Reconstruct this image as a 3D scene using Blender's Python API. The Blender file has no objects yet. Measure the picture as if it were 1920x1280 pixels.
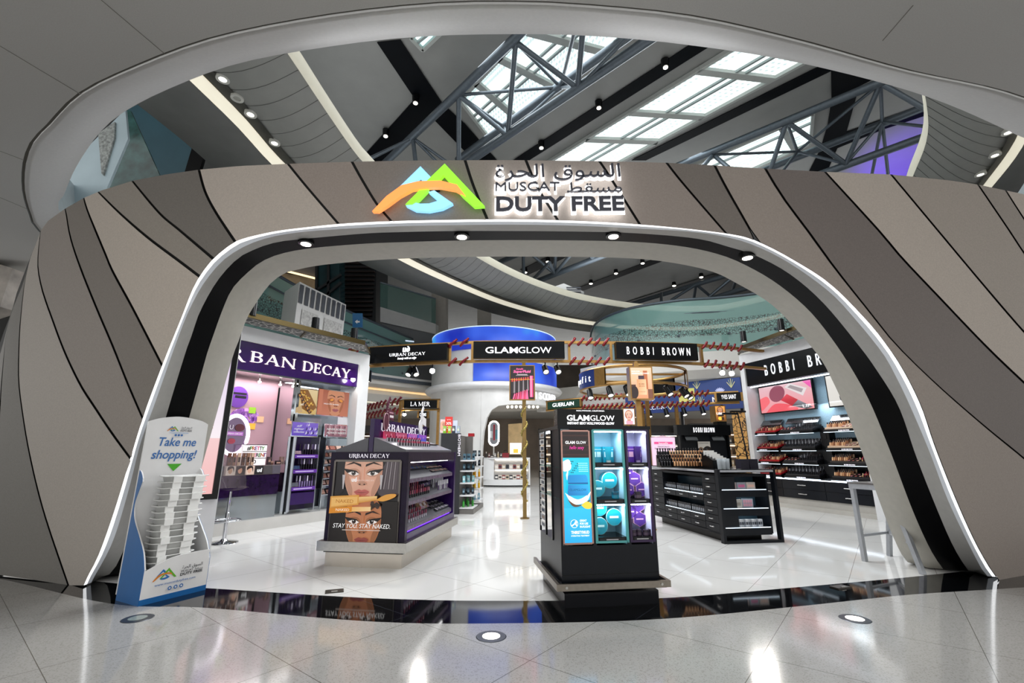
import bpy, bmesh, math, random
from mathutils import Vector, Matrix
random.seed(7)
SC = bpy.context.scene
COL = SC.collection
# ---------------------------------------------------------------- camera
F, TH, H = 853.0, math.radians(13.7), 1.4          # focal length in pixels of a 1920x1280 frame, upward pitch, eye height
cam_data = bpy.data.cameras.new('camera')
cam_data.sensor_width = 36.0
cam_data.lens = 36.0 * F / 1920.0
cam_data.clip_start, cam_data.clip_end = 0.05, 400
cam = bpy.data.objects.new('camera', cam_data)
COL.objects.link(cam)
cam.location = (0, 0, H)
cam.rotation_euler = (math.pi / 2 + TH, 0, 0)
SC.camera = cam
# ---------------------------------------------------------------- world, exposure, large lights
world = bpy.data.worlds.new('world')
SC.world = world
world.use_nodes = True
wbg = world.node_tree.nodes['Background']
wbg.inputs[0].default_value = (1.0, 0.99, 0.975, 1)
wbg.inputs[1].default_value = 1.5
SC.view_settings.view_transform = 'Standard'
SC.view_settings.look = 'None'
SC.view_settings.exposure = 0.0
SC.view_settings.gamma = 1.0
SC.view_settings.use_curve_mapping = False
def area_light(name, loc, sx, sy, power, col=(1, 1, 1), rot=(0, 0, 0), spread=None):
    l = bpy.data.lights.new(name, 'AREA')
    l.shape = 'RECTANGLE'
    l.size, l.size_y, l.energy, l.color = sx, sy, power, col
    if spread: l.spread = spread
    o = bpy.data.objects.new(name, l)
    COL.objects.link(o)
    o.location, o.rotation_euler = loc, rot
    return o
def spot_light(name, loc, target, power, angle=60, blend=0.6, col=(1, 0.97, 0.92), r=0.04):
    l = bpy.data.lights.new(name, 'SPOT')
    l.energy, l.spot_size, l.spot_blend, l.color, l.shadow_soft_size = power, math.radians(angle), blend, col, r
    o = bpy.data.objects.new(name, l)
    COL.objects.link(o)
    o.location = loc
    o.rotation_euler = (Vector(target) - Vector(loc)).to_track_quat('-Z', 'Y').to_euler()
    return o
# added fill lights that brighten the shop; no fixtures hang here
area_light('shop_fill', (-2.2, 8.0, 6.3), 2.2, 1.6, 260, (0.97, 0.98, 1.0))
area_light('shop_fill', (2.6, 8.0, 6.3), 2.2, 1.6, 260, (0.97, 0.98, 1.0))
area_light('shop_fill', (0.5, 15.0, 6.8), 5.0, 3.0, 480, (0.97, 0.98, 1.0))
area_light('shop_fill', (6.5, 23.5, 4.2), 6.0, 3.0, 300, (1.0, 0.96, 0.9))
area_light('shop_fill', (-4.5, 27.0, 4.2), 4.0, 3.0, 300, (1.0, 0.96, 0.9))
# daylight through the roof
area_light('roof_daylight', (3, 12.5, 12.2), 8, 5, 500, (0.93, 0.98, 1.0))
area_light('hall_fill', (0.0, -1.2, 5.2), 7.0, 1.6, 240, (1.0, 0.97, 0.94))  # added fill behind the camera, brightens the hall floor and soffit
area_light('roof_fill', (-5.2, 13.0, 9.6), 3, 10, 90, (0.95, 0.98, 1.0), (math.pi, 0, 0))  # added fills, unseen above the ring, aimed up to brighten the roof
area_light('roof_fill', (8.0, 21.0, 9.6), 12, 3, 430, (0.95, 0.98, 1.0), (math.pi, 0, 0))
area_light('roof_fill', (14.5, 15.0, 9.6), 2, 6, 50, (0.95, 0.98, 1.0), (math.pi, 0, 0))
# ---------------------------------------------------------------- picture <-> place
CT, ST = math.cos(TH), math.sin(TH)
EYE = Vector((0, 0, H))
def ray(px, py):
    x, y = (px - 960) / F, (640 - py) / F
    return Vector((x, CT - ST * y, ST + CT * y))
def at_z(px, py, z=0.0):
    d = ray(px, py)
    return EYE + d * ((z - H) / d.z)
def at_y(px, py, y):
    d = ray(px, py)
    return EYE + d * (y / d.y)
class Frame:
    """A local frame standing on the floor: x to the right, z up, the front faces -y."""
    def __init__(s, x, y, deg, z=0.0):
        s.loc, s.rz = Vector((x, y, z)), math.radians(deg)
        s.m = Matrix.Translation(s.loc) @ Matrix.Rotation(s.rz, 4, 'Z')
        s.i = s.m.inverted()
    def W(s, px, py, ly=0.0):                       # local x and z of a picture point on the plane y = ly
        o, d = s.i @ EYE, (s.i.to_3x3() @ ray(px, py))
        p = o + d * ((ly - o.y) / d.y)
        return p.x, p.z
    def X(s, px, py, lx=0.0):                       # local y and z on the plane x = lx
        o, d = s.i @ EYE, (s.i.to_3x3() @ ray(px, py))
        p = o + d * ((lx - o.x) / d.x)
        return p.y, p.z
    def w(s, x, y, z):
        return s.m @ Vector((x, y, z))
    def sub(s, x, y, deg=0.0, z=0.0):
        p = s.w(x, y, z)
        return Frame(p.x, p.y, math.degrees(s.rz) + deg, p.z)
# ---------------------------------------------------------------- materials
def lin(c):
    if isinstance(c, str):
        c = [int(c[i:i + 2], 16) / 255 for i in (0, 2, 4)]
    else:
        c = [v / 255 for v in c[:3]]
    return tuple((v / 12.92 if v <= 0.04045 else ((v + 0.055) / 1.055) ** 2.4) for v in c)
MATS = {}
def M(name, col='808080', rough=0.5, metal=0.0, emit=0.0, ecol=None, noise=None, alpha=1.0, trans=0.0, coat=0.0, bump=None, attr=False, ior=1.45, spec=0.5):
    if name in MATS: return MATS[name]
    m = bpy.data.materials.new(name)
    m.use_nodes = True
    nt = m.node_tree
    b = nt.nodes['Principled BSDF']
    I = b.inputs
    c = lin(col) + (1,)
    I['Base Color'].default_value = c
    I['Roughness'].default_value, I['Metallic'].default_value = rough, metal
    I['Alpha'].default_value, I['Transmission Weight'].default_value, I['Coat Weight'].default_value = alpha, trans, coat
    I['IOR'].default_value = ior
    I['Specular IOR Level'].default_value = spec
    if emit:
        I['Emission Color'].default_value = lin(ecol or col) + (1,)
        I['Emission Strength'].default_value = emit
    if attr:
        a = nt.nodes.new('ShaderNodeVertexColor')
        a.layer_name = 'Col'
        if emit < 0.6: nt.links.new(a.outputs[0], I['Base Color'])
        else: I['Base Color'].default_value = (.02, .02, .02, 1)
        if emit:
            nt.links.new(a.outputs[0], I['Emission Color'])
    if noise:
        tc = nt.nodes.new('ShaderNodeTexCoord')
        n = nt.nodes.new('ShaderNodeTexNoise')
        n.inputs['Scale'].default_value = noise[0]
        n.inputs['Detail'].default_value = 4
        nt.links.new(tc.outputs['Object'], n.inputs['Vector'])
        r = nt.nodes.new('ShaderNodeMapRange')
        r.inputs[1].default_value, r.inputs[2].default_value = 0.3, 0.7
        r.inputs[3].default_value, r.inputs[4].default_value = 1 - noise[1], 1 + noise[1]
        nt.links.new(n.outputs[0], r.inputs[0])
        x = nt.nodes.new('ShaderNodeMix')
        x.data_type, x.blend_type = 'RGBA', 'MULTIPLY'
        x.inputs[0].default_value = 1.0
        x.inputs[6].default_value = c
        if attr: nt.links.new(a.outputs[0], x.inputs[6])
        nt.links.new(r.outputs[0], x.inputs[7])
        nt.links.new(x.outputs[2], I['Base Color'])
        if bump:
            bp = nt.nodes.new('ShaderNodeBump')
            bp.inputs['Strength'].default_value = bump
            bp.inputs['Distance'].default_value = 0.01
            nt.links.new(n.outputs[0], bp.inputs['Height'])
            nt.links.new(bp.outputs[0], I['Normal'])
    MATS[name] = m
    return m
# ---------------------------------------------------------------- mesh collector
class MB:
    def __init__(s, m=None):
        s.v, s.f, s.c, s.sm, s.m = [], [], [], [], m
    def add(s, vs, fs, col='808080', smooth=False):
        n = len(s.v)
        s.v += [(s.m @ Vector(p)) if s.m else Vector(p) for p in vs]
        multi = isinstance(col, list)
        if not multi: cc = lin(col)
        for f in fs:
            s.f.append([n + i for i in f])
            s.c.append([lin(col[i]) for i in f] if multi else [cc] * len(f))
            s.sm.append(smooth)
        return s
    def box(s, x0, x1, y0, y1, z0, z1, col='808080'):
        vs = [(x, y, z) for z in (z0, z1) for y in (y0, y1) for x in (x0, x1)]
        return s.add(vs, [(0, 2, 3, 1), (4, 5, 7, 6), (0, 1, 5, 4), (2, 6, 7, 3), (0, 4, 6, 2), (1, 3, 7, 5)], col)
    def hexa(s, a, b, col='808080'):                # two quads a (near) and b (far) joined
        return s.add(list(a) + list(b), [(0, 1, 2, 3), (7, 6, 5, 4), (0, 4, 5, 1), (1, 5, 6, 2), (2, 6, 7, 3), (3, 7, 4, 0)], col)
    def ngon(s, pts, col='808080'):
        return s.add(pts, [tuple(range(len(pts)))], col)
    def prism(s, pts, y0, y1, col='808080'):        # outline in x,z pushed along y
        n = len(pts)
        vs = [(x, y0, z) for x, z in pts] + [(x, y1, z) for x, z in pts]
        return s.add(vs, [tuple(range(n)), tuple(range(2 * n - 1, n - 1, -1))] + [(i, i + n, (i + 1) % n + n, (i + 1) % n) for i in range(n)], col)
    def plan(s, pts, z0, z1, col='808080'):         # outline in x,y raised along z
        n = len(pts)
        vs = [(x, y, z0) for x, y in pts] + [(x, y, z1) for x, y in pts]
        return s.add(vs, [tuple(range(n - 1, -1, -1)), tuple(range(n, 2 * n))] + [(i, (i + 1) % n, (i + 1) % n + n, i + n) for i in range(n)], col)
    def grid(s, rows, col='808080', smooth=True, closed=False):
        n, k = len(rows), len(rows[0])
        fs = [(i * k + j, i * k + (j + 1) % k, (i + 1) * k + (j + 1) % k, (i + 1) * k + j) for i in range(n - 1) for j in range(k if closed else k - 1)]
        return s.add([p for r in rows for p in r], fs, col, smooth)
    def tube(s, pts, r, n=8, col='808080', closed=False, caps=True):
        pts = [Vector(p) for p in pts]
        rows, N = [], len(pts)
        up = Vector((0, 0, 1))
        for i, p in enumerate(pts):
            a = pts[(i - 1) % N] if closed else pts[max(i - 1, 0)]
            b = pts[(i + 1) % N] if closed else pts[min(i + 1, N - 1)]
            t = (b - a).normalized()
            u = up if abs(t.z) < 0.95 else Vector((1, 0, 0))
            sx = t.cross(u).normalized()
            sy = sx.cross(t)
            rr = r[i] if isinstance(r, (list, tuple)) else r
            rows.append([p + (sx * math.cos(k * 2 * math.pi / n) + sy * math.sin(k * 2 * math.pi / n)) * rr for k in range(n)])
        if closed: rows.append(rows[0])
        s.grid(rows, col, True, True)
        if caps and not closed:
            s.ngon(rows[0][::-1], col); s.ngon(rows[-1], col)
        return s
    def bar(s, a, b, w, h, col='808080'):           # square section bar from a to b
        a, b = Vector(a), Vector(b)
        t = (b - a).normalized()
        u = Vector((0, 0, 1)) if abs(t.z) < 0.95 else Vector((1, 0, 0))
        sx = t.cross(u).normalized() * w / 2
        sy = sx.cross(t).normalized() * h / 2
        q = [-sx - sy, sx - sy, sx + sy, -sx + sy]
        return s.hexa([a + k for k in q], [b + k for k in q], col)
    def lathe(s, prof, c=(0, 0, 0), n=20, col='808080', axis='z', smooth=True):
        rows, c = [], Vector(c)
        for r, z in prof:
            row = []
            for k in range(n):
                a = 2 * math.pi * k / n
                x, y = r * math.cos(a), r * math.sin(a)
                row.append(c + (Vector((x, y, z)) if axis == 'z' else Vector((x, -z, y))))
            rows.append(row)
        cols = [col] * (len(rows) - 1) if not isinstance(col, list) else col
        for i in range(len(rows) - 1):
            s.grid(rows[i:i + 2], cols[i], smooth, True)
        if prof[0][0] > 0.0005: s.ngon(rows[0][::-1], cols[0])
        if prof[-1][0] > 0.0005: s.ngon(rows[-1], cols[-1])
        return s
    def ring(s, x, y, z, r0, r1, n=32, col='808080', sx=1.0, sz=1.0):   # flat ring facing -y
        o = [(x + r1 * sx * math.cos(2 * math.pi * k / n), y, z + r1 * sz * math.sin(2 * math.pi * k / n)) for k in range(n)]
        i = [(x + r0 * sx * math.cos(2 * math.pi * k / n), y, z + r0 * sz * math.sin(2 * math.pi * k / n)) for k in range(n)]
        return s.add(o + i, [(k, (k + 1) % n, (k + 1) % n + n, k + n) for k in range(n)], col)
    def disc(s, x, y, z, rx, rz, n=24, col='808080', a0=0, a1=360):
        return s.ngon([(x + rx * math.cos(math.radians(a0 + (a1 - a0) * k / n)), y, z + rz * math.sin(math.radians(a0 + (a1 - a0) * k / n))) for k in range(n + (a1 - a0 < 360))], col)
    def text(s, t, x, z, h, y=0.0, d=0.004, col='ffffff', bold=0.0, sx=1.0, shear=0.0, align='c', width=None, track=1.0, serif=False, m=None):
        """letters standing on (x, z), cap height h, front at y, depth d"""
        vs, fs = serif_glyphs(t, track) if serif else glyphs(t, bold, shear, track)
        x0, x1 = min(p[0] for p in vs), max(p[0] for p in vs)
        k = h
        kx = width / (x1 - x0) if width else k * sx
        off = {'c': (x0 + x1) / 2, 'l': x0, 'r': x1}[align]
        def put(p):
            q = Vector((x + (p[0] - off) * kx, y + d * (0.5 - p[2]), z + p[1] * k))
            return m @ q if m else q
        return s.add([put(p) for p in vs], fs, col)
GL = {}
def glyphs(t, bold=0.0, shear=0.0, track=1.0):
    key = (t, bold, shear, track)
    if key not in GL:
        c = bpy.data.curves.new('t', 'FONT')
        c.body, c.size, c.offset, c.shear, c.space_character, c.extrude, c.resolution_u = t, 1.0, bold, shear, track, 0.5, 3
        o = bpy.data.objects.new('t', c)
        COL.objects.link(o)
        dg = bpy.context.evaluated_depsgraph_get()
        me = bpy.data.meshes.new_from_object(o.evaluated_get(dg))
        k = 1.0 / 0.70
        GL[key] = ([(v.co.x * k, v.co.y * k, v.co.z + 0.5) for v in me.vertices], [tuple(p.vertices) for p in me.polygons])
        bpy.data.objects.remove(o); bpy.data.curves.remove(c); bpy.data.meshes.remove(me)
    return GL[key]
def serif_glyphs(t, track=1.0):
    key = ('serif', t, track)
    if key in GL: return GL[key]
    V, Fc = [], []
    T, N, SL, SH = 0.115, 0.042, 0.07, 0.03
    def poly(p):
        n, k = len(p), len(V)
        for z in (1.0, 0.0):
            V.extend([(a + cx, b, z) for a, b in p])
        Fc.append(tuple(k + i for i in range(n)))
        Fc.extend([(k + i, k + n + i, k + n + (i + 1) % n, k + (i + 1) % n) for i in range(n)])
    def rect(a, b, c, d): poly([(a, c), (b, c), (b, d), (a, d)])
    def stem(x, w=T, z0=0.0, z1=1.0, top=True, bot=True):
        rect(x, x + w, z0, z1)
        if bot: poly([(x - SL, z0), (x + w + SL, z0), (x + w + SL, z0 + SH * 0.6), (x + w, z0 + SH * 2), (x, z0 + SH * 2), (x - SL, z0 + SH * 0.6)])
        if top: poly([(x - SL, z1 - SH * 0.6), (x, z1 - SH * 2), (x + w, z1 - SH * 2), (x + w + SL, z1 - SH * 0.6), (x + w + SL, z1), (x - SL, z1)])
    def arc(x, z, rx, rz, a0, a1, th=T, tn=N, n=18):
        for i in range(n):
            q = []
            for a, o in ((a0 + (a1 - a0) * i / n, 1), (a0 + (a1 - a0) * (i + 1) / n, 1), (a0 + (a1 - a0) * (i + 1) / n, 0), (a0 + (a1 - a0) * i / n, 0)):
                r = math.radians(a)
                q.append((x + (rx - (0 if o else th)) * math.cos(r), z + (rz - (0 if o else tn)) * math.sin(r)))
            poly(q)
    def diag(x0, z0, x1, z1, w): poly([(x0, z0), (x0 + w, z0), (x1 + w, z1), (x1, z1)])
    def foot(x, z, w, up): poly([(x - SL, z), (x + w + SL, z), (x + w + SL, z + SH * up), (x - SL, z + SH * up)])
    cx = 0.0
    for ch in t:
        w = 0.75
        if ch == ' ': w = 0.32
        elif ch in 'BR':
            stem(0.1); rect(0.2, 0.4, 0.955, 1.0); arc(0.4, 0.76, 0.27, 0.24, 90, -90)
            if ch == 'B': rect(0.2, 0.4, 0.5, 0.545); arc(0.4, 0.27, 0.31, 0.27, 90, -90); rect(0.2, 0.4, 0.0, 0.045); w = 0.82
            else: rect(0.2, 0.42, 0.52, 0.565); poly([(0.36, 0.54), (0.50, 0.54), (0.86, -0.06), (1.02, -0.14), (0.82, -0.16), (0.70, -0.04)]); w = 0.86
        elif ch == 'P': stem(0.1); rect(0.2, 0.4, 0.955, 1.0); arc(0.4, 0.75, 0.27, 0.25, 90, -90); rect(0.2, 0.4, 0.5, 0.545)
        elif ch == 'A': diag(0.08, 0, 0.42, 1, N); diag(0.70, 0, 0.38, 1, T); rect(0.2, 0.66, 0.33, 0.375); foot(0.08, 0, N, 1); foot(0.70, 0, T, 1); w = 0.94
        elif ch == 'N': stem(0.1, N); stem(0.78, N); diag(0.76, 0, 0.06, 1, T); w = 0.98
        elif ch == 'M': stem(0.1, N); stem(0.95, T); diag(0.50, 0.05, 0.06, 1, T); diag(0.52, 0.05, 0.96, 1, N); w = 1.24
        elif ch == 'D': stem(0.1); rect(0.2, 0.42, 0.955, 1); rect(0.2, 0.42, 0, 0.045); arc(0.42, 0.5, 0.46, 0.5, 90, -90); w = 0.96
        elif ch in 'EL':
            stem(0.1); rect(0.2, 0.62, 0, 0.045); poly([(0.56, 0.0), (0.65, 0.0), (0.65, 0.24), (0.62, 0.24)]); w = 0.74
            if ch == 'E': rect(0.2, 0.6, 0.955, 1.0); rect(0.2, 0.5, 0.5, 0.545); poly([(0.56, 1), (0.61, 1), (0.61, 0.8), (0.58, 0.8)]); poly([(0.47, 0.42), (0.5, 0.42), (0.5, 0.63), (0.47, 0.63)])
        elif ch == 'C': arc(0.52, 0.5, 0.47, 0.52, 50, 310); poly([(0.79, 0.92), (0.84, 0.98), (0.84, 0.70), (0.81, 0.70)]); w = 0.92
        elif ch == 'Y': diag(0.40, 0.42, 0.06, 1, T); diag(0.44, 0.42, 0.74, 1, N); rect(0.39, 0.39 + T, 0, 0.45); foot(0.39, 0, T, 1); foot(0.06, 1 - SH, T, 1); foot(0.74, 1 - SH, N, 1); w = 0.9
        elif ch == 'U': rect(0.12, 0.12 + T, 0.3, 1); rect(0.7, 0.7 + N, 0.3, 1); arc(0.435, 0.31, 0.315, 0.33, 180, 360, (T + N) / 2, 0.07); foot(0.12, 1 - SH, T, 1); foot(0.7, 1 - SH, N, 1); w = 0.9
        cx += w * 1.0 + 0.18 * (track - 1) + 0.04
    GL[key] = (V, Fc)
    return GL[key]
def ob(name, mb, mat, parent=None, label=None, cat=None, group=None, kind=None, fr=None):
    me = bpy.data.meshes.new(name)
    me.from_pydata([tuple(p) for p in mb.v], [], mb.f)
    a = me.color_attributes.new('Col', 'FLOAT_COLOR', 'CORNER')
    flat = []
    for cc in mb.c:
        for c in cc: flat += [c[0], c[1], c[2], 1.0]
    if len(flat) == len(a.data) * 4: a.data.foreach_set('color', flat)
    me.polygons.foreach_set('use_smooth', mb.sm)
    me.materials.append(mat)
    me.update()
    o = bpy.data.objects.new(name, me)
    COL.objects.link(o)
    if parent: o.parent = parent
    if fr: o.location, o.rotation_euler = fr.loc, (0, 0, fr.rz)
    tag(o, label, cat, group, kind)
    return o
def tag(o, label=None, cat=None, group=None, kind=None):
    for k, v in (('label', label), ('category', cat), ('group', group), ('kind', kind)):
        if v: o[k] = v
def thing(name, label, cat, fr, group=None, kind=None):
    o = bpy.data.objects.new(name, None)
    o.empty_display_size = 0.1
    COL.objects.link(o)
    o.location, o.rotation_euler = fr.loc, (0, 0, fr.rz)
    tag(o, label, cat, group, kind)
    return o
def dup(o, fr=None, label=None, group=None, parent=None, loc=None):
    c = o.copy()
    COL.objects.link(c)
    if parent: c.parent = parent
    if fr: c.location, c.rotation_euler = fr.loc, (0, 0, fr.rz)
    if loc: c.location = loc
    if label: c['label'] = label
    if group: c['group'] = group
    for ch in list(o.children): dup(ch, parent=c)
    return c
# shared materials
PAINT = M('white_paint', 'd8d9da', 0.45, noise=(6, 0.03))
GREY = M('grey_paint', '8d8d8b', 0.5, noise=(5, 0.04))
BLACK = M('black_lacquer', '08090b', 0.25, noise=(8, 0.1), spec=.3)
CHAR = M('charcoal_laminate', '101319', 0.4, noise=(9, 0.12), spec=.3)
STEEL = M('brushed_steel', 'b9b7b2', 0.28, 1.0, noise=(30, 0.06))
DSTEEL = M('dark_steel', '5d666e', 0.45, 0.6, noise=(12, 0.08))
GOLD = M('gold_metal', 'a8834f', 0.34, 1.0, noise=(14, 0.08))
MIRROR = M('mirror_panel', 'd4d8da', 0.06, 1.0)
PRINT = M('print', attr=True, rough=0.4, noise=(40, 0.04))
GLOSS = M('gloss_plastic', attr=True, rough=0.22, noise=(40, 0.04))
LIT = M('lit_print', attr=True, rough=0.3, emit=0.85)
SIGN = M('lit_letter', 'f4f4f8', 0.4, emit=1.15)
GLASS = M('clear_glass', 'e8f4f2', 0.03, alpha=0.16, coat=0.2)
LEDW = M('white_led', 'ffffff', 0.4, emit=5.0)
COVE = M('warm_cove_light', 'efe9d4', 0.4, emit=0.66)
LAMP = M('lamp_lens', 'fff8ea', 0.3, emit=6.0)
STAR = M('bright_lamp_lens', 'fffdf6', 0.3, emit=60.0)
TINSEL = M('red_tinsel', '6e1119', 0.35, 0.3, noise=(60, 0.4), bump=0.5)
GTINSEL = M('gold_tinsel', '9a8a4a', 0.35, 0.6, noise=(60, 0.4), bump=0.5)
# ================================================================ THE SETTING
def interp(tab, x):
    if x <= tab[0][0]: a, b = tab[0], tab[1]
    elif x >= tab[-1][0]: a, b = tab[-2], tab[-1]
    else:
        for a, b in zip(tab, tab[1:]):
            if a[0] <= x <= b[0]: break
    return a[1] + (b[1] - a[1]) * (x - a[0]) / (b[0] - a[0])
def smooth(pts, n):
    """Catmull-Rom through the points, resampled to n points by arc length"""
    P = [Vector(p) for p in pts]
    Q = []
    for i in range(len(P) - 1):
        p0, p1, p2, p3 = P[max(i - 1, 0)], P[i], P[i + 1], P[min(i + 2, len(P) - 1)]
        for k in range(12):
            t = k / 12
            Q.append(0.5 * ((2 * p1) + (p2 - p0) * t + (2 * p0 - 5 * p1 + 4 * p2 - p3) * t * t + (3 * p1 - p0 - 3 * p2 + p3) * t ** 3))
    Q.append(P[-1])
    return resample(Q, n)
def resample(Q, n):
    L = [0.0]
    for a, b in zip(Q, Q[1:]): L.append(L[-1] + (b - a).length)
    out, j = [], 0
    for i in range(n):
        s = L[-1] * i / (n - 1)
        while j < len(Q) - 2 and L[j + 1] < s: j += 1
        d = L[j + 1] - L[j]
        out.append(Q[j] + (Q[j + 1] - Q[j]) * ((s - L[j]) / d if d > 1e-9 else 0))
    return out
# --- facade surface: y as a function of x, height; lofted between base plan and top plan
TOPZ = 4.48
BASE = [(-8.2, 7.06), (-7.3, 6.36), (-6.85, 6.05), (-6.0, 5.80), (-5.2, 5.55), (-4.6, 5.36), (-3.8, 5.04), (-2.9, 4.75), (-1.8, 4.49), (-0.9, 4.36), (0, 4.31), (1.2, 4.36), (2.2, 4.52), (3.2, 4.76), (4.2, 5.07), (5.0, 5.42), (5.6, 5.68), (6.4, 6.0), (7.5, 6.5), (9.5, 7.4)]
TOPP = [(-8.2, 7.06), (-7.3, 6.36), (-6.79, 5.95), (-6.37, 5.66), (-5.71, 5.28), (-4.98, 4.94), (-4.3, 4.68), (-3.5, 4.51), (-2.46, 4.40), (0, 4.33), (1.7, 4.39), (3.56, 4.54), (4.79, 4.68), (5.54, 4.81), (6.24, 4.95), (8.0, 5.4), (9.5, 6.0)]
def fine(tab):
    q = smooth([(x, y, 0) for x, y in tab], 160)
    return [(p.x, p.y) for p in q]
BASEF, TOPF = fine(BASE), fine(TOPP)
def S(x, z):
    v = min(max(z / TOPZ, 0), 1.05)
    return interp(BASEF, x) * (1 - v) + interp(TOPF, x) * v
def on_facade(px, py, off=0.0):
    d = ray(px, py)
    t, best, bt = 3.0, 9e9, 3.0
    while t < 14:
        p = EYE + d * t
        g = S(p.x, p.z) + off - p.y
        if abs(g) < best: best, bt = abs(g), t
        if g <= 0: break
        t += 0.05
    lo, hi = t - 0.05, t
    if t < 14:
        for _ in range(24):
            m = (lo + hi) / 2
            p = EYE + d * m
            if S(p.x, p.z) + off - p.y > 0: lo = m
            else: hi = m
        bt = hi
    return EYE + d * bt
A0 = [(157, 1097), (160, 1088), (185, 1040), (215, 956), (243, 864), (267, 786), (290, 722), (314, 660), (340, 596), (360, 545), (374, 519), (400, 485), (441, 453), (472, 443), (519, 433), (566, 427), (632, 420), (679, 417), (750, 414), (850, 412), (960, 411), (1080, 414), (1190, 420), (1300, 430), (1387, 442), (1430, 457), (1487, 487), (1555, 531), (1617, 592), (1655, 637), (1692, 692), (1726, 760), (1751, 833), (1785, 920), (1821, 1002), (1850, 1056), (1872, 1088), (1880, 1097)]
A1 = [(170, 1097), (174, 1086), (211, 1016), (241, 919), (264, 829), (290, 757), (324, 660), (345, 604), (360, 570), (382, 531), (416, 490), (454, 464), (491, 449), (529, 440), (585, 433), (679, 427), (750, 424), (850, 422), (960, 421), (1080, 423), (1190, 428), (1290, 434), (1355, 443), (1412, 459), (1480, 493), (1555, 547), (1605, 600), (1655, 662), (1680, 706), (1706, 760), (1743, 847), (1776, 934), (1813, 1013), (1844, 1072), (1862, 1092), (1868, 1097)]
A2 = [(172, 1100), (180, 1092), (213, 1068), (240, 1010), (270, 925), (297, 835), (312, 778), (348, 660), (360, 627), (375, 584), (407, 527), (444, 486), (476, 468), (510, 456), (547, 450), (679, 438), (750, 435), (850, 433), (960, 433), (1080, 434), (1190, 437), (1305, 447), (1367, 463), (1417, 479), (1480, 513), (1542, 566), (1605, 641), (1642, 691), (1685, 762), (1717, 853), (1751, 940), (1785, 1019), (1813, 1066), (1832, 1086), (1846, 1096)]
A3 = [(232, 1096), (250, 1080), (270, 1045), (300, 960), (330, 862), (356, 778), (389, 660), (396, 640), (416, 584), (435, 542), (463, 512), (491, 490), (529, 475), (585, 465), (679, 457), (750, 454), (850, 451), (960, 450), (1105, 451), (1200, 454), (1280, 462), (1342, 475), (1392, 494), (1455, 530), (1517, 582), (1567, 645), (1605, 705), (1635, 762), (1672, 853), (1709, 951), (1740, 1021), (1762, 1058), (1776, 1074), (1784, 1078)]
A4 = [(265, 1088), (280, 1074), (303, 1030), (327, 950), (350, 865), (372, 787), (408, 660), (416, 640), (435, 587), (454, 554), (480, 518), (506, 497), (529, 489), (585, 478), (679, 469), (750, 465), (850, 462), (960, 461), (1105, 462), (1200, 465), (1280, 474), (1355, 491), (1405, 515), (1467, 552), (1517, 600), (1567, 660), (1592, 705), (1618, 762), (1653, 853), (1675, 915), (1706, 999), (1731, 1053), (1748, 1070), (1756, 1074)]
NA = 120
def lift(pts, off, n=NA):
    return [on_facade(p.x, p.y, off) for p in smooth([(x, y, 0) for x, y in pts], n)]
OFF = (0.0, 0.11, 0.30, 0.52, 0.64)
R0, R1, R2, R3, R4 = (lift(a, o) for a, o in zip((A0, A1, A2, A3, A4), OFF))
for R in (R0, R1, R2, R3, R4):
    for p in R: p.z = max(p.z, 0.012)
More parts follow.
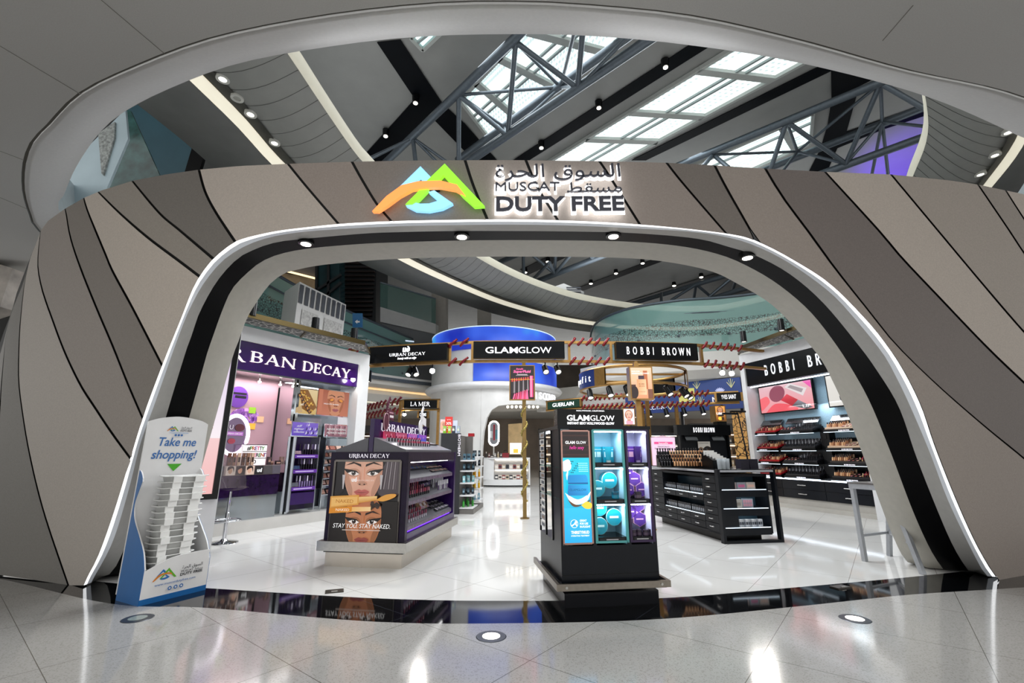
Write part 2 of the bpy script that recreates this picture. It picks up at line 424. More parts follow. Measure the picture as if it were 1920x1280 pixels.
# panels between the dark seams
TOPPX = [(-60, 500), (58, 478), (67, 458), (76, 433), (90, 414), (122, 391), (157, 371), (190, 357), (248, 339), (310, 327), (373, 318), (450, 311), (540, 307), (660, 303), (800, 300.5), (960, 300), (1124, 302), (1250, 305), (1340, 310), (1435, 316), (1547, 322), (1671, 327), (1780, 338), (1834, 346), (1886, 357), (1920, 364), (2010, 388), (2120, 425)]
SEAMS = [
    ([(58, 479), (44, 530), (23, 582), (9, 631), (0, 664), (-30, 750), (-85, 900), (-110, 1062)], None),
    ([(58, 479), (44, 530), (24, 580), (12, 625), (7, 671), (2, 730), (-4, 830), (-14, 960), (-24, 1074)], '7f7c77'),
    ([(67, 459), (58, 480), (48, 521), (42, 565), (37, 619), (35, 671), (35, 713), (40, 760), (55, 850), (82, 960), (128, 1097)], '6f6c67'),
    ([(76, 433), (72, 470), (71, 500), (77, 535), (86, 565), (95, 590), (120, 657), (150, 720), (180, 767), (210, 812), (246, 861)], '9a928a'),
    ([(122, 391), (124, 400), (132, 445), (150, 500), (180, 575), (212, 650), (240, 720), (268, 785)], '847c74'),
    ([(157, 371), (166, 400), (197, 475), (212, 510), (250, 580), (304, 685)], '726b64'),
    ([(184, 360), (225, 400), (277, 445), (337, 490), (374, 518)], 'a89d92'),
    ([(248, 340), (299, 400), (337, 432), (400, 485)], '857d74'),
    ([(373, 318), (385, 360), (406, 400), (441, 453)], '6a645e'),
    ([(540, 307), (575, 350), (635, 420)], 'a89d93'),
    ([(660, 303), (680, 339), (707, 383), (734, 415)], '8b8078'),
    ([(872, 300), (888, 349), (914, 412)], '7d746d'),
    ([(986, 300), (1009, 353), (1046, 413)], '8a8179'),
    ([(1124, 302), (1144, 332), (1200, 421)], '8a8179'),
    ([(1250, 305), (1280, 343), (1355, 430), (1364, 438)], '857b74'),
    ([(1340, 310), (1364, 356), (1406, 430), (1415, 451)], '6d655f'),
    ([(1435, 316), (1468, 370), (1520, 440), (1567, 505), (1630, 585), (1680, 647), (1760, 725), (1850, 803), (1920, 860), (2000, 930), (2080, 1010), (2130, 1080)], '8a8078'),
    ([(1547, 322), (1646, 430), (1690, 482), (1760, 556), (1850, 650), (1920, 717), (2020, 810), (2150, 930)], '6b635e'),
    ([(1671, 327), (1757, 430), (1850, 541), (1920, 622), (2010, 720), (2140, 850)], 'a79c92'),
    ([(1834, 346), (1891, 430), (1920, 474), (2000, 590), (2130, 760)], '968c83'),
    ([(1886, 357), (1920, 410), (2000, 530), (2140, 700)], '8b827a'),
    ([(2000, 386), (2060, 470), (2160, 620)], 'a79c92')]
BOT = [Vector((x, y, 0)) for x, y in [(-110, 1062), (-60, 1071), (60, 1086), (128, 1097)]] + smooth([(x, y, 0) for x, y in A0], 160) + [Vector((x, y, 0)) for x, y in [(1925, 1092), (2130, 1080), (2150, 930), (2140, 850), (2130, 760), (2140, 700), (2160, 620)]]
def nearest(px, py):
    return min(range(len(BOT)), key=lambda i: (BOT[i].x - px) ** 2 + (BOT[i].y - py) ** 2)
def facade_patch(mb, L, Rr, n, gap, off, col):
    M_, K = 10, 30
    Lc, Rc = smooth([(x, y, 0) for x, y in L], K), smooth([(x, y, 0) for x, y in Rr], K)
    if L[-1] == (1415, 451):                          # the panel that runs down beside the right leg of the arch
        j0, j1 = nearest(1415, 451), nearest(1880, 1097)
        Lc = resample(smooth([(x, y, 0) for x, y in L], 20)[:-1] + BOT[j0:j1 + 1], K)
    tp = [Vector((Lc[0].x + (Rc[0].x - Lc[0].x) * i / M_, 0, 0)) for i in range(M_ + 1)]
    for p in tp: p.y = interp(TOPPX, p.x)
    i0, i1 = nearest(Lc[-1].x, Lc[-1].y), nearest(Rc[-1].x, Rc[-1].y)
    bt = resample([Lc[-1]] + BOT[i0 + 1:i1] + [Rc[-1]], M_ + 1)
    rows = []
    for k in range(K):
        v = k / (K - 1)
        row = []
        for i in range(M_ + 1):
            u = i / M_
            q = Lc[k] * (1 - u) + Rc[k] * u + tp[i] * (1 - v) + bt[i] * v - (Lc[0] * (1 - u) * (1 - v) + Rc[0] * u * (1 - v) + Lc[-1] * (1 - u) * v + Rc[-1] * u * v)
            row.append(on_facade(q.x, q.y, off))
        w = (row[-1] - row[0]).length
        if gap and w > 4 * gap:
            a, b = row[0].copy(), row[-1].copy()
            row[0], row[-1] = a + (row[1] - a).normalized() * min(gap, (row[1] - a).length * 0.8), b + (row[-2] - b).normalized() * min(gap, (row[-2] - b).length * 0.8)
        rows.append(row)
    mb.grid(rows, col, True)
back = MB()
pan = []
for (L, _), (Rr, col) in zip(SEAMS, SEAMS[1:]):
    facade_patch(back, L, Rr, 0, 0, 0.025, '050505')
    m_ = MB()
    facade_patch(m_, L, Rr, 0, 0.016, 0.0, col)
    pan.append((m_, col))
# top ledge and the return behind the left edge
ledge = [on_facade(p.x, p.y) for p in smooth([(x, y, 0) for x, y in TOPPX[2:]], 80)]
back.grid([[p + Vector((0, 0.02, 0.0)) for p in ledge], [p + Vector((p.x * 0.02, 0.7, 0.0)) for p in ledge]], '050505')
side = [on_facade(p.x, p.y, 0.01) for p in smooth([(x, y, 0) for x, y in SEAMS[0][0]], 20)]
back.grid([side, [p + Vector((-1.9, 1.6, 0)) for p in side]], '050505')
wall_front = ob('wall_front', back, M('seam_black', '060606', 0.6, noise=(5, 0.1)), label='clad shop front with a wide arched opening', kind='structure')
for m_, col in pan:
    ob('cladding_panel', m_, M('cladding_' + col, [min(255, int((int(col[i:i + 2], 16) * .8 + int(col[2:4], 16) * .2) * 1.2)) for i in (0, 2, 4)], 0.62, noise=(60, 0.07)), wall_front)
Rm = [a * .58 + b * .42 for a, b in zip(R0, R1)]
ob('light_strip', MB().grid([R0, Rm], 'ffffff'), M('arch_light', 'f4f6f8', 0.4, emit=1.7), wall_front)
ob('strip_lens', MB().grid([Rm, R1], 'ffffff'), M('arch_lens', 'c3c8ce', 0.3, emit=.22), wall_front)
ob('portal_reveal', MB().grid([R1, R2], '9b9b98'), M('reveal_grey', 'a4a39f', 0.5, noise=(14, 0.04)), wall_front)
ob('portal_lining', MB().grid([R2, R3], '0b0b0d'), M('lining_black', '060608', 0.4, noise=(8, 0.1), spec=.15), wall_front)
R5 = [p + Vector((0.10 if p.x < 0 else -0.10, 0.35, 0)) * 0 + Vector((0, 0.30, 0)) for p in R4]
ob('portal_rim', MB().grid([R3, R4, R5], 'a9a69c'), M('rim_grey', 'aaa79e', 0.5, noise=(14, 0.04)), wall_front)
# rear face of the portal, seen only from inside the shop
Rb = [Vector((p.x * 1.25, p.y + 0.02, TOPZ if p.z > 2.2 else p.z)) for p in R5]
ob('rear_cladding', MB().grid([R5, Rb], 'bdbbb6'), PAINT, wall_front)
# --- floors
def floor_mat(name, base, ang, sp, ph, line, lw, rough, speck=None, tint=0.02):
    m = bpy.data.materials.new(name)
    m.use_nodes = True
    nt = m.node_tree
    N, Lk = nt.nodes, nt.links
    b = N['Principled BSDF']
    tc = N.new('ShaderNodeTexCoord')
    mp = N.new('ShaderNodeMapping')
    mp.inputs['Rotation'].default_value = (0, 0, -math.radians(ang))
    Lk.new(tc.outputs['Object'], mp.inputs[0])
    sx = N.new('ShaderNodeSeparateXYZ')
    Lk.new(mp.outputs[0], sx.inputs[0])
    def mt(op, a, bb=None):
        n = N.new('ShaderNodeMath'); n.operation = op
        for i, v in enumerate((a, bb)):
            if v is None: continue
            if isinstance(v, (int, float)): n.inputs[i].default_value = v
            else: Lk.new(v, n.inputs[i])
        return n.outputs[0]
    ds = []
    for i in (0, 1):
        f = mt('FRACT', mt('DIVIDE', mt('ADD', sx.outputs[i], 100 * sp[i] - ph[i]), sp[i]))
        ds.append(mt('MULTIPLY', mt('MINIMUM', f, mt('SUBTRACT', 1.0, f)), sp[i]))
    g = mt('LESS_THAN', mt('MINIMUM', ds[0], ds[1]), lw)
    nz = N.new('ShaderNodeTexNoise'); nz.inputs['Scale'].default_value = 2.0; nz.inputs['Detail'].default_value = 3
    Lk.new(tc.outputs['Object'], nz.inputs['Vector'])
    mr = N.new('ShaderNodeMapRange'); mr.inputs[3].default_value, mr.inputs[4].default_value = 1 - tint, 1 + tint
    Lk.new(nz.outputs[0], mr.inputs[0])
    x = N.new('ShaderNodeMix'); x.data_type, x.blend_type = 'RGBA', 'MULTIPLY'
    x.inputs[0].default_value = 1.0
    x.inputs[6].default_value = lin(base) + (1,)
    Lk.new(mr.outputs[0], x.inputs[7])
    cur = x.outputs[2]
    if speck:
        v = N.new('ShaderNodeTexVoronoi'); v.inputs['Scale'].default_value = 130
        Lk.new(tc.outputs['Object'], v.inputs['Vector'])
        wn = N.new('ShaderNodeTexWhiteNoise'); wn.noise_dimensions = '3D'
        Lk.new(v.outputs['Position'], wn.inputs['Vector'])
        s1 = mt('MULTIPLY', mt('GREATER_THAN', wn.outputs['Value'], 0.82), 0.35)
        xx = N.new('ShaderNodeMix'); xx.data_type = 'RGBA'
        Lk.new(s1, xx.inputs[0]); Lk.new(cur, xx.inputs[6]); xx.inputs[7].default_value = lin(speck) + (1,)
        cur = xx.outputs[2]
    x2 = N.new('ShaderNodeMix'); x2.data_type = 'RGBA'
    Lk.new(g, x2.inputs[0]); Lk.new(cur, x2.inputs[6]); x2.inputs[7].default_value = lin(line) + (1,)
    Lk.new(x2.outputs[2], b.inputs['Base Color'])
    b.inputs['Roughness'].default_value = rough
    b.inputs['IOR'].default_value = 1.6
    return m
bandf = [at_z(*p) for p in [(-200, 1052), (0, 1085), (205, 1131), (385, 1139), (700, 1165), (960, 1168), (1240, 1160), (1500, 1136), (1700, 1115), (1870, 1104), (1960, 1098), (2150, 1085)]]
bandr = [at_z(*p) for p in [(-200, 1030), (0, 1062), (205, 1092), (385, 1102), (700, 1121), (960, 1126), (1240, 1121), (1500, 1100), (1700, 1082), (1850, 1066), (1960, 1056), (2150, 1040)]]
bf, br = smooth(bandf, 80), smooth(bandr, 80)
hall = MB().ngon([Vector((-24, -14, 0)), Vector((24, -14, 0)), Vector((24, bf[-1].y, 0))] + bf[::-1] + [Vector((-24, bf[0].y, 0))])
ob('floor', hall, floor_mat('hall_terrazzo', 'a5a4a1', 51.4, (1.07, 1.24), (2.88, 0.90), '5a5751', 0.0025, 0.1, '6d6a64'), label='speckled grey polished hall floor', kind='structure')
shop = MB().ngon([br[0] + Vector((-14, 0, 0))] + br + [br[-1] + Vector((14, 0, 0)), Vector((24, 48, 0)), Vector((-24, 48, 0))])
ob('floor', shop, floor_mat('shop_tile', 'd9d9d7', 51.4, (0.96, 0.80), (4.02, 3.74), '8b8680', 0.0025, 0.07), label='white polished tile floor inside the shop', kind='structure')
ob('trim_1', MB().grid([bf, br]), floor_mat('black_granite', '08090b', 51.4, (2.3, 1.61), (0.62, 1.9), '30323a', 0.003, 0.05, None, 0.2), label='curved black granite threshold', kind='structure')
# --- soffit over the hall with its oval opening
G = [(75, 432), (58, 400), (48, 365), (46, 335), (50, 300), (65, 265), (90, 240), (150, 180), (250, 130), (400, 75), (600, 35), (800, 12), (960, 8), (1100, 14), (1300, 35), (1500, 80), (1700, 135), (1900, 180), (2050, 250)]
O = [(112, 395), (118, 370), (128, 345), (140, 318), (160, 285), (190, 245), (235, 208), (320, 165), (450, 118), (640, 84), (800, 68), (960, 64), (1100, 67), (1280, 83), (1500, 118), (1735, 180), (1900, 250), (2000, 300)]
SZ = 5.4
g3 = smooth([(-9.6, 15, SZ), (-9.7, 11.5, SZ), (-9.4, 9.2, SZ)] + [at_z(*p, SZ) for p in G] + [(9.0, 6.1, SZ), (11, 8.6, SZ), (12, 12, SZ), (12, 15, SZ)], 110)
o3 = smooth([(-9.2, 15, SZ + .25), (-9.3, 11.5, SZ + .25), (-8.9, 9.0, SZ + .25)] + [at_z(*p, SZ + .25) for p in O] + [(8.7, 6.6, SZ + .25), (10.6, 9.0, SZ + .25), (11.6, 12, SZ + .25), (11.6, 15, SZ + .25)], 110)
cen = Vector((0.5, 10, SZ))
outer = []
for p in g3:
    d = (p - cen); d.z = 0
    outer.append(cen + d.normalized() * 30)
def soffit_mat():
    m = M('soffit_paint', 'bcbcba', 0.6, noise=(90, 0.05))
    return m
ceil = MB()
g3b = [p + (p - cen).normalized() * 0.035 for p in g3]
ceil.grid([outer, g3b], '9c9b98', False)
ceiling = ob('ceiling', ceil, soffit_mat(), label='grey hall soffit around the oval opening', kind='structure')
lipr = []
for k in range(9):
    t = k / 8
    lipr.append([a * (1 - t) + b * t + Vector((0, 0, -0.02 * math.sin(math.pi * min(t * 1.15, 1)) )) for a, b in zip(g3, o3)])
ob('soffit_lip', MB().grid([[p + Vector((0, 0, 0.03)) for p in g3]] + lipr, 'b5b4b1'), M('lip_paint', 'cfcfce', 0.5, noise=(30, 0.03)), ceiling)
ob('opening_fascia', MB().grid([o3, [p + (p - cen).normalized() * 0.25 + Vector((0, 0, 1.0)) for p in o3]], 'b5b4b1'), M('fascia_pale', 'b9c4c8', 0.5, noise=(8, 0.04)), ceiling)
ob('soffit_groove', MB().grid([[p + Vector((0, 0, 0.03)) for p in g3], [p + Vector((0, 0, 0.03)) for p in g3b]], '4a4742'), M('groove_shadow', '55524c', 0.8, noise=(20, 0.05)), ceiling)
# panel joints of the soffit: thin recessed strips
for a, b in (((0, 86), (152, 177)), ((190, 0), (308, 100)), ((0, 283), (45, 300)), ((0, 370), (52, 392)), ((1712, 10), (1655, 76))):
    A, B = at_z(*a, SZ), at_z(*b, SZ)
    ob('panel_joint', MB().bar(A, B, 0.007, 0.006, '4a4742'), M('joint_line', '7d7b76', 0.8, noise=(20, 0.05)), ceiling)
# ================================================================ ATRIUM: roof, skylights, trusses, ring, upper floor
RZ = 13.0
FLOOR0 = Frame(0, 0, 0)
roof = MB().ngon([(-40, 3, RZ), (45, 3, RZ), (45, 62, RZ), (-40, 62, RZ)])
ob('roof', roof, M('roof_panel', '8b8c8a', 0.6, noise=(1.5, 0.05)), label='flat grey roof of the hall', kind='structure')
def roof_strip(n, px, z=RZ - 0.03):
    pts = [at_z(x, y, z) for x, y in px]
    m_ = MB().plan([(p.x, p.y) for p in pts], z - 0.02, z, '0a0e14')
    ob('trim_%d' % n, m_, M('roof_slot_black', '05080d', 0.5, noise=(3, 0.2), spec=.1), label='black slot in the grey roof', kind='structure')
for n, px in enumerate([
    [(707, 79), (751, 74), (808, 161), (831, 195), (872, 232), (932, 300), (888, 300), (815, 225), (806, 221), (717, 304), (671, 304), (778, 185)],
    [(962, 300), (1305, 76), (1350, 74), (992, 300)],
    [(1184, 300), (1540, 122), (1580, 122), (1211, 300)],
    [(1558, 129), (1653, 140), (1611, 161), (1587, 247), (1738, 194), (1738, 215), (1656, 242), (1570, 277), (1547, 330), (1512, 330), (1538, 279), (1552, 232), (1559, 185)],
    [(1077, 542), (1265, 470), (1300, 455), (1340, 455), (1280, 475), (1095, 544)],
    [(1150, 574), (1360, 506), (1450, 476), (1480, 480), (1360, 517), (1190, 567)],
    [(975, 505), (987, 500), (1070, 460), (1113, 458), (990, 515)],
    [(700, 516), (720, 485), (740, 470), (755, 470), (732, 490), (706, 518)],
    [(885, 470), (905, 455), (935, 455), (910, 478), (895, 487)]]):
    roof_strip(n + 2, px)
SKY = M('skylight_glass', 'eefaf8', 0.3, emit=1.25, noise=(3, 0.06))
FRIT = M('skylight_frit', 'cfe2e2', 0.5, emit=0.75)
ALU = M('skylight_bar', '98a2a2', 0.5, 0.3, noise=(9, 0.05))
def skylight(n, A, B, C, D, long_bars, cross):
    """A-B near edge, D-C far edge (picture points on the roof); bars run along A->B"""
    q = [at_z(*p, RZ - 0.06) for p in (A, B, C, D)]
    lerp = lambda u, v: (q[0] * (1 - u) + q[1] * u) * (1 - v) + (q[3] * (1 - u) + q[2] * u) * v
    dn = Vector((0, 0, -0.05))
    w = ob('window_%d' % n, MB().ngon(q, 'eefaf8'), SKY, label='long skylight glazing in the grey roof', kind='structure')
    fr_ = MB()
    for a, b in zip(q, q[1:] + q[:1]): fr_.bar(a + dn, b + dn, 0.10, 0.14)
    ob('skylight_frame', fr_, M('skylight_curb', 'a7aba8', 0.6, noise=(5, 0.04)), w)
    for v in long_bars:
        ob('glazing_bar', MB().bar(lerp(0, v) + dn, lerp(1, v) + dn, 0.07, 0.08), ALU, w)
    for u in cross:
        ob('cross_beam', MB().bar(lerp(u, 0) + dn, lerp(u, 1) + dn, 0.22, 0.14), M('skylight_curb'), w)
    fm = MB()                                         # rows of small printed dots on the glass
    for v in (0.08, 0.16, 0.62, 0.7, 0.78, 0.86):
        for k in range(46):
            c = lerp((k + 0.5) / 46, v) + Vector((0, 0, -0.012))
            e1, e2 = (q[1] - q[0]).normalized() * 0.05, (q[3] - q[0]).normalized() * 0.035
            fm.ngon([c - e1 - e2, c + e1 - e2 * 2, c + e1 + e2, c - e1 + e2 * 2])
    ob('frit_pattern', fm, FRIT, w)
skylight(1, (863, 185), (1030, 8), (1215, 30), (917, 256), (0.42, 0.55), (0.22, 0.5, 0.78))
skylight(2, (1005, 316), (1420, 60), (1560, 85), (1135, 316), (0.45, 0.58), (0.3, 0.52, 0.80))
skylight(3, (1290, 313), (1524, 209), (1519, 266), (1400, 320), (0.3,), (0.78,))
skylight(4, (770, 66), (810, 40), (835, 50), (793, 90), (0.5,), ())
# trusses: round steel tubes
def truss(label, members, name='roof_truss'):
    t = thing(name, label, 'truss', FLOOR0, group=None)
    for nm, r, a, b in members:
        ob(nm, MB().tube([at_z(*a), at_z(*b)], r, 10), DSTEEL, t)
    return t
zA, zB = 12.1, 11.0
def nodes(d): return {k: (x, y, zA if k[0] in 'AC' else zB) for k, (x, y) in d.items()}
n1 = nodes(dict(A0=(1025, 15), A1=(967, 79), A2=(860, 178), A3=(774, 258), A4=(715, 312), B0=(1260, 45), B1=(1083, 165), B2=(952, 255), B3=(860, 316), C0=(1200, 52), C1=(1051, 163), C2=(946, 238), C3=(858, 300), D1=(1093, 55), D2=(1078, 55), E1=(860, 310), E2=(780, 310), E3=(828, 312), E4=(850, 312), E5=(1184, 62), G1=(690, 300), G2=(676, 304)))
truss('grey tube truss in front of the largest skylight', [('chord', .13, n1[a], n1[b]) for a, b in (('A0', 'A4'), ('B0', 'B3'), ('C0', 'C3'))] +
      [('web_member', .075, n1[a], n1[b]) for a, b in (('A1', 'B1'), ('A1', 'B2'), ('A2', 'B2'), ('B1', 'D1'), ('A2', 'E1'), ('A3', 'E2'))] +
      [('web_member', .05, n1[a], n1[b]) for a, b in (('A1', 'C1'), ('A2', 'C1'), ('A2', 'C2'), ('C1', 'D2'), ('C1', 'B2'), ('C1', 'B1'), ('A3', 'E3'), ('A3', 'E4'), ('B1', 'E5'), ('C2', 'B2'), ('A3', 'G1'), ('A3', 'G2'))])
n2 = nodes(dict(A0=(1337, 290), Am=(1270, 311), A1=(1475, 228), A2=(1651, 156), A3=(1690, 138), B0=(1535, 328), B1=(1586, 307), B2=(1735, 256), C0=(1430, 320), C1=(1495, 284), C2=(1654, 228), C3=(1740, 198), E1=(1444, 320), E2=(1468, 320), F1=(1738, 206), F2=(1735, 237), H1=(1635, 326), H2=(1665, 326), K1=(1366, 314), K2=(1318, 312)))
truss('dark tube truss beside the purple lit roof', [('chord', .13, n2[a], n2[b]) for a, b in (('Am', 'A3'), ('B0', 'B2'), ('C0', 'C3'))] +
      [('web_member', .075, n2[a], n2[b]) for a, b in (('A1', 'B1'), ('A1', 'E1'), ('A2', 'B1'), ('A2', 'F1'), ('A0', 'K1'), ('A0', 'K2'))] +
      [('web_member', .05, n2[a], n2[b]) for a, b in (('A1', 'C1'), ('A2', 'C1'), ('A2', 'C2'), ('C2', 'B1'), ('C2', 'F2'), ('C1', 'B1'), ('C1', 'E2'), ('A0', 'C1'), ('C2', 'H1'), ('C2', 'H2'))])
n3 = nodes(dict(A0=(905, 505), A1=(981, 464), A2=(1043, 440), A3=(1087, 428), B0=(985, 536), B1=(1040, 513), B2=(1110, 483), B3=(1230, 440), E1=(982, 520), E2=(1030, 492), E3=(998, 525), E4=(1022, 497), E5=(1155, 452), E6=(1080, 466)))
truss('grey tube truss seen through the arch above the curved balcony', [('chord', .16, n3[a], n3[b]) for a, b in (('A0', 'A3'), ('B0', 'B3'))] +
      [('web_member', .09, n3[a], n3[b]) for a, b in (('A1', 'B1'), ('A1', 'E1'), ('A2', 'B1'), ('A3', 'B2'), ('E2', 'E3'), ('E2', 'B1'), ('B2', 'E5'), ('B1', 'E6'))])
n4 = nodes(dict(A0=(1170, 574), A1=(1240, 550), A2=(1305, 533), A3=(1383, 512), A4=(1450, 490), B0=(1260, 582), B1=(1330, 556), B2=(1400, 537), B3=(1480, 515), E1=(1240, 566), E2=(1258, 563), E3=(1298, 578), E4=(1352, 572), E5=(1365, 574), E6=(1435, 560)))
truss('dark tube truss seen through the arch above the right glass balcony', [('chord', .16, n4[a], n4[b]) for a, b in (('A0', 'A4'), ('B0', 'B3'))] +
      [('web_member', .1, n4[a], n4[b]) for a, b in (('A1', 'E1'), ('A2', 'E2'), ('A2', 'E3'), ('A2', 'E4'), ('A3', 'E5'), ('A3', 'E6'), ('A3', 'B1'), ('A4', 'B2'))])
# small roof lamps in the black slots
for i, (x, y) in enumerate([(914, 478), (1027, 491), (1075, 466), (985, 511), (1108, 532), (1155, 513), (1205, 494), (1261, 474), (1264, 536), (1315, 520), (1369, 504), (1397, 536), (779, 194), (723, 256), (1015, 278), (1123, 203), (1248, 127)]):
    p = at_z(x, y, RZ - 0.35)
    k = (p - EYE).length / 30
    g = Frame(p.x, p.y, 0, p.z)
    t = thing('roof_spotlight', 'tiny white lamp set in a black roof slot', 'spotlight', g, 'small lamps in the roof slots')
    ob('housing', MB().lathe([(.05, .3), (.13, .28), (.10 * k + .05, 0.02)], n=10, col='222222'), BLACK, t)
    ob('lens', MB().lathe([(.001, -.06), (.09 * k + .02, 0.0), (.09 * k + .02, .03)], n=10), LAMP, t)
# --- the oval ring soffit with its two light lines
RI = [(-4.6, 4.2), (-4.25, 5.6), (-4.1, 6.85), (-4.0, 8.0), (-3.86, 9.35), (-3.72, 10.1), (-2.9, 12.8), (-1.6, 15.3), (-0.1, 17.5), (1.7, 19.4), (3.7, 20.9), (6.7, 22.2), (9.6, 22.5), (11.1, 22.0), (12.6, 20.0), (13.0, 17.0), (12.2, 13.4), (10.5, 10.5), (9.6, 9.1), (8.5, 7.9), (6.8, 6.3)]
RO = [(-6.6, 4.2), (-6.2, 5.6), (-5.95, 7.3), (-5.8, 8.5), (-5.7, 10.1), (-5.1, 13.0), (-4.2, 15.1), (-3.1, 17.0), (-1.1, 19.8), (0.5, 21.5), (2.7, 23.3), (5.1, 24.5), (7.3, 25.2), (11.0, 25.2), (14.0, 23.0), (15.2, 19.0), (14.4, 14.0), (12.8, 11.0), (11.5, 8.9), (9.6, 6.9)]
ZR = 8.5
ri, ro = smooth([(x, y, ZR) for x, y in RI], 120), smooth([(x, y, ZR) for x, y in RO], 120)
rows = []
for k in range(9):
    t = k / 8
    rows.append([a * (1 - t) + b * t + Vector((0, 0, -0.22 * math.sin(math.pi * t))) for a, b in zip(ri, ro)])
out = [(b - a).normalized() for a, b in zip(ri, ro)]
ringm = ob('ceiling', MB().grid(rows, '8f908d'), M('ring_panel', '92938f', 0.6, noise=(3, 0.04)), label='oval ring soffit high in the atrium', kind='structure')
ob('edge_trim', MB().grid([[p + Vector((0, 0, -.02)) for p in ri], [p - d * .07 + Vector((0, 0, .03)) for p, d in zip(ri, out)], [p - d * .07 + Vector((0, 0, .26)) for p, d in zip(ri, out)]]), M('ring_trim', 'd8d5c4', 0.5, emit=0.25, noise=(4, 0.03)), ringm)
ob('cove_light', MB().grid([[p + Vector((0, 0, -.03)) for p in ro], [p + d * .20 + Vector((0, 0, -.20)) for p, d in zip(ro, out)]]), COVE, ringm)
ob('outer_soffit', MB().grid([[p + d * .20 + Vector((0, 0, -.20)) for p, d in zip(ro, out)], [p + d * .5 + Vector((0, 0, -.26)) for p, d in zip(ro, out)], [p + d * 1.9 + Vector((0, 0, -.1)) for p, d in zip(ro, out)], [p + d * 1.9 + Vector((0, 0, .9)) for p, d in zip(ro, out)]]), M('ring_outer', '6f706e', 0.6, noise=(3, 0.05)), ringm)
ob('light_trough', MB().grid([[p - d * .36 + Vector((0, 0, -.145)) for p, d in zip(ro, out)], [p - d * .01 + Vector((0, 0, -.06)) for p, d in zip(ro, out)]]), M('trough_dark', '3a3a36', 0.6, noise=(6, 0.2)), ringm)
for i in range(3, 118):
    ob('panel_joint', MB().tube([r[i] + Vector((0, 0, -.006)) for r in rows], 0.004, 4, '3a3a38', caps=False), M('ring_joint', '565755', .8), ringm)
up_ = [[r_[i] + Vector((0, 0, 0.9)) for i in range(120)] for r_ in (ri, ro)]
for x, y, dk in ((418, 147, 1), (445, 183, 0), (470, 213, 1), (515, 267, 1), (1890, 247, 1), (1865, 290, 1), (1838, 326, 1)):
    p = at_z(x, y, ZR - .15)
    g = Frame(p.x, p.y, 0, p.z)
    t = thing('recessed_downlight', 'round recessed downlight beside the bright line of the high ring, %s side' % ('left' if x < 900 else 'right'), 'downlight', g, 'downlights of the high ring, %s side' % ('left' if x < 900 else 'right'))
    ob('bezel', MB().lathe([(.07, .02), (.07, -.03), (.12, -.03), (.12, .06)], n=18), M('bezel_white', 'cfcfc8', 0.4), t)
    ob('lens', MB().lathe([(.001, -.01), (.068, -.01), (.068, .02)], n=14), LAMP if dk else M('lens_off', 'b8b8b0', 0.3), t)
# --- upper floor
GTEAL = bpy.data.materials.new('fritted_glass')
GTEAL.use_nodes = True
nt = GTEAL.node_tree
b_ = nt.nodes['Principled BSDF']
b_.inputs['Roughness'].default_value = 0.08
tc = nt.nodes.new('ShaderNodeTexCoord'); vo = nt.nodes.new('ShaderNodeTexVoronoi')
vo.feature = 'DISTANCE_TO_EDGE'; vo.inputs['Scale'].default_value = 11
nt.links.new(tc.outputs['Object'], vo.inputs['Vector'])
sz = nt.nodes.new('ShaderNodeSeparateXYZ'); nt.links.new(tc.outputs['Object'], sz.inputs[0])
def mnode(op, a, b=None):
    n = nt.nodes.new('ShaderNodeMath'); n.operation = op
    for i, v in enumerate((a, b)):
        if v is None: continue
        if isinstance(v, (int, float)): n.inputs[i].default_value = v
        else: nt.links.new(v, n.inputs[i])
    return n.outputs[0]
bandn = mnode('MULTIPLY', mnode('GREATER_THAN', sz.outputs[2], 6.05), mnode('LESS_THAN', sz.outputs[2], 6.75))
cell = mnode('MULTIPLY', mnode('LESS_THAN', vo.outputs['Distance'], 0.075), bandn)
mx = nt.nodes.new('ShaderNodeMix'); mx.data_type = 'RGBA'
nt.links.new(cell, mx.inputs[0])
mx.inputs[6].default_value = lin('7fa9a2') + (1,)
mx.inputs[7].default_value = lin('3c4c4a') + (1,)
nt.links.new(mx.outputs[2], b_.inputs['Base Color'])
b_.inputs['Alpha'].default_value = 0.78
def balustrade(plan, z0, z1, label):
    p = smooth([(x, y, z0) for x, y in plan], 60)
    t = thing('glass_balustrade', label, 'balustrade', FLOOR0)
    N_ = 9
    for k in range(N_):
        seg = p[k * 59 // N_: (k + 1) * 59 // N_ + 1]
        ob('glass_panel', MB().grid([seg, [q + Vector((0, 0, z1 - z0)) for q in seg]]), GTEAL, t)
        if k:
            for dx in (0.35, 0.9):
                ob('clamp', MB().lathe([(.05, -.05), (.05, .05)], seg[0] + Vector((0, -.06, dx)), 8, axis='y'), DSTEEL, t)
    ob('handrail', MB().tube([q + Vector((0, 0, z1 - z0 + .05)) for q in p], 0.06, 8), DSTEEL, t)
    ob('lower_rail', MB().tube([q + Vector((0.1, 0, z1 - z0 - .55)) for q in p], 0.035, 6), DSTEEL, t)
    return p
gl_l = [(-9.2, 11.5), (-8.9, 13.0), (-8.6, 14.8), (-8.3, 16.7), (-7.4, 20.0), (-5.3, 26.0)]
gl_r = [(4.6, 26.0), (4.2, 23.0), (4.3, 21.2), (5.0, 19.7), (5.9, 18.9), (7.2, 18.25), (8.8, 17.9), (10.5, 17.1), (13.5, 15.0)]
pl_ = balustrade(gl_l, 5.2, 7.6, 'teal fritted glass balustrade of the upper floor, left of the blue screen')
pr_ = balustrade(gl_r, 5.2, 7.6, 'teal fritted glass balustrade of the upper floor, curving on the right')
slabm = M('slab_white', 'c9c7c2', 0.5, noise=(2, 0.03))
def pq(p): return [(q.x, q.y) for q in p]
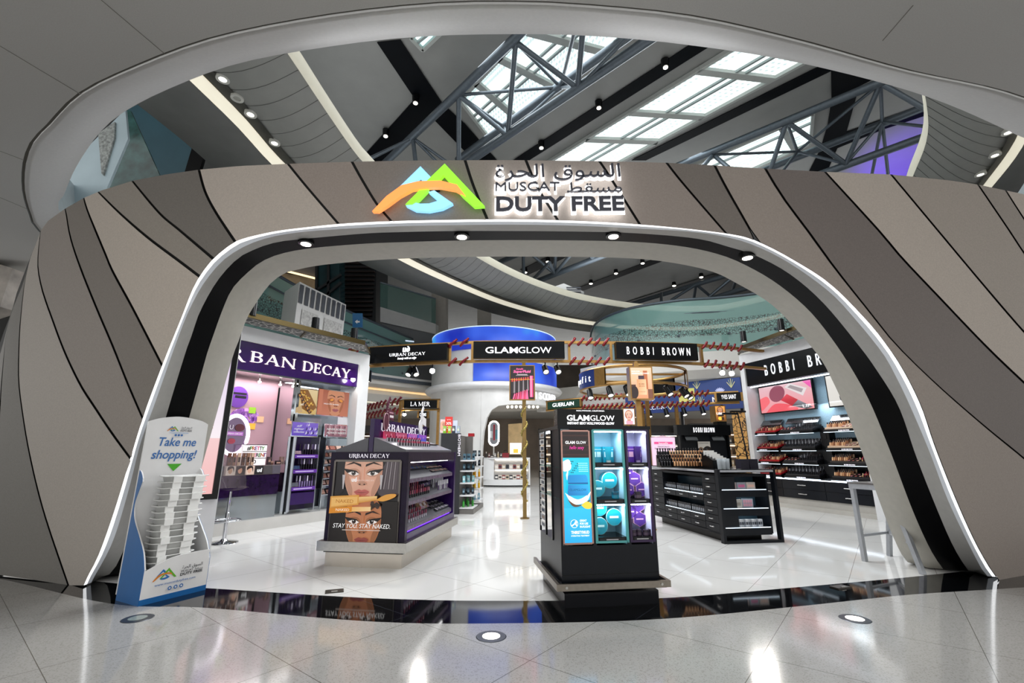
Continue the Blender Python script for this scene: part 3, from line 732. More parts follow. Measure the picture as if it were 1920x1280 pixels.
ob('ceiling', MB().plan(pq(pr_) + [(24, 15), (24, 48), (4.6, 48)], 4.25, 5.18).plan([(-5.3, 26), (-2, 28.5), (1.5, 28.5), (4.6, 26), (4.6, 48), (-5.3, 48)], 4.25, 5.18).plan([(-5.3, 48), (-24, 48), (-24, 11.5)] + pq(pl_), 4.25, 5.18), slabm, label='white upper floor slab above the back of the shop', kind='structure')
wb = MB().box(-24, 24, 40, 40.3, 0, 9)
ob('wall_back', wb, M('back_wall', '83766a', 0.6, noise=(0.6, 0.25)), label='far back wall of the shop', kind='structure')
ob('wall_left', MB().box(-15, -14.7, 11, 40, 4.2, 13), M('upper_wall', '6f7274', 0.6, noise=(1, 0.1)), label='upper side wall left of the atrium', kind='structure')
ob('wall_right', MB().box(19, 19.3, 9, 40, 4.2, 13), M('upper_wall'), label='upper side wall right of the atrium', kind='structure')
# stepped white fascias with warm coves under the slab
def fascia(name, plan, prof, mat_, label):
    p = smooth([(x, y, 0) for x, y in plan], 40)
    rows = [[q + Vector((0, dy, z)) for q in p] for dy, z in prof]
    return ob(name, MB().grid(rows, 'cfccc6', False), mat_, label=label, kind='structure')
fL = [(-11, 15.2), (-7.5, 19.0), (-4.2, 22.5), (-1.5, 24.0)]
fascia('trim_11', fL, [(0, 4.9), (0.2, 4.45), (1.4, 4.3), (1.4, 4.1), (1.7, 3.75), (2.4, 3.7)], slabm, 'stepped white bulkhead at the back left of the shop')
ob('trim_12', MB().grid([[q + Vector((0, 1.0, 4.32)) for q in smooth([(x, y, 0) for x, y in fL], 30)], [q + Vector((0, 1.38, 4.28)) for q in smooth([(x, y, 0) for x, y in fL], 30)]]), M('cove_amber', 'ffd9a0', 0.4, emit=0.8), label='warm cove light in the left bulkhead', kind='structure')
ob('trim_13', MB().grid([[q + Vector((0, 1.72, 3.74)) for q in smooth([(x, y, 0) for x, y in fL], 30)], [q + Vector((0, 2.0, 3.70)) for q in smooth([(x, y, 0) for x, y in fL], 30)]]), COVE, label='lower warm cove light in the left bulkhead', kind='structure')
ob('trim_14', MB().grid([[q + Vector((0, -0.05, 4.62)) for q in smooth([(x, y, 0) for x, y in fL], 30)], [q + Vector((0, 0.04, 4.80)) for q in smooth([(x, y, 0) for x, y in fL], 30)]]), M('vent_grey', '54595b', 0.5, noise=(30, 0.4)), label='grey slot vent along the left bulkhead', kind='structure')
fR = [(3.2, 21.0), (4.6, 18.9), (6.6, 17.6), (9.5, 16.4), (12.5, 14.2)]
fascia('trim_15', fR, [(0, 5.2), (0.0, 4.5), (0.35, 4.2), (1.6, 4.1), (1.7, 3.6), (2.6, 3.5)], slabm, 'stepped white bulkhead at the back right of the shop')
# --- things standing on the upper floor, each at its own distance
def solid(px, y, depth):
    return [(p.x, p.z) for p in (at_y(a, b, y) for a, b in px)], y, y + depth
def upper(name, label, cat, px, y, depth, mat_, kind=None):
    pts, y0, y1 = solid(px, y, depth)
    return ob(name, MB().prism(pts, y0, y1), mat_, label=label, cat=cat, kind=kind)
COLM = M('column_stone', '8a857e', 0.55, noise=(4, 0.06))
upper('column', 'grey stone column of the upper floor nearest the louvred tower', 'column', [(809, 640), (809, 500), (836, 508), (836, 640)], 26, 1.0, COLM)
upper('column', 'grey stone column rising behind the top of the blue screen', 'column', [(895, 640), (895, 545), (920, 550), (920, 640)], 27, 1.0, COLM)
upper('trim_16', 'grey beam joining the two upper columns', None, [(836, 508), (895, 545), (895, 568), (836, 540)], 26.8, 0.8, COLM, 'structure')
tw = thing('louvred_tower', 'dark louvred tower standing on the upper floor', 'tower', FLOOR0)
pts, y0, y1 = solid([(640, 600), (640, 440), (706, 440), (704, 640)], 24.5, 2.5)
ob('core', MB().prism(pts, y0, y1), M('tower_core', '10161a', 0.4, noise=(3, 0.2)), tw)
x0, x1 = pts[0][0] - .12, pts[2][0] + .12
for k in range(26):
    z = 6.2 + k * 0.26
    ob('louvre', MB().box(x0, x1, y0 - .25, y0 - .02, z, z + .07), M('louvre_brown', '2b211f', 0.5, noise=(5, 0.2)), tw)
gb = thing('glazed_pavilion', 'dark glazed pavilion left of the louvred tower', 'pavilion', FLOOR0)
pts, y0, y1 = solid([(592, 600), (594, 494), (636, 460), (636, 600)], 21.6, 0.8)
ob('glass_wall', MB().prism(pts, y0, y1), M('pavilion_glass', '20383c', 0.08, noise=(1, 0.3)), gb)
for a, b in (((594, 494), (640, 462)), ((592, 545), (640, 515)), ((616, 600), (616, 478)), ((593, 600), (594, 494)), ((592, 570), (640, 530))):
    ob('mullion', MB().bar(at_y(*a, 21.5), at_y(*b, 21.5), .12, .12), M('mullion_dark', '15181b', 0.5), gb)
upper('wall_left', 'grey upper wall above the warm light line', None, [(515, 504), (560, 476), (594, 487), (594, 520)], 22, 0.4, M('upper_wall_warm', '726d6b', 0.6, noise=(2, 0.05)), 'structure')
upper('trim_17', 'warm light line under the grey upper wall', None, [(517, 501), (632, 530), (632, 533), (517, 504)], 21.8, 0.1, M('warm_line', 'ffe2b0', 0.4, emit=1.6), 'structure')
upper('wall_left', 'beige lit room front behind the left balustrade', None, [(500, 560), (515, 504), (596, 525), (596, 590)], 22.4, 0.3, M('room_beige', '8d7d66', 0.6, emit=0.12, noise=(2, 0.3)), 'structure')
cn = thing('striped_kiosk', 'white kiosk with dark vertical stripes at the upper balustrade', 'kiosk', Frame(0, 0, 0))
A_, B_, C_, D_ = at_y(562, 528, 13.2), at_y(649, 571, 15.5), at_y(642, 634, 15.5), at_y(552, 606, 13.2)
bk = Vector((-0.9, 0.9, 0))
ob('body', MB().hexa([A_, B_, C_, D_], [A_ + bk, B_ + bk, C_ + bk, D_ + bk]), M('kiosk_white', 'b9b9b7', 0.5, noise=(4, 0.03)), cn)
ft = Vector((0.02, -0.02, 0))
for k in range(9):
    u0, u1 = (k + .12) / 9, (k + .78) / 9
    e = lambda u, v: (A_ * (1 - u) + B_ * u) * (1 - v) + (D_ * (1 - u) + C_ * u) * v + ft
    ob('stripe', MB().ngon([e(u0, .05), e(u1, .05), e(u1, .5), e(u0, .5)]), M('stripe_slate', '3c3f45', 0.5, noise=(6, 0.1)), cn)
for u0, u1 in ((.1, .42), (.55, .95)):
    ob('perforated_panel', MB().ngon([e(u0, .62), e(u1, .62), e(u1, .98), e(u0, .98)]), M('perforated', 'a3a29f', 0.5, noise=(14, 0.3)), cn)
bc = thing('upper_balcony', 'white balcony with glass rail jutting out right of the louvred tower', 'balcony', FLOOR0)
q = [at_y(713, 575, 24), at_y(817, 607, 25.5), at_y(817, 626, 25.5), at_y(713, 603, 24)]
bk = Vector((0.1, 0.4, 0))
ob('fascia', MB().hexa(q, [p + bk for p in q]), M('balcony_white', 'a9a8a6', 0.5, noise=(3, 0.04)), bc)
g = [at_y(713, 529, 24), at_y(817, 560, 25.5), at_y(817, 607, 25.5), at_y(713, 575, 24)]
ob('glass_rail', MB().hexa(g, [p + Vector((-.03, .05, 0)) for p in g]), M('rail_glass', '4f6f68', 0.08, alpha=0.6), bc)
ob('handrail', MB().tube([g[0], g[1]], .05, 8), DSTEEL, bc)
ob('support_wall', MB().hexa([p + bk * .45 for p in q[3:1:-1]] + [Vector(((p + bk * .45).x, (p + bk * .45).y, 5.18)) for p in q[2:]], [p + bk * .6 for p in q[3:1:-1]] + [Vector(((p + bk * .6).x, (p + bk * .6).y, 5.18)) for p in q[2:]]), M('support_grey', '5c5e60', .6, noise=(2, .05)), bc)
g2 = [at_y(713, 529, 24), at_y(717, 532, 24.5), at_y(717, 578, 24.5), at_y(713, 575, 24)]
ob('glass_return', MB().hexa(g2, [p + Vector((.02, .05, 0)) for p in g2]), M('rail_glass'), bc)
us = upper('direction_sign', 'small blue direction sign with an arrow on the upper floor', 'sign', [(661, 587), (679, 587), (679, 613), (661, 613)], 17, .08, M('sign_blue', '1e5f8f', 0.4))
p = at_y(670, 603, 16.98)
ob('arrow', MB().prism([(p.x - .09, p.z), (p.x, p.z + .08), (p.x, p.z + .03), (p.x + .09, p.z + .03), (p.x + .09, p.z - .03), (p.x, p.z - .03), (p.x, p.z - .08)], 16.97, 16.99, 'dddddd'), PAINT, us)
av = upper('air_handler', 'white louvred air unit on top of the curved balcony', 'air unit', [(1022, 560), (1030, 540), (1057, 531), (1095, 547), (1095, 566), (1050, 575)], 22.8, 1.6, M('kiosk_white'))
p0, p1 = at_y(1062, 538, 22.77), at_y(1090, 562, 22.77)
for k in range(6):
    z = p1.z + .05 + (p0.z - p1.z) * k / 6
    ob('grille_slat', MB().box(p0.x, p1.x, 22.72, 22.79, z, z + .05), M('stripe_slate'), av)
ws = upper('upper_shop_sign', 'small lit white letter sign behind the left upper glass', 'sign', [(760, 637), (776, 639), (776, 641), (760, 639.5)], 21.5, .05, M('dim_sign', 'c8d8e8', .4, emit=.7))
# perforated white gusset, teal glass and pale wall left of the opening
tri = upper('wall_left', 'pale blue curved wall at the left end of the oval opening', None, [(120, 400), (128, 320), (170, 270), (235, 205), (240, 260), (192, 372)], 8.2, .05, M('pale_blue_wall', 'a9bcc4', 0.5, noise=(2, 0.05)), 'structure')
upper('gusset_panel', 'white perforated triangular panel at the left end of the oval opening', 'panel', [(184, 250), (215, 228), (214, 258), (193, 328), (190, 325)], 8.16, .045, M('gusset_dots', '8d9290', 0.6, noise=(22, 0.45)))
upper('glass_screen', 'tall teal glass screen beside the perforated panel at left', 'screen', [(190, 385), (194, 358), (238, 206), (245, 208), (300, 330), (302, 700), (192, 700)], 9.0, .04, M('teal_screen', '335a58', 0.1, noise=(4, 0.5)))
upper('wall_left', 'dark teal side wall of the atrium behind the tall glass screen', None, [(236, 330), (240, 205), (330, 160), (378, 230), (345, 330)], 11, .3, M('teal_wall', '2c4e5a', 0.5, noise=(1, 0.15)), 'structure')
upper('trim_18', 'black slot at the end of the dark teal wall', None, [(345, 326), (374, 229), (396, 245), (372, 326)], 10.9, .1, M('lining_black'), 'structure')
# far hall on the left edge of the picture
upper('wall_left', 'marble clad wall end at the far left of the hall', None, [(-80, 470), (24, 503), (0, 575), (-80, 600)], 9.0, .4, M('marble', 'b5aea6', 0.4, noise=(2.5, 0.35)), 'structure')
upper('trim_19', 'bright daylight slot beside the marble clad wall end', None, [(19, 518), (46, 522), (38, 544), (14, 536)], 10.2, .2, M('daylight_slot', 'fff4e0', 0.4, emit=1.3), 'structure')
upper('wall_left', 'grey bulkhead under the daylight slot', None, [(-80, 540), (40, 540), (24, 582), (-80, 560)], 10.4, .4, GREY, 'structure')
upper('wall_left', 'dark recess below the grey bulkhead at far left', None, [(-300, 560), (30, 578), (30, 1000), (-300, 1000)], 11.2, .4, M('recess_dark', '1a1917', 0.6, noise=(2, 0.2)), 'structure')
pp = at_z(1700, 290, 13)
spot_light('purple_wash', (pp.x + .3, pp.y + 2.0, 9.2), (pp.x + .6, pp.y + .2, 13), 1500, 75, 0.8, (0.16, 0.04, 1.0), .2)
# ================================================================ SHARED BUILDERS FOR THE SHOP
class Art:
    """flat print: coloured shapes laid on a panel; u 0..asp to the right, v 0..1 up"""
    def __init__(s, x0, x1, z0, z1, y, mb=None, m=None):
        s.mb = mb or MB(m)
        s.x0, s.z0, s.k, s.y, s.asp, s.n = x0, z0, z1 - z0, y, (x1 - x0) / (z1 - z0), 0
    def P(s, u, v):
        return Vector((s.x0 + u * s.k, s.y - 0.0007 * s.n, s.z0 + v * s.k))
    def poly(s, pts, col):
        s.n += 1
        pts = [(min(max(u, 0), s.asp), min(max(v, 0), 1)) for u, v in pts]
        s.mb.ngon([s.P(u, v) for u, v in pts], col)
    def rect(s, u0, u1, v0, v1, col): s.poly([(u0, v0), (u1, v0), (u1, v1), (u0, v1)], col)
    def bg(s, bot, top=None):
        s.rect(0, s.asp, 0, 1, [bot, bot, top or bot, top or bot] if top else bot)
    def grad(s, u0, u1, v0, v1, bot, top): s.rect(u0, u1, v0, v1, [bot, bot, top, top])
    def ell(s, cu, cv, ru, rv, col, rot=0, a0=0, a1=360, n=22):
        c, t = math.cos(math.radians(rot)), math.sin(math.radians(rot))
        p = []
        for k in range(n + (a1 - a0 < 360)):
            a = math.radians(a0 + (a1 - a0) * k / n)
            x, y = ru * math.cos(a), rv * math.sin(a)
            p.append((cu + x * c - y * t, cv + x * t + y * c))
        s.poly(p, col)
    def curve(s, pts, col, n=20):
        q = smooth([(u, v, 0) for u, v in pts] + [(pts[0][0], pts[0][1], 0)], n * 2)
        s.poly([(p.x, p.y) for p in q[:-1]], col)
    def line(s, pts, w, col):
        for a, b in zip(pts, pts[1:]):
            d = Vector((b[0] - a[0], b[1] - a[1])); d.normalize()
            x, y = -d.y * w / 2, d.x * w / 2
            s.poly([(a[0] + x, a[1] + y), (a[0] - x, a[1] - y), (b[0] - x, b[1] - y), (b[0] + x, b[1] + y)], col)
    def text(s, t, u, v, h, col='ffffff', **kw):
        s.n += 2
        p = s.P(u, v)
        if 'width' in kw: kw['width'] *= s.k
        s.mb.text(t, p.x, p.z, h * s.k, p.y, 0.001, col, **kw)
def face(a, cx, cy, w, skin, shade, lip, hair=None, brow='20140f', iris='3a2a1c', wing=True, closed=False):
    """a printed face; w is half its width"""
    F_ = lambda x, y: (cx + x * w, cy + y * w)
    if hair: a.ell(cx, cy + .25 * w, 1.28 * w, 1.55 * w, hair)
    a.poly([F_(-.5, -1), F_(.5, -1), F_(.62, -1.9), F_(-.62, -1.9)], shade)
    a.curve([F_(-1, .35), F_(-.92, 1.0), F_(-.5, 1.4), F_(0, 1.5), F_(.5, 1.4), F_(.92, 1.0), F_(1, .35), F_(.9, -.35), F_(.6, -.95), F_(.22, -1.28), F_(-.22, -1.28), F_(-.6, -.95), F_(-.9, -.35)], skin)
    for q in (-1, 1):
        a.curve([F_(q * .98, .3), F_(q * .86, -.4), F_(q * .55, -.95), F_(q * .5, -.6), F_(q * .68, -.1), F_(q * .8, .3)], shade)
        a.ell(*F_(q * .5, .22), .34 * w, .2 * w, shade)
        if closed:
            a.curve([F_(q * .2, .2), F_(q * .5, .08), F_(q * .84, .2), F_(q * .5, .13)], '2a1710')
        else:
            a.curve([F_(q * .2, .16), F_(q * .38, .3), F_(q * .58, .32), F_(q * .8, .2), F_(q * .6, .1), F_(q * .36, .09)], 'f2eae6')
            a.ell(*F_(q * .5, .2), .115 * w, .115 * w, iris)
            a.ell(*F_(q * .5, .2), .055 * w, .055 * w, '080606')
            a.ell(*F_(q * .53, .24), .025 * w, .025 * w, 'ffffff')
            a.poly([F_(q * .18, .15), F_(q * .36, .31), F_(q * .58, .35), F_(q * (1.08 if wing else .86), .42 if wing else .26), F_(q * .82, .2), F_(q * .58, .28), F_(q * .38, .25)], '120c0a')
        a.poly([F_(q * .12, .5), F_(q * .5, .66), F_(q * .98, .56), F_(q * .55, .74), F_(q * .14, .62)], brow)
    a.poly([F_(-.13, .3), F_(-.2, -.28), F_(-.08, -.3)], shade)
    a.curve([F_(-.26, -.3), F_(-.12, -.2), F_(0, -.16), F_(.12, -.2), F_(.26, -.3), F_(.12, -.38), F_(-.12, -.38)], shade)
    for q in (-1, 1): a.ell(*F_(q * .12, -.33), .05 * w, .03 * w, '3a1c14')
    a.curve([F_(-.4, -.68), F_(-.16, -.57), F_(0, -.61), F_(.16, -.57), F_(.4, -.68), F_(.2, -.84), F_(0, -.88), F_(-.2, -.84)], lip)
    a.poly([F_(-.38, -.69), F_(0, -.71), F_(.38, -.69), F_(0, -.735)], '5a1c1c')
    a.poly([F_(-.04, .5), F_(.06, .5), F_(.07, -.1), F_(0, -.14)], [skin, skin, 'ffffff', skin] if False else skin)
LOGO = {'b': [[(.13, .16), (.403, .465), (.51, .343), (.46, .29), (.403, .354), (.30, .27)], [(.54, .215), (.713, .08), (.62, .03), (.5, .008), (.38, .02), (.29, .07), (.36, .10), (.42, .085), (.5, .085), (.585, .112), (.49, .2)]],
        'g': [[(.46, .29), (.629, .473), (1.0, .035), (.91, .03), (.80, .14), (.624, .358), (.565, .287)], [(.41, .21), (.29, .072), (.35, .075), (.41, .115), (.495, .215)]],
        'o': [[(0, .003), (.12, .15), (.25, .255), (.4, .29), (.6, .29), (.75, .245), (.83, .13), (.74, .19), (.6, .223), (.48, .223), (.35, .207), (.24, .143), (.14, .06), (.055, 0)]]}
AR1 = '\uFE93\uFEAE\uFEA4\uFEDF\uFE8D \uFED5\uFEEE\uFEB4\uFEDF\uFE8D'
AR2 = '\uFEC2\uFED8\uFEB4\uFEE3'
def logo_art(a, u, v, w, dark='2a2a30'):
    """small printed mark with its three lines of lettering; w is the whole width"""
    k = w * .46
    for key, col in (('b', '2f6fb5'), ('g', '5fae2c'), ('o', 'd9822b')):
        for pl in LOGO[key]: a.poly([(u + x * k, v + y * k) for x, y in pl], col)
    a.text('DUTY FREE', u + w * .76, v + k * .02, k * .115, dark, bold=.02, width=w * .46)
    a.text('MUSCAT', u + w * .66, v + k * .17, k * .08, dark, width=w * .24)
    a.text(AR2, u + w * .90, v + k * .17, k * .085, dark, width=w * .17)
    a.text(AR1, u + w * .76, v + k * .32, k * .14, dark, width=w * .42)
# ---- small goods: one mesh per kind and colour, every piece its own object
PM = {}
def prod_mesh(kind, c1, c2):
    key = (kind, c1, c2)
    if key in PM: return PM[key]
    m = MB()
    if kind == 'lipstick': m.lathe([(.011, 0), (.011, .035), (.009, .035), (.009, .078), (.008, .08)], n=8, col=[c1, c1, c2, c2])
    elif kind == 'lipstick_tester': m.lathe([(.011, 0), (.011, .045), (.007, .045), (.007, .06), (.003, .072)], n=8, col=[c1, c1, c2, c2])
    elif kind == 'foundation_bottle': m.lathe([(.018, 0), (.019, .07), (.012, .078), (.012, .082), (.0135, .082), (.0135, .12), (.012, .122)], n=10, col=[c1, c1, c1, c2, c2, c2])
    elif kind == 'cream_jar': m.lathe([(.034, 0), (.036, .006), (.036, .034), (.031, .037), (.037, .037), (.037, .062), (.035, .065)], n=16, col=[c1, c1, c1, c2, c2, c2])
    elif kind == 'cream_tube': m.lathe([(.024, 0), (.024, .02), (.028, .022)], n=12, col=[c2, c2]); m.grid([[(.028 * math.cos(a) * (1 + .35 * t), .028 * math.sin(a) * (1 - t) + 0.0, .022 + .14 * t) for a in [2 * math.pi * k / 12 for k in range(12)]] for t in (0, .25, .5, .75, 1)], c1, True, True)
    elif kind == 'carton': m.box(-.03, .03, -.03, .03, 0, .15, c1); m.box(-.022, .022, -.031, -.0302, .05, .10, c2); m.box(-.0302, .0302, -.0304, -.03, .12, .125, c2)
    elif kind == 'small_carton': m.box(-.022, .022, -.016, .016, 0, .075, c1); m.box(-.015, .015, -.0168, -.0162, .02, .05, c2)
    elif kind == 'flat_box': m.box(-.055, .055, -.02, .02, 0, .075, c1); m.box(-.04, .04, -.021, -.0204, .02, .05, c2)
    elif kind == 'makeup_palette':
        m.box(-.06, .06, -.008, .008, 0, .085, c1)
        for i in range(4):
            for j in range(2): m.box(-.05 + i * .026, -.05 + i * .026 + .021, -.0095, -.0085, .012 + j * .034, .04 + j * .034, c2)
    elif kind == 'compact': m.box(-.03, .03, -.03, .03, 0, .014, c1); m.box(-.025, .025, -.025, .025, .0142, .016, c2)
    elif kind == 'pencil': m.tube([(0, 0, 0), (0, 0, .12)], .005, 6, c1); m.lathe([(.005, .12), (.001, .135)], n=6, col=c2)
    elif kind == 'mascara': m.lathe([(.009, 0), (.009, .06), (.008, .062), (.0095, .064), (.0085, .125)], n=8, col=[c1, c1, c2, c2])
    elif kind == 'pump_bottle': m.lathe([(.026, 0), (.028, .01), (.028, .12), (.012, .135), (.012, .15), (.018, .15), (.016, .19)], n=12, col=[c1, c1, c1, c2, c2, c2])
    elif kind == 'round_tin': m.lathe([(.088, 0), (.09, .004), (.09, .016), (.086, .02), (.001, .021)], n=30, col=[c1, c1, c2, c1], axis='y', smooth=False); m.lathe([(.09, 0), (.09, -.09)], n=30, col=c1, axis='y'); m.box(-.05, .05, -.0225, -.0215, -.01, .012, c2)
    elif kind == 'hexagon_box': m.prism([(.09 * math.cos(math.radians(60 * k + 30)), .09 * math.sin(math.radians(60 * k + 30))) for k in range(6)], -.02, .09, c2); m.prism([(.083 * math.cos(math.radians(60 * k + 30)), .083 * math.sin(math.radians(60 * k + 30))) for k in range(6)], -.022, -.0195, c1); m.box(-.045, .045, -.0235, -.0225, -.006, .008, c2)
    me = ob(kind, m, GLOSS)
    PM[key] = me.data
    bpy.data.objects.remove(me)
    return PM[key]
def prod(kind, c1, c2, fr, x, y, z, label, group, cat=None, tilt=0.0, turn=0.0, s=1.0, sz=None, roll=0.0):
    o = bpy.data.objects.new(kind, prod_mesh(kind, c1, c2))
    COL.objects.link(o)
    o.location = fr.w(x, y, z + .0015)
    o.rotation_euler = (math.radians(tilt), math.radians(roll), fr.rz + math.radians(turn))
    if tilt:
        o.rotation_mode = 'QUATERNION'
        o.rotation_quaternion = Matrix.Rotation(fr.rz + math.radians(turn), 4, 'Z').to_quaternion() @ Matrix.Rotation(math.radians(tilt), 4, 'X').to_quaternion()
    o.scale = (s, s, sz or s)
    tag(o, label, cat or kind.replace('_', ' '), group)
    return o
def track_spot(fr, x, y, z, aim, label, group=None, s=1.0, drop=.12, bright=False, power=0):
    """black can spotlight on a short stem; (x, y, z) is its fixing point, aim a local target"""
    p = fr.w(x, y, z)
    g = Frame(p.x, p.y, math.degrees(fr.rz), p.z)
    t = thing('track_spotlight', label, 'spotlight', g, group)
    ob('stem', MB().tube([(0, 0, 0), (0, 0, -drop)], .012 * s, 6), BLACK, t)
    d = (Vector(aim) - Vector((x, y, z - drop))).normalized()
    rot = d.to_track_quat('-Z', 'Y').to_matrix().to_4x4()
    mm = Matrix.Translation((0, 0, -drop)) @ rot
    ob('can', MB(mm).lathe([(.05 * s, .10 * s), (.055 * s, .08 * s), (.06 * s, -.11 * s), (.05 * s, -.11 * s), (.045 * s, -.07 * s)], n=16), BLACK, t)
    ob('lens', MB(mm).lathe([(.001, -.095 * s), (.048 * s, -.09 * s)], n=16), STAR if bright else LAMP, t)
    if power:
        q = g.w(*(mm @ Vector((0, 0, -.14 * s))))
        spot_light('spot_beam', q, fr.w(*aim), power, 70)
    return t
def can_light(p, label, group=None, s=1.0):
    g = Frame(p.x, p.y, 0, p.z)
    t = thing('cylinder_downlight', label, 'downlight', g, group)
    ob('can', MB().lathe([(.001, .30 * s), (.075 * s, .30 * s), (.08 * s, 0), (.06 * s, 0), (.055 * s, .05 * s)], n=18), BLACK, t)
    ob('lens', MB().lathe([(.001, .015), (.06 * s, .012)], n=16), LAMP, t)
    return t
def garland(pts, label, group=None, r=.03, turns=8, gap=0.5, mat_=None, amp=.05, name='tinsel_garland'):
    """tinsel wound round a rail in separate wraps, one mesh"""
    mb = MB()
    q = resample([Vector(p) for p in pts], turns * 10 + 1)
    for k in range(turns):
        seg = []
        for i in range(8):
            j = k * 10 + i
            t = (q[min(j + 1, len(q) - 1)] - q[max(j - 1, 0)]).normalized()
            u = t.cross(Vector((0, 0, 1))).normalized()
            w_ = u.cross(t)
            f = i / 7 - .5
            sg = 1 if u.y > 0 else -1
            seg.append(q[j] + w_ * f * 2.1 * amp - u * sg * amp * (.75 + .35 * math.cos(f * math.pi)) + Vector((0, 0, random.uniform(-.006, .006))))
        mb.tube(seg, [r * random.uniform(.75, 1.15) for _ in seg], 7, '6e1119')
    return ob(name, mb, mat_ or TINSEL, label=label, cat='garland', group=group)
# ================================================================ ON THE FACADE
def facade_frame(px, py, off):
    p = on_facade(px, py, off)
    a = math.degrees(math.atan2(S(p.x + .5, p.z) - S(p.x - .5, p.z), 1.0))
    return Frame(p.x, p.y, a, p.z)
fl_ = facade_frame(700, 400, -0.07)
W_ = fl_.W(909, 396)[0]
lg = thing('logo_sign', 'lit mountain shaped logo in blue, green and orange above the arch', 'sign', fl_)
for nm, key, y, col, e in (('blue_mark', 'b', 0, '8fd0ff', 1.1), ('green_mark', 'g', -.02, '93e83a', .95), ('orange_arc', 'o', -.04, 'ff9a52', 1.0)):
    m_ = MB()
    for pl in LOGO[key]: m_.prism([(u * W_, v * W_) for u, v in pl], y, y + .05)
    ob(nm, m_, M('logo_' + nm, col, .4, emit=e), lg)
ob('light_box', MB().box(.42 * W_, .58 * W_, .01, .07, .235 * W_, .28 * W_), BLACK, lg)
fs_ = facade_frame(928, 398, -0.075)
hx, hz = fs_.W(1170, 366)
LET = M('letter_slate', '4a4c58', .4, noise=(20, .04))
HALO = M('letter_halo', 'ffffff', .4, emit=3.0)
def halo_text(nm, label, t, px0, px1, pb, pt, bold=0.0, y=0.0):
    x0, z0 = fs_.W(px0, pb); x1, z1 = fs_.W(px1, pt)
    g = fs_.sub((x0 + x1) / 2, 0, 0, z0)
    th = thing(nm, label, 'lettering', g)
    ob('letter_faces', MB().text(t, 0, 0, z1 - z0, 0, .02, '4a4c58', bold=bold, width=x1 - x0), LET, th)
    ob('back_light', MB().text(t, 0, -.012, z1 - z0 + .014, .045, .012, 'ffffff', bold=bold + .022, width=x1 - x0 + .03), HALO, th)
halo_text('lit_lettering', 'halo lit DUTY FREE lettering over the arch, lowest line of the sign', 'DUTY FREE', 930, 1169, 395, 368, .03)
halo_text('lit_lettering', 'thin halo lit MUSCAT lettering over the arch, middle line', 'MUSCAT', 929, 1049, 358, 341)
halo_text('lit_lettering', 'short Arabic lettering beside the word MUSCAT over the arch', AR2, 1063, 1165, 360, 342)
halo_text('lit_lettering', 'large Arabic lettering, top line of the sign over the arch', AR1, 929, 1162, 332, 307)
# downlights let into the black lining of the arch
for x, y, of_ in ((574, 454, .365), (866, 441, .39), (1150, 440, .35), (1401, 480, .35)):
    p = on_facade(x, y, of_)
    g = Frame(p.x, p.y, 0, p.z)
    wh = 'leftmost' if x < 600 else 'second from left' if x < 900 else 'third from left' if x < 1200 else 'rightmost'
    t = thing('arch_downlight', '%s of the four round downlights in the black arch lining' % wh, 'downlight', g, 'downlights in the arch lining')
    ob('bezel', MB().lathe([(.055, .06), (.058, -.025), (.085, -.02), (.09, .05)], n=20), BLACK, t)
    ob('lens', MB().lathe([(.001, -.045), (.055, -.03), (.057, .02)], n=18), LAMP, t)
    spot_light('arch_beam', (p.x, p.y, p.z - .08), (p.x, p.y, 0), 45, 50)
for x, y, on in ((258, 1159, 0), (921, 1193, 1), (1603, 1160, 1)):
    p = at_z(x, y)
    wh = 'unlit one beside the tote stand' if x < 600 else 'in the middle of the entrance' if x < 1200 else 'right of the entrance'
    t = thing('floor_uplight', 'round uplight let into the grey hall floor, %s' % wh, 'uplight', Frame(p.x, p.y, 0, 0))
    ob('bezel', MB().lathe([(.065, .004), (.115, .003), (.12, 0.0)], n=28), M('uplight_bezel', '3a3f47', .3, .5), t)
    ob('lens', MB().lathe([(.001, .006), (.07, .005)], n=24), M('uplight_on', 'fffaf0', .3, emit=4) if on else M('uplight_off', '7f8b88', .15), t)
for x, y, wh in ((627, 1109, 'left'), (1575, 1101, 'right')):
    p = at_z(x, y)
    t = thing('floor_box', 'small steel floor box at the edge of the black threshold, %s of the entrance' % wh, 'floor box', Frame(p.x, p.y, 20, 0))
    ob('lid', MB().box(-.09, .09, -.05, .05, 0, .012), M('floor_box_lid', '4b4741', .3, .7), t)
    ob('handle', MB().box(-.03, .03, -.045, -.03, .012, .02), STEEL, t)
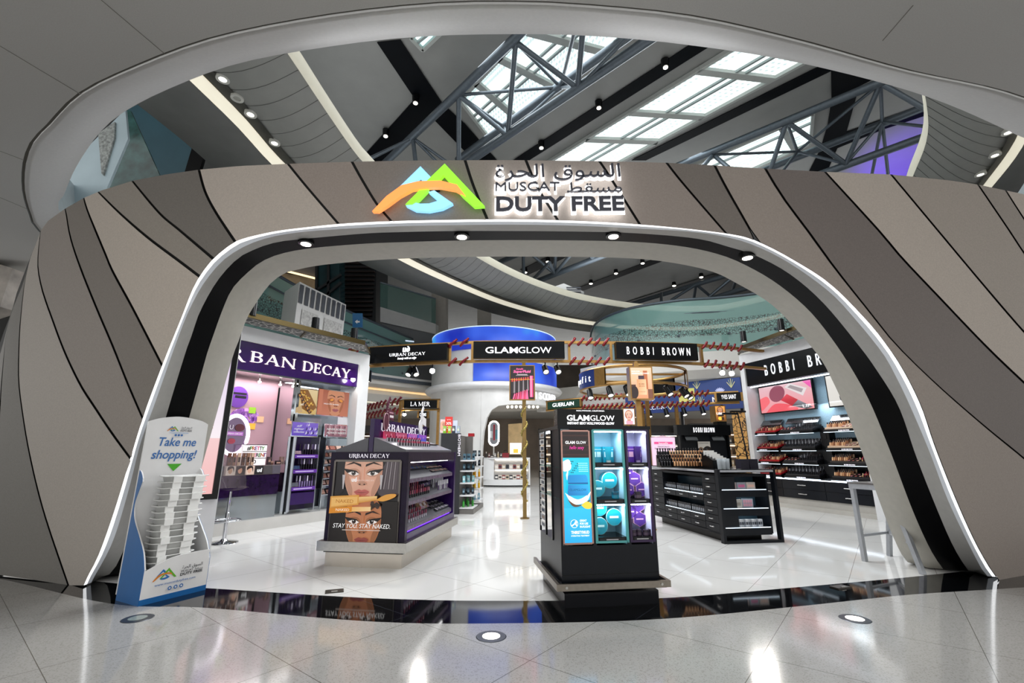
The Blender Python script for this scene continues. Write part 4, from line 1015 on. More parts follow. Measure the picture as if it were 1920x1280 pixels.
# ================================================================ TOTE STAND
p0, p1 = at_z(258, 1137), at_z(385, 1108)
TF = Frame(p0.x, p0.y, 63)
tw_ = TF.W(385, 1108)[0]
ts = thing('tote_stand', 'blue and white cardboard stand inviting shoppers to take a basket', 'display stand', TF)
BLUE = M('stand_blue', '1261a3', .45, noise=(8, .03))
WB = M('stand_white', 'e3e3e3', .45, noise=(8, .02))
TD = .41
sidep = [TF.X(*q, 0) for q in [(258, 1136), (272, 1069), (268, 1036), (260, 1005), (251, 972), (252, 945), (262, 915), (267, 900), (265, 886), (255, 881)]]
sidep = [(min(max(y, 0), TD), z) for y, z in sidep] + [(TD, 0.0)]
sidep[0] = (0, 0)
so = smooth([(y, z, 0) for y, z in sidep[1:-1]], 30)
outl = [(0, 0)] + [(p.x, p.y) for p in so] + [(TD, so[-1].y), (TD, 0)]
for nm, xa, xb, mt_ in (('side_panel', 0, .004, BLUE), ('side_liner', .004, .016, WB), ('side_liner', tw_ - .016, tw_ - .004, WB), ('side_panel', tw_ - .004, tw_, BLUE)):
    n = len(outl)
    m_ = MB().add([(xa, y, z) for y, z in outl] + [(xb, y, z) for y, z in outl], [tuple(range(n)), tuple(range(2 * n - 1, n - 1, -1))] + [(i, i + n, (i + 1) % n + n, (i + 1) % n) for i in range(n)], 'ffffff')
    ob(nm, m_, mt_, ts)
fz = [TF.W(*q)[1] for q in [(270, 1072), (310, 1056), (350, 1046), (387, 1044)]]
ftop = smooth([(0.016, fz[0], 0), (tw_ * .35, fz[1] + .04, 0), (tw_ * .7, fz[0] + .10, 0), (tw_ - .016, fz[0] + .10, 0)], 16)
ob('front_panel', MB().prism([(0.016, .05)] + [(p.x, p.y) for p in ftop] + [(tw_ - .016, .05)], 0.0, .012), WB, ts)
ob('blue_base', MB().box(0.004, tw_ - .004, -.003, TD, 0.0, .05), BLUE, ts)
bx0, bz0 = TF.W(273, 786, TD); bx1, bz1 = TF.W(380, 790, TD)
btop = smooth([(.0, bz0 - .02, 0), (.12, bz0 + .025, 0), (tw_ * .5, bz0 + .05, 0), (tw_ * .85, bz0 + .02, 0), (tw_, bz0 - .02, 0)], 18)
ob('back_panel', MB().prism([(0, .05)] + [(p.x, p.y) for p in btop] + [(tw_, .05)], TD, TD + .02), WB, ts)
a = Art(0, tw_, 0, bz0, TD - .002)
hgt = bz0
blu = '3b6fb0'
a.text('Take me', a.asp * .52, .845, .052, blu, shear=.2, width=a.asp * .62, bold=.012)
a.text('shopping!', a.asp * .5, .768, .052, blu, shear=.2, width=a.asp * .74, bold=.012)
a.poly([(a.asp * .40, .735), (a.asp * .64, .735), (a.asp * .52, .69)], '4aa82a')
logo_art(a, a.asp * .30, .935, a.asp * .42)
a.rect(a.asp * .34, a.asp * .66, .924, .927, '7fa2cf')
for k in range(3): a.ell(a.asp * (.45 + k * .05), .912, .007, .007, blu)
ob('back_print', a.mb, PRINT, ts)
a = Art(0.016, tw_ - .016, .05, fz[0] + .10, -.001)
logo_art(a, a.asp * .12, .40, a.asp * .80)
a.text('www.muscatdutyfree.com', a.asp * .48, .27, .06, blu, width=a.asp * .64, shear=.1)
for k in range(3):
    a.ell(a.asp * (.40 + k * .09), .15, .052, .052, blu)
    a.ell(a.asp * (.40 + k * .09), .15, .024, .024, 'e8e8e8')
ob('front_print', a.mb, PRINT, ts)
BSK = M('basket_plastic', 'd9dad8', .3, noise=(12, .03))
def basket_mesh():
    m = MB()
    def rr(w, d, z, wav, e=.05):
        pts = []
        for k in range(40):
            a_ = 2 * math.pi * k / 40
            c, s_ = math.cos(a_), math.sin(a_)
            q = (abs(c) ** 5 + abs(s_) ** 5) ** (-1 / 5)
            x, y = c * q, s_ * q
            pts.append((x * w / 2, y * d / 2, z + wav * (abs(x) ** 3 + abs(y) ** 3 - 1) * .8))
        return pts
    m.grid([rr(.30, .19, 0, 0), rr(.36, .24, .10, .012), rr(.40, .275, .108, .02), rr(.41, .285, .100, .02), rr(.40, .28, .096, .02)], 'd9dad8', True, True)
    m.grid([rr(.295, .185, .004, 0), rr(.355, .235, .098, .012)], 'c4c5c3', True, True)
    m.ngon(rr(.30, .19, 0.002, 0))
    return m
ORD = ['topmost', 'second', 'third', 'fourth', 'fifth', 'sixth', 'seventh', 'eighth', 'ninth', 'tenth', 'eleventh', 'twelfth', 'thirteenth', 'fourteenth', 'fifteenth', 'sixteenth', 'seventeenth', 'lowest']
NB = 18
zt = TF.W(330, 893, .18)[1] - .10
zb = .06
b0 = None
for k in range(NB):
    t = k / (NB - 1)
    z = zt + (zb - zt) * t
    lab = ('%s white plastic basket in the cardboard stand stack' % ORD[k]) if k in (0, NB - 1) else ('white plastic basket, %s from the top of the stack in the stand' % ORD[k])
    g = TF.sub(tw_ * .49 - .02 * math.sin(t * 3) + .03 * (1 - t), .19 + .012 * math.sin(k * 1.7), 2.0 * math.sin(k * 2.1), z)
    if b0 is None:
        b0 = thing('shopping_basket', lab, 'basket', g, 'stacked white baskets')
        ob('tray', basket_mesh(), BSK, b0)
        for q in ((.03, .13), (-.18, -.10)): ob('corner_clip', MB().box(q[0], q[1], -.152, -.143, .045, .105), M('clip_translucent', 'f4f5f3', .2), b0)
    else:
        dup(b0, g, lab)
# ================================================================ PURPLE GONDOLA (left of the entrance)
p0, p1 = at_z(608, 1061), at_z(752, 1070)
GF = Frame(p0.x, p0.y, -8.5)
xr = GF.W(752, 1070)[0]
GD = 2.25
gz = GF.W(700, 847)[1]
PURP = M('purple_laminate', '1b0e2a', .35, noise=(12, .3), bump=.15, spec=.3)
PURG = M('purple_gloss', '2a0f4c', .2, noise=(6, .1))
SLATE = M('display_grey', '66666c', .35, noise=(8, .05))
gd = thing('cosmetics_gondola', 'purple double sided cosmetics gondola with a two face poster on its end', 'display gondola', GF)
ob('plinth', MB().box(0, xr, 0, GD, 0, .17), M('plinth_steel', 'c0b9ae', .22, .8, noise=(3, .06)), gd)
ob('shadow_gap', MB().box(-.02, xr + .02, -.02, GD + .02, .17, .2), BLACK, gd)
zb0, zb1 = .195, .31
ob('bumper_rail', MB().box(-.08, xr + .08, -.09, GD + .09, zb0, zb1), STEEL, gd)
x0, x1 = -.03, xr + .03
ob('end_panel', MB().box(x0, x1, -.02, .06, zb1, gz), PURP, gd)
ob('end_panel', MB().box(x0, x1, GD - .06, GD + .02, zb1, gz), PURG, gd)
ob('core', MB().box(x0 + .34, x1 - .34, .06, GD - .06, zb1, gz), PURG, gd)
ob('base_deck', MB().box(x0, x1, .06, GD - .06, zb1, .40), PURG, gd)
ob('top_deck', MB().box(x0, x1, .06, GD - .06, gz - .13, gz), PURP, gd)
def on_end(q): return GF.W(q[0], q[1], -.025)
c = [on_end(q) for q in ((630, 863), (754, 864), (742, 1027), (616, 1021))]
u0, u1, v1, v0 = (c[0][0] + c[3][0]) / 2, (c[1][0] + c[2][0]) / 2, (c[0][1] + c[1][1]) / 2, (c[2][1] + c[3][1]) / 2
fr_ = MB()
for a_, b_ in (((u0, v0), (u1, v0)), ((u1, v0), (u1, v1)), ((u1, v1), (u0, v1)), ((u0, v1), (u0, v0))):
    fr_.bar((a_[0], -.03, a_[1]), (b_[0], -.03, b_[1]), .025, .025)
ob('poster_frame', fr_, M('frame_bronze', '6f6a66', .3, .9), gd)
a = Art(u0, u1, v0, v1, -.024)
A = a.asp
a.bg('141214')
a.curve([(A * .78, 1), (A, 1), (A, .62), (A * .72, .58), (A * .66, .75)], '4a4246')
for k in range(6): a.line([(A * (.80 + k * .03), .99), (A * (.76 + k * .035), .66)], .012, ['8d8488', '5d5258'][k % 2])
a.curve([(A * .08, .98), (A * .22, 1), (A * .2, .72), (A * .12, .6), (A * .02, .6)], '1c171a')
face(a, A * .44, .80, A * .29, 'd6a58e', 'b98a74', 'b4605a', None, '1c1210', '4a4440')
for q in (.155, .725):
    a.poly([(A * (q - .02), .83), (A * (q + .025), .83), (A * (q + .01), .66), (A * (q - .005), .66)], 'b9b4b6')
a.text('URBAN DECAY', A * .48, .755, .018, 'f2e8e4', serif=True, width=A * .28)
a.text('ud', A * .32, .75, .05, 'ffffff', bold=.03)
a.rect(0, A, .0, .52, '17110f')
a.curve([(A * .28, .44), (A * .42, .50), (A * .62, .48), (A * .74, .40), (A * .76, .12), (A * .7, 0), (A * .3, 0), (A * .24, .2)], '17110f')
face(a, A * .5, .24, A * .265, 'b87853', '96603f', '8f463e', None, '20120d', '3a241a')
a.rect(0, A, -.2, .005, '17110f')
for k in range(14): a.ell(A * .66 + .03 * math.cos(k * 2.1) * k / 6, .475 + .014 * math.sin(k * 1.3) * k / 5, .022, .02, ['2c2019', '3a2a22'][k % 2])
a.poly([(0, .435), (A * .43, .48), (A * .43, .595), (0, .575)], 'd79b48')
a.poly([(A * .02, .455), (A * .41, .497), (A * .41, .575), (A * .02, .557)], 'e8b669')
a.text('NAKED', A * .22, .50, .04, 'b4772c', width=A * .26)
a.poly([(A * .43, .50), (A * .70, .535), (A * .70, .585), (A * .43, .57)], ['c98a3a', 'c98a3a', 'f0c987', 'f0c987'])
a.curve([(A * .68, .535), (A * .82, .60), (A * .97, .61), (A * .95, .57), (A * .80, .525)], 'd99a45')
a.poly([(0, .375), (A * .34, .395), (A * .34, .465), (0, .435)], 'd88a28')
a.text('NAKED', A * .20, .405, .03, 'fff0d8', width=A * .2)
a.poly([(A * .34, .40), (A * .62, .41), (A * .62, .46), (A * .34, .455)], ['e8b46a', 'f2cf98', 'f2cf98', 'e8b46a'])
a.text('STAY YOU. STAY NAKED.', A * .5, .215, .05, 'ffffff', width=A * .84, shear=.2)
a.rect(A * .22, A * .78, .188, .196, 'd9c9c0')
ob('end_poster', a.mb, M('poster_print', attr=True, rough=.2, emit=.32), gd)
x_, z_ = on_end((650, 862)); xx_, zz_ = on_end((735, 852))
ob('header_lettering', MB().text('URBAN DECAY', (x_ + xx_) / 2, gz - .075, .05, -.03, .01, 'ffffff', serif=True, width=.56), M('letter_white', 'eeeaf2', .4, emit=.5), gd)
# right hand side: three sloping shelves
sh_z = [1.06, .78, .47]
def shelf_z(i, y_in): return sh_z[i] + y_in * .42
for sgn, xo in ((1, x1), (-1, x0)):
    for i in range(3):
        xi = xo - sgn * .36
        ob('shelf', MB().add([(xo - sgn * .03, .07, sh_z[i]), (xo - sgn * .03, GD - .07, sh_z[i]), (xi, GD - .07, sh_z[i] + .15), (xi, .07, sh_z[i] + .15),
            (xo - sgn * .03, .07, sh_z[i] - .045), (xo - sgn * .03, GD - .07, sh_z[i] - .045), (xi, GD - .07, sh_z[i] + .10), (xi, .07, sh_z[i] + .10)],
            [(0, 1, 2, 3), (7, 6, 5, 4), (0, 4, 5, 1), (1, 5, 6, 2), (2, 6, 7, 3), (3, 7, 4, 0)]), SLATE, gd)
        ob('price_strip', MB().box(xo - .03 if sgn > 0 else xo + .022, xo - .022 if sgn > 0 else xo + .03, .09, GD - .09, sh_z[i] - .05, sh_z[i] - .005), M('price_strip', '5a4a60', .3, noise=(22, .6)), gd)
    ob('shelf_light', MB().box(xo - sgn * .12 - .01, xo - sgn * .12 + .01, .1, GD - .1, gz - .145, gz - .132), LEDW, gd)
    ob('lower_light', MB().box(xo - sgn * .06 - .01, xo - sgn * .06 + .01, .1, GD - .1, .40, .408), M('violet_led', '7a3cff', .4, emit=2.5), gd)
# goods on the three shelves of the right side (the side one sees)
ys = [.14 + k * (GD - .28) / 23 for k in range(24)]
for i, y in enumerate(ys):
    tn = 90
    if i < 7: prod('makeup_palette', ['2b2b33', '3c3f4c', '23314a'][i % 3], ['7d6a72', '6b7a90', 'b08a70'][i % 3], GF, x1 - .2, y, sh_z[0] + .105, 'dark make-up palette lying on the top shelf, right side of the purple gondola', 'palettes on the top gondola shelf', 'palette', -62, tn, .68)
    elif i < 14: prod('makeup_palette', ['26324f', '1f2a48'][i % 2], ['8a7a5e', '4a5f90'][i % 2], GF, x1 - .2, y, sh_z[0] + .105, 'blue make-up palette in the middle of the top shelf, right side of the purple gondola', 'blue palettes on the top gondola shelf', 'palette', -62, tn, .68)
    else:
        for q in (0, 1): prod('compact', '1d1b20', ['b9a5a0', 'c78f86', 'd8c6b6'][i % 3], GF, x1 - .13 - q * .1, y, sh_z[0] + .05 + q * .045, 'small open compact towards the far end of the top gondola shelf', 'compacts on the top gondola shelf', None, 20, tn)
    for q in (0, 1, 2):
        if i < 12: prod('lipstick', '15151a', ['a8456a', 'c0465a', '8a3050', 'b87a88'][(i + q) % 4], GF, x1 - .08 - q * .09, y, sh_z[1] + .025 + q * .037, 'dark lipstick standing at the near end of the middle gondola shelf, right side', 'lipsticks on the middle gondola shelf', None, 0, tn, 1.15)
        elif i < 17:
            if q == 0: prod('flat_box', '2a2036', ['8a7ab0', 'c9c2d8'][i % 2], GF, x1 - .2, y, sh_z[1] + .092, 'upright purple and silver box midway along the middle gondola shelf', 'boxes on the middle gondola shelf', 'box', -40, tn, .76, 1.3)
        else: prod('mascara', ['d9d6de', 'b7b3bf', '6f5a80'][(i + q) % 3], 'e9e7ee', GF, x1 - .09 - q * .09, y, sh_z[1] + .03 + q * .037, 'silver mascara standing at the far end of the middle gondola shelf', 'mascaras on the middle gondola shelf', None, 0, tn, 1.15)
    for q in (0, 1, 2):
        if i < 11: prod('lipstick', 'b8b4bf', ['8a2f50', 'c2405e', '5c2440', 'a85a78'][(i * 2 + q) % 4], GF, x1 - .08 - q * .09, y, sh_z[2] + .025 + q * .037, 'silver lipstick standing at the near end of the lowest gondola shelf, right side', 'lipsticks on the lowest gondola shelf', None, 0, tn, 1.15)
        elif i < 16:
            if q == 1: prod('flat_box', ['c7a0b8', 'd8c0cc', 'caa890'][i % 3], ['e8dfe6', '8a6a50'][i % 2], GF, x1 - .2, y, sh_z[2] + .095, 'pink and brown box leaning midway along the lowest gondola shelf', 'boxes on the lowest gondola shelf', 'box', -35, tn, .76, 1.7)
        else: prod('compact', '202026', ['d8d4dc', '9a94a4'][(i + q) % 2], GF, x1 - .09 - q * .09, y, sh_z[2] + .045 + q * .037, 'round silver compact at the far end of the lowest gondola shelf', 'compacts on the lowest gondola shelf', None, 20, tn)
# top: spine with a sign, sloping tester trays on both sides
xc = (x0 + x1) / 2
zs = GF.X(702, 785, xc)[1]
ob('spine', MB().box(xc - .03, xc + .03, .0, GD - .1, gz, zs), PURG, gd)
ob('spine_lettering', MB(Matrix.Rotation(math.radians(90), 4, 'Z')).text('URBAN DECAY', GD * .5, zs - .155, .11, -xc - .036, .006, 'ffffff', serif=True, width=GD * .82), M('letter_white'), gd)
for sgn in (1, -1):
    xe, xi = xc + sgn * (xr / 2 - .02), xc + sgn * .04
    ob('tester_tray', MB().add([(xi, .0, gz + .19), (xe, .0, gz + .03), (xe, .0, gz), (xi, .0, gz), (xi, GD - .1, gz + .19), (xe, GD - .1, gz + .03), (xe, GD - .1, gz), (xi, GD - .1, gz)],
        [(0, 1, 2, 3), (7, 6, 5, 4), (0, 4, 5, 1), (1, 5, 6, 2), (3, 2, 6, 7), (0, 3, 7, 4)]), SLATE, gd)
for i in range(26):
    y = .12 + i * .052
    for q in range(2):
        prod('lipstick_tester', ['b9b4bc', '28242c'][i % 2], ['a01840', 'd04868', '6a1038', 'e08098'][(i + q) % 4], GF, xc + .17 + q * .16, y, gz + .134 - q * .063, 'open lipstick tester standing on the right tester tray of the purple gondola', 'lipstick testers on the gondola top', 'lipstick', 0, 0, 1.2)
for i in range(9):
    prod('compact', '3a3038', ['c9a090', 'b47a6a', 'e0c0b0'][i % 3], GF, xc + .25, 1.55 + i * .06, gz + .115, 'compact at the far end of the right tester tray of the purple gondola', 'compacts on the gondola top', None, 0, 0, .9)
for i in range(9):
    prod('compact', '4a4248', ['c98060', 'b05a48'][i % 2], GF, xc - .28, .15 + i * .2, gz + .10, 'compact lying on the left tester tray of the purple gondola', 'compacts on the left gondola tray', None, 0, 0, 1.1)
# pictures standing against the spine
for i, (c1, c2, lab) in enumerate((('d83a6a', '8a1438', 'red and pink picture card against the spine of the purple gondola, nearest'), ('e87aa0', 'a02858', 'pink picture card second along the spine of the purple gondola'), ('7a4ac0', 'c060b0', 'violet picture card third along the spine of the purple gondola'), ('3a58d0', '9a40c0', 'blue and violet picture card farthest along the spine of the purple gondola'))):
    m_ = MB(Matrix.Rotation(math.radians(90), 4, 'Z'))
    y = .25 + i * .46
    m_.box(y, y + .40, -xc - .062, -xc - .05, gz + .18, gz + .285, c1)
    a = Art(y, y + .40, gz + .18, gz + .285, -xc - .0625, m_)
    a.bg(c1, c2)
    for k in range(9): a.ell(a.asp * (.1 + .1 * k), .3 + .3 * (k % 3) / 2, .07, .16, [c2, 'f4c8d8', c1, '201018'][k % 4])
    ob('picture_card', m_, LIT, label=lab, cat='card', fr=GF)
# cut-out boards on top of the spine
def cutout(fx, label, white):
    y_, z_ = GF.X(fx, 810, xc + .05)
    g = GF.sub(xc + .05, y_, 90, zs - .02)
    k_ = .55
    c1, c2 = ('e8e6e8', 'e8e6e8') if white else ('5a1f38', '3c1430')
    t = thing('key_shaped_board', label, 'display board', g)
    for nm, pts in (('oval', [(.15 * math.cos(k * .2618), .22 * math.sin(k * .2618)) for k in range(24)]), ('handle', [(-.02, .16), (.06, .15), (.10, .40), (.24, .60), (.17, .66), (.03, .48)]), ('tag', [(.06, .36), (.46, .28), (.48, .04), (.12, .1)])):
        ob(nm, MB(Matrix.Scale(k_, 4)).prism(pts, -.014, .014, c1), PRINT, t)
    if not white:
        m_ = MB(Matrix.Scale(k_, 4))
        for k in range(24):
            a0_, a1_ = k * .2618, (k + 1) * .2618
            m_.bar((.15 * math.cos(a0_), -.016, .22 * math.sin(a0_)), (.15 * math.cos(a1_), -.016, .22 * math.sin(a1_)), .014, .008, 'e0b8c0')
        ob('dotted_border', m_, PRINT, t)
        m_ = MB(Matrix.Scale(k_, 4))
        for k in range(7):
            u = k / 6
            m_.bar((-.01 + .2 * u ** 1.5, -.016, .19 + .42 * u), (.05 + .18 * u ** 1.5, -.016, .21 + .38 * u), .025, .006, 'e6cfd2')
        ob('stripes', m_, PRINT, t)
        ob('tag_lines', MB(Matrix.Scale(k_, 4)).box(.16, .42, -.018, -.0145, .23, .26, 'c79aa8').box(.2, .44, -.018, -.0145, .12, .18, 'f0e4e8'), PRINT, t)
cutout(722, 'maroon key shaped board with dotted edge on top of the purple gondola', False)
cutout(788, 'plain white back of a key shaped board at the far end of the purple gondola', True)
# ================================================================ GLASS FRONTED MASK STAND (right of the middle)
p0 = at_z(1055, 1140)
MF = Frame(p0.x, p0.y, 8.0)
mw = MF.W(1240, 1132)[0]
MD = .98
mt = MF.W(1140, 798, -.02)[1]
mh = MF.W(1110, 768, .1)[1]
NAVY = M('navy_black_laminate', '0c1017', .3, noise=(7, .15), spec=.3)
ms = thing('mask_display_stand', 'tall black skincare stand with a lit turquoise poster and six lit niches', 'display stand', MF)
ob('plinth', MB().box(0.02, mw - .02, .0, MD, 0, .12), M('plinth_dark', '1a1b20', .15, .3), ms)
zb0, zb1 = MF.W(1050, 1109, -.09)[1], MF.W(1050, 1096, -.09)[1]
bm = MB()
for q in ((-.07, -.07 + .03, -.09, MD + .09), (mw + .04, mw + .07, -.09, MD + .09)): bm.box(*q, zb0, zb1)
ob('bumper_rail', MB().box(-.07, mw + .07, -.09, -.06, zb0, zb1), M('bumper_bronze', '8d857b', .3, .9, noise=(25, .08)), ms)
for q in ((-.07, -.04), (mw + .04, mw + .07)): ob('bumper_rail', MB().box(q[0], q[1], -.06, MD + .09, zb0, zb1), M('bumper_bronze'), ms)
ob('bumper_shelf', MB().box(-.04, mw + .04, -.06, MD + .06, zb0 - .01, zb0 + .02), BLACK, ms)
for sx_ in (.02, mw - .02): ob('bumper_screw', MB().lathe([(.012, -.095), (.012, -.088)], (sx_, 0, (zb0 + zb1) / 2), 10, axis='y') if False else MB().lathe([(.001, 0), (.012, .003), (.012, .006)], (sx_, -.0905, (zb0 + zb1) / 2), 10, axis='y'), STEEL, ms)
zl = MF.W(1060, 1024, -.0)[1]
ob('base_cabinet', MB().box(0, mw, 0, MD, zb0, zl), NAVY, ms)
ob('base_joint', MB().box(0, mw, -.003, 0, zb1 + .05, zb1 + .056), BLACK, ms)
ob('top_board', MB().box(-.01, mw + .01, -.01, MD, mt - .035, mt), NAVY, ms)
ob('back_core', MB().box(.22, mw, .36, MD, zl, mt - .035), NAVY, ms)
xs = [0] + [MF.W(x, y, 0)[0] for x, y in ((1111, 900), (1174, 900))] + [mw]
ob('upright', MB().box(0, .02, 0, .36, zl, mt - .035), NAVY, ms)
for x in xs[1:3]: ob('upright', MB().box(x - .018, x + .018, 0, .36, zl, mt - .035), NAVY, ms)
ob('upright', MB().box(mw - .03, mw, 0, .36, zl, mt - .035), NAVY, ms)
# header
hx0, hx1 = MF.W(1045, 790, .05)[0], MF.W(1169, 790, .05)[0]
hd = ob('header_box', MB().box(hx0, hx1, .05, .2, mt, mh), BLACK, ms)
ob('header_lettering', MB().text('GLAM', (hx0 + hx1) / 2 - .135, mt + .055, .055, .044, .006, 'ffffff', bold=.025, width=.24).text('GLOW', (hx0 + hx1) / 2 + .125, mt + .055, .055, .044, .006, 'ffffff', width=.26), SIGN, hd)
ob('header_lettering', MB().text('INSTANT SEXY HOLLYWOOD GLOW', (hx0 + hx1) / 2, mt + .016, .024, .044, .006, 'ffffff', bold=.02, width=.50), SIGN, hd)
ob('header_lettering', MB().text('HOLLYWOOD, CALIFORNIA', (hx0 + hx1) / 2, mh - .022, .012, .044, .006, 'ffffff', width=.3), SIGN, hd)
# poster column
px0, px1 = .035, xs[1] - .03
a = Art(px0, px1, zl + .03, mt - .06, -.004)
A = a.asp
a.bg('1596c8', '1fc4d0')
a.grad(0, A, 0, .3, '1a9ad0', '2ab0d8')
a.rect(0, A, .755, 1, '1a0e0e')
for k in range(5): a.rect(0, A, .775 + k * .045, .79 + k * .045, ['301a16', '241412'][k % 2])
a.text('GLAM', A * .29, .885, .026, 'ffffff', bold=.02, width=A * .36)
a.text('GLOW', A * .71, .885, .026, 'ffffff', width=A * .38)
a.text('hello sexy', A * .54, .835, .032, 'e83aa0', shear=.3, width=A * .56)
a.curve([(0, .72), (A * .2, .74), (A * .3, .70), (A * .28, .65), (A * .1, .63), (0, .64)], 'e9f2f2')
a.curve([(A * .1, .60), (A * .2, .66), (A * .14, .55)], 'd8e6e8')
for k in range(12): a.ell(A * (.3 + .06 * (k % 5)), .62 + .02 * ((k * 7) % 6), .006, .006, '0c5a70')
for k in range(30): a.rect(A * (.56 + .06 * (k % 6)), A * (.56 + .06 * (k % 6)) + .012, .70 - (k // 6) * .018, .708 - (k // 6) * .018, '9fe8ea')
a.curve([(A * .02, .44), (A * .3, .34), (A * .8, .36), (A * .98, .45), (A * .85, .42), (A * .5, .38), (A * .2, .41)], 'f2f0ea')
a.curve([(A * .1, .385), (A * .4, .335), (A * .8, .34), (A * .95, .38), (A * .6, .325), (A * .3, .32)], '5a3a24')
a.curve([(A * .6, .33), (A * .8, .36), (A, .34), (A * .95, .30), (A * .75, .30)], 'e6c23a')
a.poly([(A * .14, .415), (A * .86, .415), (A * .90, .44), (A * .90, .51), (A * .14, .51), (A * .11, .44)], ['0a6aa8', '1c86c4', '2aa4dc', '2aa4dc', '0e74b2', '0a6aa8'])
a.rect(A * .14, A * .88, .515, .53, '0a5a92')
a.poly([(A * .13, .53), (A * .88, .53), (A * .88, .585), (A * .8, .60), (A * .2, .60), (A * .13, .585)], ['0f7ab8', '2390cc', '36b0e4', '1f90d0', '1480be', '0f7ab8'])
a.text('GLAMGLOW', A * .5, .455, .022, '0a4a78', width=A * .62)
a.ell(A * .32, .17, .036, .036, 'ffffff'); a.ell(A * .32, .17, .032, .032, '1f9fd4')
a.poly([(A * .20, .155), (A * .31, .172), (A * .36, .195), (A * .44, .19), (A * .40, .172), (A * .42, .15), (A * .38, .152), (A * .35, .166), (A * .24, .148)], 'ffffff')
for k, s_ in enumerate(('GREAT', 'FOR USE', 'IN-FLIGHT')): a.text(s_, A * .52, .188 - k * .026, .017, 'ffffff', align='l', bold=.02, width=A * (.25, .3, .38)[k])
a.text('THIRSTYMUD', A * .52, .085, .024, 'ffffff', bold=.03, width=A * .66)
a.text('HYDRATING TREATMENT', A * .52, .062, .012, 'ffffff', bold=.01, width=A * .66)
ob('lit_poster', a.mb, M('lit_poster', attr=True, rough=.25, emit=1.5), ms)
fr_ = MB()
for x_ in (px0 - .008, px1 + .008): fr_.box(x_ - .008, x_ + .008, -.01, .01, zl + .02, mt - .05)
for z_ in (zl + .022, mt - .052): fr_.box(px0, px1, -.01, .01, z_ - .008, z_ + .008)
ob('poster_frame', fr_, M('rose_gold', 'b08a80', .25, .9), ms)
ob('poster_case', MB().box(px0, px1, .0, .1, zl + .02, mt - .05), BLACK, ms)
# lit niches
zz = [MF.W(1120, y, 0)[1] for y in (1016, 936, 868)] + [mt - .045]
for ci, (xa, xb, colr, dark, nmc) in enumerate(((xs[1] + .018, xs[2] - .018, '58a8a8', '2f7f86', 'turquoise'), (xs[2] + .018, mw - .03, '3a2a4a', '241a38', 'purple'))):
    NM_ = M('niche_' + nmc, '9fd2e6' if ci == 0 else 'c3c6e2', .35, noise=(6, .03))
    ob('niche_back', MB().box(xa, xb, .31, .325, zl, mt - .035), NM_, ms)
    for x_ in (xa, xb - .006): ob('niche_side', MB().box(x_, x_ + .006, .02, .31, zl, mt - .035), NM_, ms)
    fr_ = MB()
    for x_ in (xa, xb): fr_.box(x_ - .012, x_ + .012, -.012, .01, zl + .02, mt - .04)
    fr_.box(xa, xb, -.012, .01, mt - .05, mt - .035).box(xa, xb, -.012, .01, zl + .02, zl + .04)
    ob('niche_frame', fr_, M('niche_frame_' + nmc, colr, .3, .3), ms)
    for k in range(3):
        z_ = zl + .04 + (mt - .045 - zl - .04) * k / 3
        ob('niche_shelf', MB().box(xa, xb, .0, .31, z_ - .012, z_ + .03), BLACK, ms)
        ob('shelf_label', MB().box(xa + .03, xb - .03, -.006, -.001, z_ - .006, z_ + .022, '15161a').box((xa + xb) / 2 - .06, (xa + xb) / 2 + .06, -.008, -.006, z_ + .006, z_ + .014, 'c9c9cc'), PRINT, ms)
        ob('niche_light', MB().box(xa + .02, xb - .02, .04, .06, (mt - .05 if k == 2 else zl + .04 + (mt - .045 - zl - .04) * (k + 1) / 3 - .02) - .012, (mt - .05 if k == 2 else zl + .04 + (mt - .045 - zl - .04) * (k + 1) / 3 - .02) - .004), M('niche_led', 'eaf4ff', .4, emit=22), ms)
for xa_, xb_ in ((xs[1], xs[2]), (xs[2], mw)):
    for k in range(3):
        zt_k = (mt - .05 if k == 2 else zl + .04 + (mt - .045 - zl - .04) * (k + 1) / 3 - .02) - .016
        area_light('niche_lamp', MF.w((xa_ + xb_) / 2, .07, zt_k), xb_ - xa_ - .08, .03, 1.3, (.9, .96, 1), (math.radians(-12), 0, MF.rz))
zk = [zl + .04 + (mt - .045 - zl - .04) * k / 3 + .03 for k in range(3)]
xa, xb = xs[1] + .018, xs[2] - .018
cx_ = (xa + xb) / 2
TQ, TQ2 = '1a93ad', '0f5f78'
rk = dict(s=1.25)
for i in range(4): prod('carton', TQ, 'bfeaf0', MF, xa + .05 + i * .066, .16 + .05 * (i % 2), zk[2], 'tall turquoise carton in the top turquoise niche of the mask stand', 'turquoise cartons in the top niche', None, 0, 0, 1.05)
prod('cream_tube', '2aa6c0', 'd8f2f4', MF, cx_ + .03, .08, zk[2], 'turquoise tube standing in front of the cartons in the top niche', 'turquoise tube in the top niche', None, 0, 0, .95)
for x_, z_, n_ in ((cx_ + .045, zk[1] + .165, 'upper'), (xa + .07, zk[1] + .085, 'lower')): prod('round_tin', '0f7f90', 'b0d8d8', MF, x_, .14, z_ + .005, 'round turquoise tin, %s of the two in the middle niche' % n_, 'round tins in the middle niche', 'tin', s=.92)
prod('cream_jar', '1e88a4', '0e5066', MF, cx_ + .075, .06, zk[1], 'small turquoise jar beside the tins in the middle niche', 'turquoise jar in the middle niche', None, s=1.0)
for x_, z_, n_ in ((xa + .075, zk[0] + .255, 'top left'), (cx_ + .07, zk[0] + .165, 'right'), (xa + .075, zk[0] + .083, 'bottom left')): prod('round_tin', '0f7f90', 'b0d8d8', MF, x_, .13, z_ + .002, 'round turquoise tin, %s of the three in the lowest niche' % n_, 'round tins in the lowest niche', 'tin', s=.92)
xa, xb = xs[2] + .018, mw - .03
